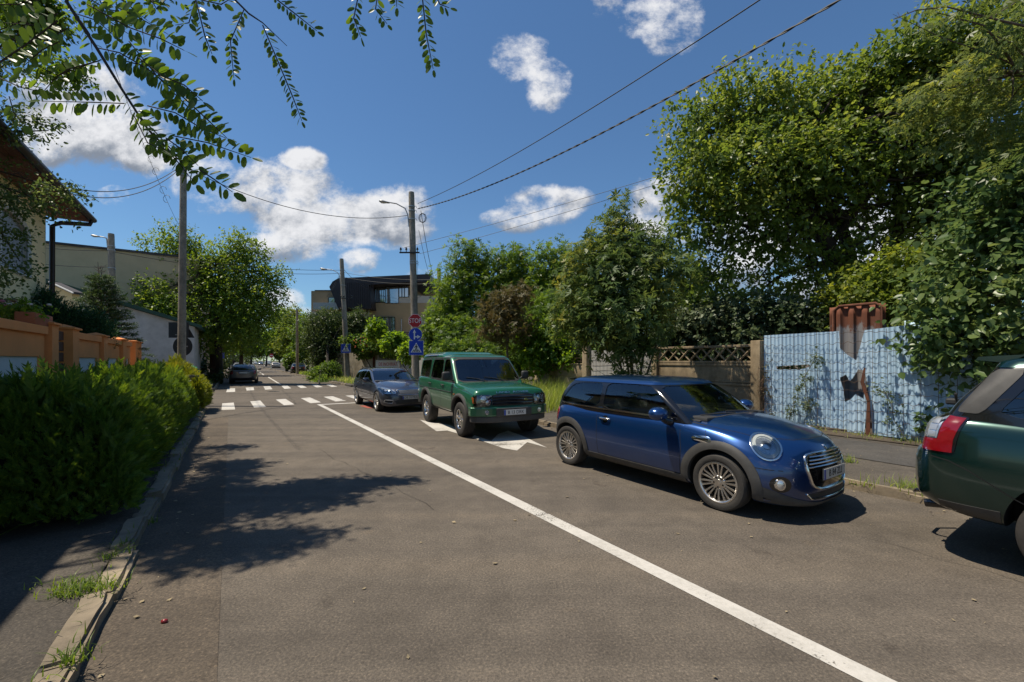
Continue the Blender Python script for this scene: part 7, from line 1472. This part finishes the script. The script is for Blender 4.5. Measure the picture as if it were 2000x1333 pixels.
# ================================================================ thuja hedge
def thuja(name, label, s0, s1, n0, n1, h, mat, count, ln=.17, base=.16, bulge=.12, seed=1, taper=0, cat='hedge', round_=.0):
    rn = np.random.default_rng(seed); t = Loc(name, tuple(S((s0+s1)/2, (n0+n1)/2, .1)), label, cat)
    # solid dark box added inside to stop light passing through the hedge
    m = MB(); wbox(m, s0+.22, s1-.22, n0+.22, n1-.22, .1, h-.24, .12); m.build('light_block_core', simple('hedge_inside',(.012,.014,.006),.95,var=.4,vs=6,bump=.8,bs=14), t.r)
    areas = np.array([abs(s1-s0)*abs(n1-n0)*1.3, abs(s1-s0)*h, abs(n1-n0)*h*1.2, abs(s1-s0)*h*.35, abs(n1-n0)*h*.5]); ch = rn.choice(5, count, p=areas/areas.sum()); u = rn.random(count); v = rn.random(count); s = np.zeros(count); n = np.zeros(count); z = np.zeros(count); on = np.zeros((count,3))
    na, nb = min(n0,n1), max(n0,n1)
    for k in range(5):
        q = ch == k
        if k == 0: s[q] = s0+(s1-s0)*u[q]; n[q] = na+(nb-na)*v[q]; z[q] = h; on[q] = (0,0,1)
        if k == 1: s[q] = s0+(s1-s0)*u[q]; n[q] = nb; z[q] = base+(h-base)*v[q]; on[q] = (0,1,0)
        if k == 2: s[q] = s0; n[q] = na+(nb-na)*u[q]; z[q] = base+(h-base)*v[q]; on[q] = (-1,0,0)
        if k == 3: s[q] = s0+(s1-s0)*u[q]; n[q] = na; z[q] = base+(h-base)*v[q]; on[q] = (0,-1,0)
        if k == 4: s[q] = s1; n[q] = na+(nb-na)*u[q]; z[q] = base+(h-base)*v[q]; on[q] = (1,0,0)
    # lumpy outline and rounded shoulders
    lump = np.sin(s*2.3+seed)*.5+np.sin(s*5.1+z*4.0+n*3)*.35+np.sin(z*6+s*1.3)*.3
    hh = np.clip((z-base)/(h-base),0,1); inset = .42*hh**2.6*round_+.05*(1-hh)**3
    cn = (na+nb)/2; cs = (s0+s1)/2; hw_ = abs(nb-na)/2; tp = ch == 0; z = np.where(tp, h+.05-.20*np.abs((n-cn)/hw_)**2.5+.05*lump, z)
    on = norm(on+np.array([0,0,1.0])*(np.where(tp,0,.9*hh**2))[:,None]+np.stack([np.zeros(count),np.where(tp,.7*((n-cn)/hw_)**3,0),np.zeros(count)],1))
    n = cn+(n-cn)*(1-inset/(abs(nb-na)/2)*1.0); s = np.where(np.abs(s-cs) > abs(s1-s0)/2-.5, cs+(s-cs)*(1-inset/(abs(s1-s0)/2)), s)
    dep = -np.abs(rn.normal(size=count))*.10+bulge*lump*.6
    X = np.stack([s,n,z],1)+on*dep[:,None]; ax = on*(.45+.3*rn.random(count))[:,None]+np.array([0,0,1.0])*(.35+.8*rn.random(count))[:,None]+rn.normal(size=(count,3))*.35; ax = norm(ax); nm = norm(np.cross(ax, rn.normal(size=(count,3))))
    lat = np.cross(nm, ax); L_ = ln*(.55+.9*rn.random(count)); tall = rn.random(count) < .03; L_ = np.where(tall & (z > h-.05), L_*2.0, L_)
    # one spray = main axis + side leaflets in a flat fan
    fan = [(0,0,.42,0),(.30,0,.45,0),(.62,0,.40,0)]
    for i, tt in enumerate((.06,.18,.30,.42,.54,.66,.78)):
        for sg in (-1,1): fan.append((tt, 0, .36*(1-tt*.6), sg*(.62-.1*tt)))
    pos, axs, nms, sz = [], [], [], []
    for (tt, _, l, an) in fan:
        d = ax*math.cos(an)+lat*math.sin(an); pos.append(X+ax*(tt*L_)[:,None]); axs.append(norm(d+rn.normal(size=d.shape)*.10)); nms.append(nm); sz.append(l*L_)
    # interleave so that every spray stays together in memory
    pos = np.stack(pos,1).reshape(-1,3); axs = np.stack(axs,1).reshape(-1,3); nms = np.stack(nms,1).reshape(-1,3); sz = np.stack(sz,1).ravel()
    W = np.stack([-ST*pos[:,0]+CT*pos[:,1], CT*pos[:,0]+ST*pos[:,1], pos[:,2]],1); rot = lambda a: np.stack([-ST*a[:,0]+CT*a[:,1], CT*a[:,0]+ST*a[:,1], a[:,2]],1)
    leaf_mesh('foliage', W, rot(axs), rot(nms), sz, 'scale', mat, t.r); return t.done()
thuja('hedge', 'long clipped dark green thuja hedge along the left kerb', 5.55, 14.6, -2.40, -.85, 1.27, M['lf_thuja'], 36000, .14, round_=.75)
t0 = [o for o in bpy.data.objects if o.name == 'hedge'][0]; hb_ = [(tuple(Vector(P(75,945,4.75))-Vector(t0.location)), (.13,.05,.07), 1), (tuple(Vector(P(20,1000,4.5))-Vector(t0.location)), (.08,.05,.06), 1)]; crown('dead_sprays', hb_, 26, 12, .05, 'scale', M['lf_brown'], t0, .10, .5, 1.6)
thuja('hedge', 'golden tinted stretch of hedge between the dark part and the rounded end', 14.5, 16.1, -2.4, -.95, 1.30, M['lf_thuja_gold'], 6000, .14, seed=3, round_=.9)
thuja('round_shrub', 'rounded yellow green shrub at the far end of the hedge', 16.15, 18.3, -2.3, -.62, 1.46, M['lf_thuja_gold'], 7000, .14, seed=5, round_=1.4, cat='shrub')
# ================================================================ black locust over the camera
t = Loc('locust_tree', (-9.5,.2,0), 'locust tree hanging long compound leaves over the top left')
rnl = random.Random(21); LP, LA, LN, LS = [], [], [], []; st = MB()
def comp(path, Y, size=.030, n=None, dY=0.0, wide=1.0):
    pts = [P(x, y, Y+dY*i/max(1,len(path)-1)) for i, (x, y) in enumerate(path)]; L_ = sum((b-a).length for a,b in zip(pts[:-1],pts[1:])); st.tube(pts, [.0022]*(len(pts)-1)+[.001], 4)
    n = n or max(4, int(L_/(size*.60))); seg = [(a,b,(b-a).length) for a,b in zip(pts[:-1],pts[1:])]
    view = Vector((0,-1,0))
    for i in range(n+1):
        d = L_*(.04+.96*i/n); 
        for a,b,l in seg:
            if d <= l+1e-6: break
            d -= l
        c = a+(b-a)*min(1,d/l); ax = (b-a).normalized(); side = ax.cross(view).normalized(); nr = Vector((rnl.gauss(0,.45), -1+rnl.gauss(0,.3), rnl.gauss(.5,.45))).normalized()
        for sg in ((-1,1) if i < n else (0,)):
            dr = (ax*.42+side*sg*wide*rnl.uniform(.8,1.05)+Vector((0,rnl.uniform(-.25,.25),rnl.uniform(-.15,.05)))) if sg else ax
            LP.append(c+dr.normalized()*.004); LA.append(dr); LN.append(nr+Vector((rnl.gauss(0,.3),rnl.gauss(0,.3),rnl.gauss(0,.3)))); LS.append(size*rnl.uniform(.8,1.2)*(1 if i else .7))
k9 = .45
Zq = lambda l: [(x*k9, y*k9) for x, y in l]
main = Zq([(290,-60),(290,10),(420,210),(530,390),(640,560),(760,680),(830,740)]); mp = [P(x,y,1.5) for x,y in main]; st.tube(mp, [.006,.0055,.005,.0042,.0035,.0025,.0015], 6)
for l in ([(430,210),(520,230),(640,300),(770,400),(900,520),(985,600)],[(440,260),(330,300),(250,330),(160,430)],[(540,450),(400,445),(180,440)],[(640,460),(760,490),(880,560),(980,600)],[(750,590),(900,620),(1090,685)],
          [(530,390),(600,500),(680,580),(780,690),(880,780)],[(870,740),(930,780),(1010,835)],[(380,20),(560,120),(700,170),(800,220)],[(500,30),(590,70),(730,150)],[(560,180),(680,330),(830,480),(900,540)],
          [(60,220),(150,280),(250,330)],[(0,340),(90,380),(180,400)],[(580,500),(640,620),(700,650)],[(720,600),(790,650),(860,720)],[(640,560),(700,640),(760,690),(850,800)],
          [(200,-20),(100,40),(20,60)],[(250,60),(150,110),(20,100)],[(120,100),(60,170),(0,210)],[(300,120),(210,170),(120,230)],[(330,60),(420,90),(500,160)],[(380,-10),(460,40),(560,60)],[(260,180),(180,220),(100,290)],
          [(0,270),(120,190),(250,90)],[(350,90),(390,150),(400,220)],[(0,130),(60,110),(150,60)],[(600,250),(700,330),(800,370),(880,440)],[(500,-20),(580,40),(640,90)],[(40,420),(60,490),(100,540)],[(0,20),(80,20),(170,-10)],[(480,250),(600,280),(680,320)],[(420,-30),(470,90),(560,150)]):
    comp(Zq(l), 1.5+rnl.uniform(-.10,.15), .042)
for l in ([(850,-30),(850,0),(820,100),(760,110)],[(850,0),(890,160),(920,235)],[(1060,40),(1000,180),(1015,340)],[(1140,110),(1220,300),(1270,420),(1310,525)],[(1190,-10),(1280,60),(1375,135)],[(1560,-40),(1535,80),(1565,160)],[(1640,-30),(1630,40),(1680,105)],[(1830,-40),(1850,150),(1880,300)],[(1890,-20),(1910,20),(1950,35)],[(870,0),(960,20),(1010,-10)],[(650,-10),(680,40),(720,0)],[(1720,-30),(1722,30)],[(1480,-10),(1500,-40)]):
    comp(Zq(l), 1.5+rnl.uniform(-.08,.08), .028, wide=.6)
tw = Zq([(980,-60),(1020,0),(1080,60),(1140,100),(1245,200)]); st.tube([P(x,y,1.5) for x,y in tw], [.004,.0035,.003,.002,.001], 6); st.tube([P(-100,-40,1.5),P(130,-27,1.5),P(500,-60,1.5),P(900,-60,1.5)], .007, 6)
st.tube([P(x,y,1.5) for x,y in Zq([(0,270),(120,190),(250,90)])], .003, 5); st.tube([P(x,y,1.5) for x,y in Zq([(250,330),(300,300),(430,265)])], .002, 5)
leaf_mesh('hanging_leaves', np.array([tuple(v) for v in LP]), np.array([tuple(v) for v in LA]), np.array([tuple(v) for v in LN]), np.array(LS), 'ellipse', M['lf_locust'], t.r)
st.build('hanging_twigs', M['bark_dark'], t.r, smooth=50)
bl = []
def over(gx, gy, z, rr_): # crown lobe whose shadow falls on ground point (gx,gy)
    k = 1/math.tan(R(SUN_EL)); bl.append(((gx+SUN_DIR.x*z*k, gy+SUN_DIR.y*z*k, z), rr_, 1))
for q in SHADOW_LOBES if False else [(-3.8,5.2,7.4,(.28,.65,.25)),(-3.55,4.9,7.3,(.28,.65,.25)),(-3.3,4.3,7.3,(.28,.45,.25)),(-3.2,3.85,7.3,(.32,.2,.2)),(-4.05,6.0,7.4,(.28,.45,.25)),(-2.75,5.45,7.1,(.85,.10,.10)),(-2.2,5.75,7.1,(.75,.09,.10)),(-2.5,5.1,7.1,(.75,.10,.10)),(-1.7,5.85,7.1,(.35,.05,.06)),(-2.7,4.75,7.1,(.5,.08,.1)),(-2.35,3.75,7.1,(.45,.08,.1)),(-2.3,4.0,7.1,(.5,.07,.1)),(-2.6,3.5,7.1,(.3,.06,.1)),(-4.4,6.75,7.2,(.35,.2,.2)),(-5.4,8.1,7.2,(.35,.08,.1)),(-4.6,3.0,7.4,(.25,.12,.1)),(-3.9,2.75,7.2,(.3,.05,.1)),(-5.6,2.6,8,(.8,.35,.4))]: over(*q)
limbs([(-9.5,.2,0),(-9.4,.6,3),(-9.3,1.2,5.5),(-8.8,1.6,7)], bl, M['bark_dark'], t.r, .22, .10, 1); m = MB(); m.tube([(-9.4,.5,4.2),(-7,-1.4,5.4),(-3.6,-1.2,4.3),(-2.6,.4,3.6),tuple(P(-100,-40,1.5))], [.09,.06,.04,.022,.008], 8); m.build('limb', M['bark_dark'], t.r, smooth=50)
crown('crown', bl, 3300, 14, .075, 'oval', M['lf_locust'], t.r, .30, .2, 2.0, jit=.6); t.done()
# ================================================================ grass and weeds
def grass(name, label, pts, hmin, hmax, mat, w=.010, lean=.45, kind='stuff', cat='grass', seg=3, bend=.5):
    n = len(pts); p = np.array(pts); h = hmin+(hmax-hmin)*RNG.random(n)**1.3; a = RNG.random(n)*2*np.pi; d = np.stack([np.cos(a),np.sin(a),np.zeros(n)],1); sd = np.stack([-d[:,1],d[:,0],np.zeros(n)],1); le = lean*RNG.random(n); vs = []
    for i in range(seg+1):
        t = i/seg; c = p+d*(h*le*(t**2)*1.6)[:,None]+np.array([0,0,1])*(h*(t-bend*le*t**3))[:,None]; ww = w*(1-t)*(.7+.3*h/hmax)+.0006; vs += [c-sd*ww[:,None] if hasattr(ww,'shape') else c-sd*ww, c+sd*ww[:,None] if hasattr(ww,'shape') else c+sd*ww]
    co = np.stack(vs,1).reshape(-1,3); Fc = [(2*i,2*i+1,2*i+3,2*i+2) for i in range(seg)]; o = raw_mesh(name, co, Fc, n, 2*(seg+1), mat); return tag(o, label, cat, kind=kind)
pts = []
for _ in range(15000):
    s = random.uniform(8.6,21); n = 11.1-abs(random.gauss(0,1.7)); 
    if n < 7.0 or (s < 10 and n < 9.0): continue
    if n > 10.2 and random.random() < .55: continue
    pts.append(tuple(S(s,n,.07)))
grass('tall_grass', 'tall bright green grass and weeds along the low wall', pts, .25, 1.15, M['lf_grass'], .010, .7)
pts = []
for _ in range(900): s = random.uniform(-1,8.6); n = N0-.14-abs(random.gauss(0,.22)); pts.append(tuple(S(s,n,.08)))
for cx, cy, r_, k in ((1658,915,.05,60),(1775,968,.10,90),(1843,905,.05,40),(1800,975,.12,90),(1620,893,.04,30),(1690,962,.06,40)):
    c = G(cx,cy); pts += [(c.x+random.gauss(0,r_), c.y+random.gauss(0,r_), .08) for _ in range(k)]
grass('verge_grass', 'sparse dry grass tufts at the foot of the blue fence', pts, .04, .20, M['lf_grass'], .005, .9)
pts = []
for cx, cy, rx_, ry_, k in ((165,1172,.13,.05,230),(215,1110,.04,.05,50),(130,1190,.07,.03,60),(150,1322,.05,.04,70),(205,1175,.03,.04,50),(300,1040,.02,.04,20),(245,1085,.02,.03,20)):
    c = G(cx,cy); pts += [(c.x+random.gauss(0,rx_), c.y+random.gauss(0,ry_), .09) for _ in range(k)]
for _ in range(420): s = random.uniform(1,17); pts.append(tuple(S(s, NL+random.uniform(-.2,.04), .1 if random.random() < .7 else .01)))
grass('kerb_grass', 'grass tufts growing in the cracks of the left kerb', pts, .02, .10, M['lf_street2'], .004, 1.2)
pts = [tuple(S(random.uniform(28.5,60), NR2+.5+random.random()*1.6, .1)) for _ in range(2500)]+[tuple(S(random.uniform(28.5,45), NL-.3-random.random()*1.2, .1)) for _ in range(1500)]
grass('far_verge_grass', 'grass on the verges beyond the crossing', pts, .1, .5, M['lf_grass'], .02, .8)
# weeds and vines on the wire mesh
def vine(label, pxs, n=N0-.16, size=.05, mat='lf_ivy', cl=60):
    m = MB(); t = Loc('vine', tuple(S(*[fz(pxs[0][0],pxs[0][1],n)[0], n], 0)), label, 'vine'); pp = [S(fz(x,y,n)[0], n, max(.1,fz(x,y,n)[1])) for x,y in pxs]; m.tube(pp, .006, 5); m.build('stem', M['bark_grey'], t.r); b = [(tuple(p), (.14,.05,.16), 1) for p in pp]; crown('leaves', b, cl, 7, size, 'heart', M[mat], t.r, .12, .3, 1.6); return t.done()
vine('wilted vine climbing the wire left of the torn hole', [(1590,840),(1580,790),(1570,740),(1592,700)], cl=90, size=.045); vine('thin green vine on the wire right of the torn hole', [(1770,860),(1745,820),(1742,790),(1725,760)], cl=45, size=.045); vine('leafy shoot on the wire near the right car', [(1840,860),(1820,830),(1808,825)], cl=12, size=.12, mat='lf_near'); vine('climbing weeds at the left of the blue sheets', [(1540,830),(1545,800),(1560,770)], cl=60, size=.04)
t = Loc('dry_creeper', tuple(S(fz(1492,700)[0],N0-.2,0)), 'dry brown creeper tangled on the fence post', 'creeper'); m = MB(); rn = random.Random(9)
for _ in range(70):
    x = rn.uniform(1482,1520); y0 = rn.uniform(690,800); q = [P(x,y0,10.6)]
    for k in range(6): q.append(q[-1]+Vector((rn.gauss(0,.06),rn.gauss(0,.03),-.12)))
    m.tube(q, .003, 3, cap=False)
m.build('stems', simple('dry_stem',(.13,.075,.04),.9), t.r); crown('dry_leaves', [B(1500,740,10.6,12,40,.08),B(1510,790,10.6,16,30,.1),B(1530,800,10.5,30,14,.1,.5)], 150, 6, .045, 'oval', M['lf_brown'], t.r, .15, .5, 1.5); t.done()
# ================================================================ litter
lt = MB(); rn = random.Random(5)
for _ in range(420):
    s = rn.uniform(-.5,12); n = rn.choice((rn.uniform(6.2,6.62), rn.uniform(6.3,6.62), rn.uniform(3.0,6.6), rn.uniform(-.65,-.3), rn.uniform(-.65,-.3), rn.uniform(.2,6.6))) if rn.random() < .7 else rn.uniform(7,11); c = S(s,n,.006 if n < 6.6 else .10); a = rn.random()*6; r_ = rn.uniform(.005,.020); q = [c+Vector((r_*math.cos(a+k*1.57)*(1.4 if k%2 else .7), r_*math.sin(a+k*1.57), rn.uniform(0,.012))) for k in range(4)]; lt.add(q,[(0,1,2,3)])
tag(lt.build('leaf_litter', simple('litter',(.28,.22,.13),.9,var=.4,vs=3)), 'scattered dry leaf scraps on the road and pavement', 'litter', kind='stuff')
fr = MB(); c = G(321,1218); fr.lathe([(.001,-.019),(.010,-.015),(.0135,-.004),(.0135,.005),(.010,.015),(.001,.019)], 14, 'x', Matrix.Translation(c+Vector((0,0,.0135))) @ Matrix.Rotation(.35,4,'Z')); tag(fr.build('fallen_fruit', simple('red_fruit',(.22,.012,.012),.3,coat=.4), smooth=60), 'small red fruit lying on the road near the kerb', 'fruit')
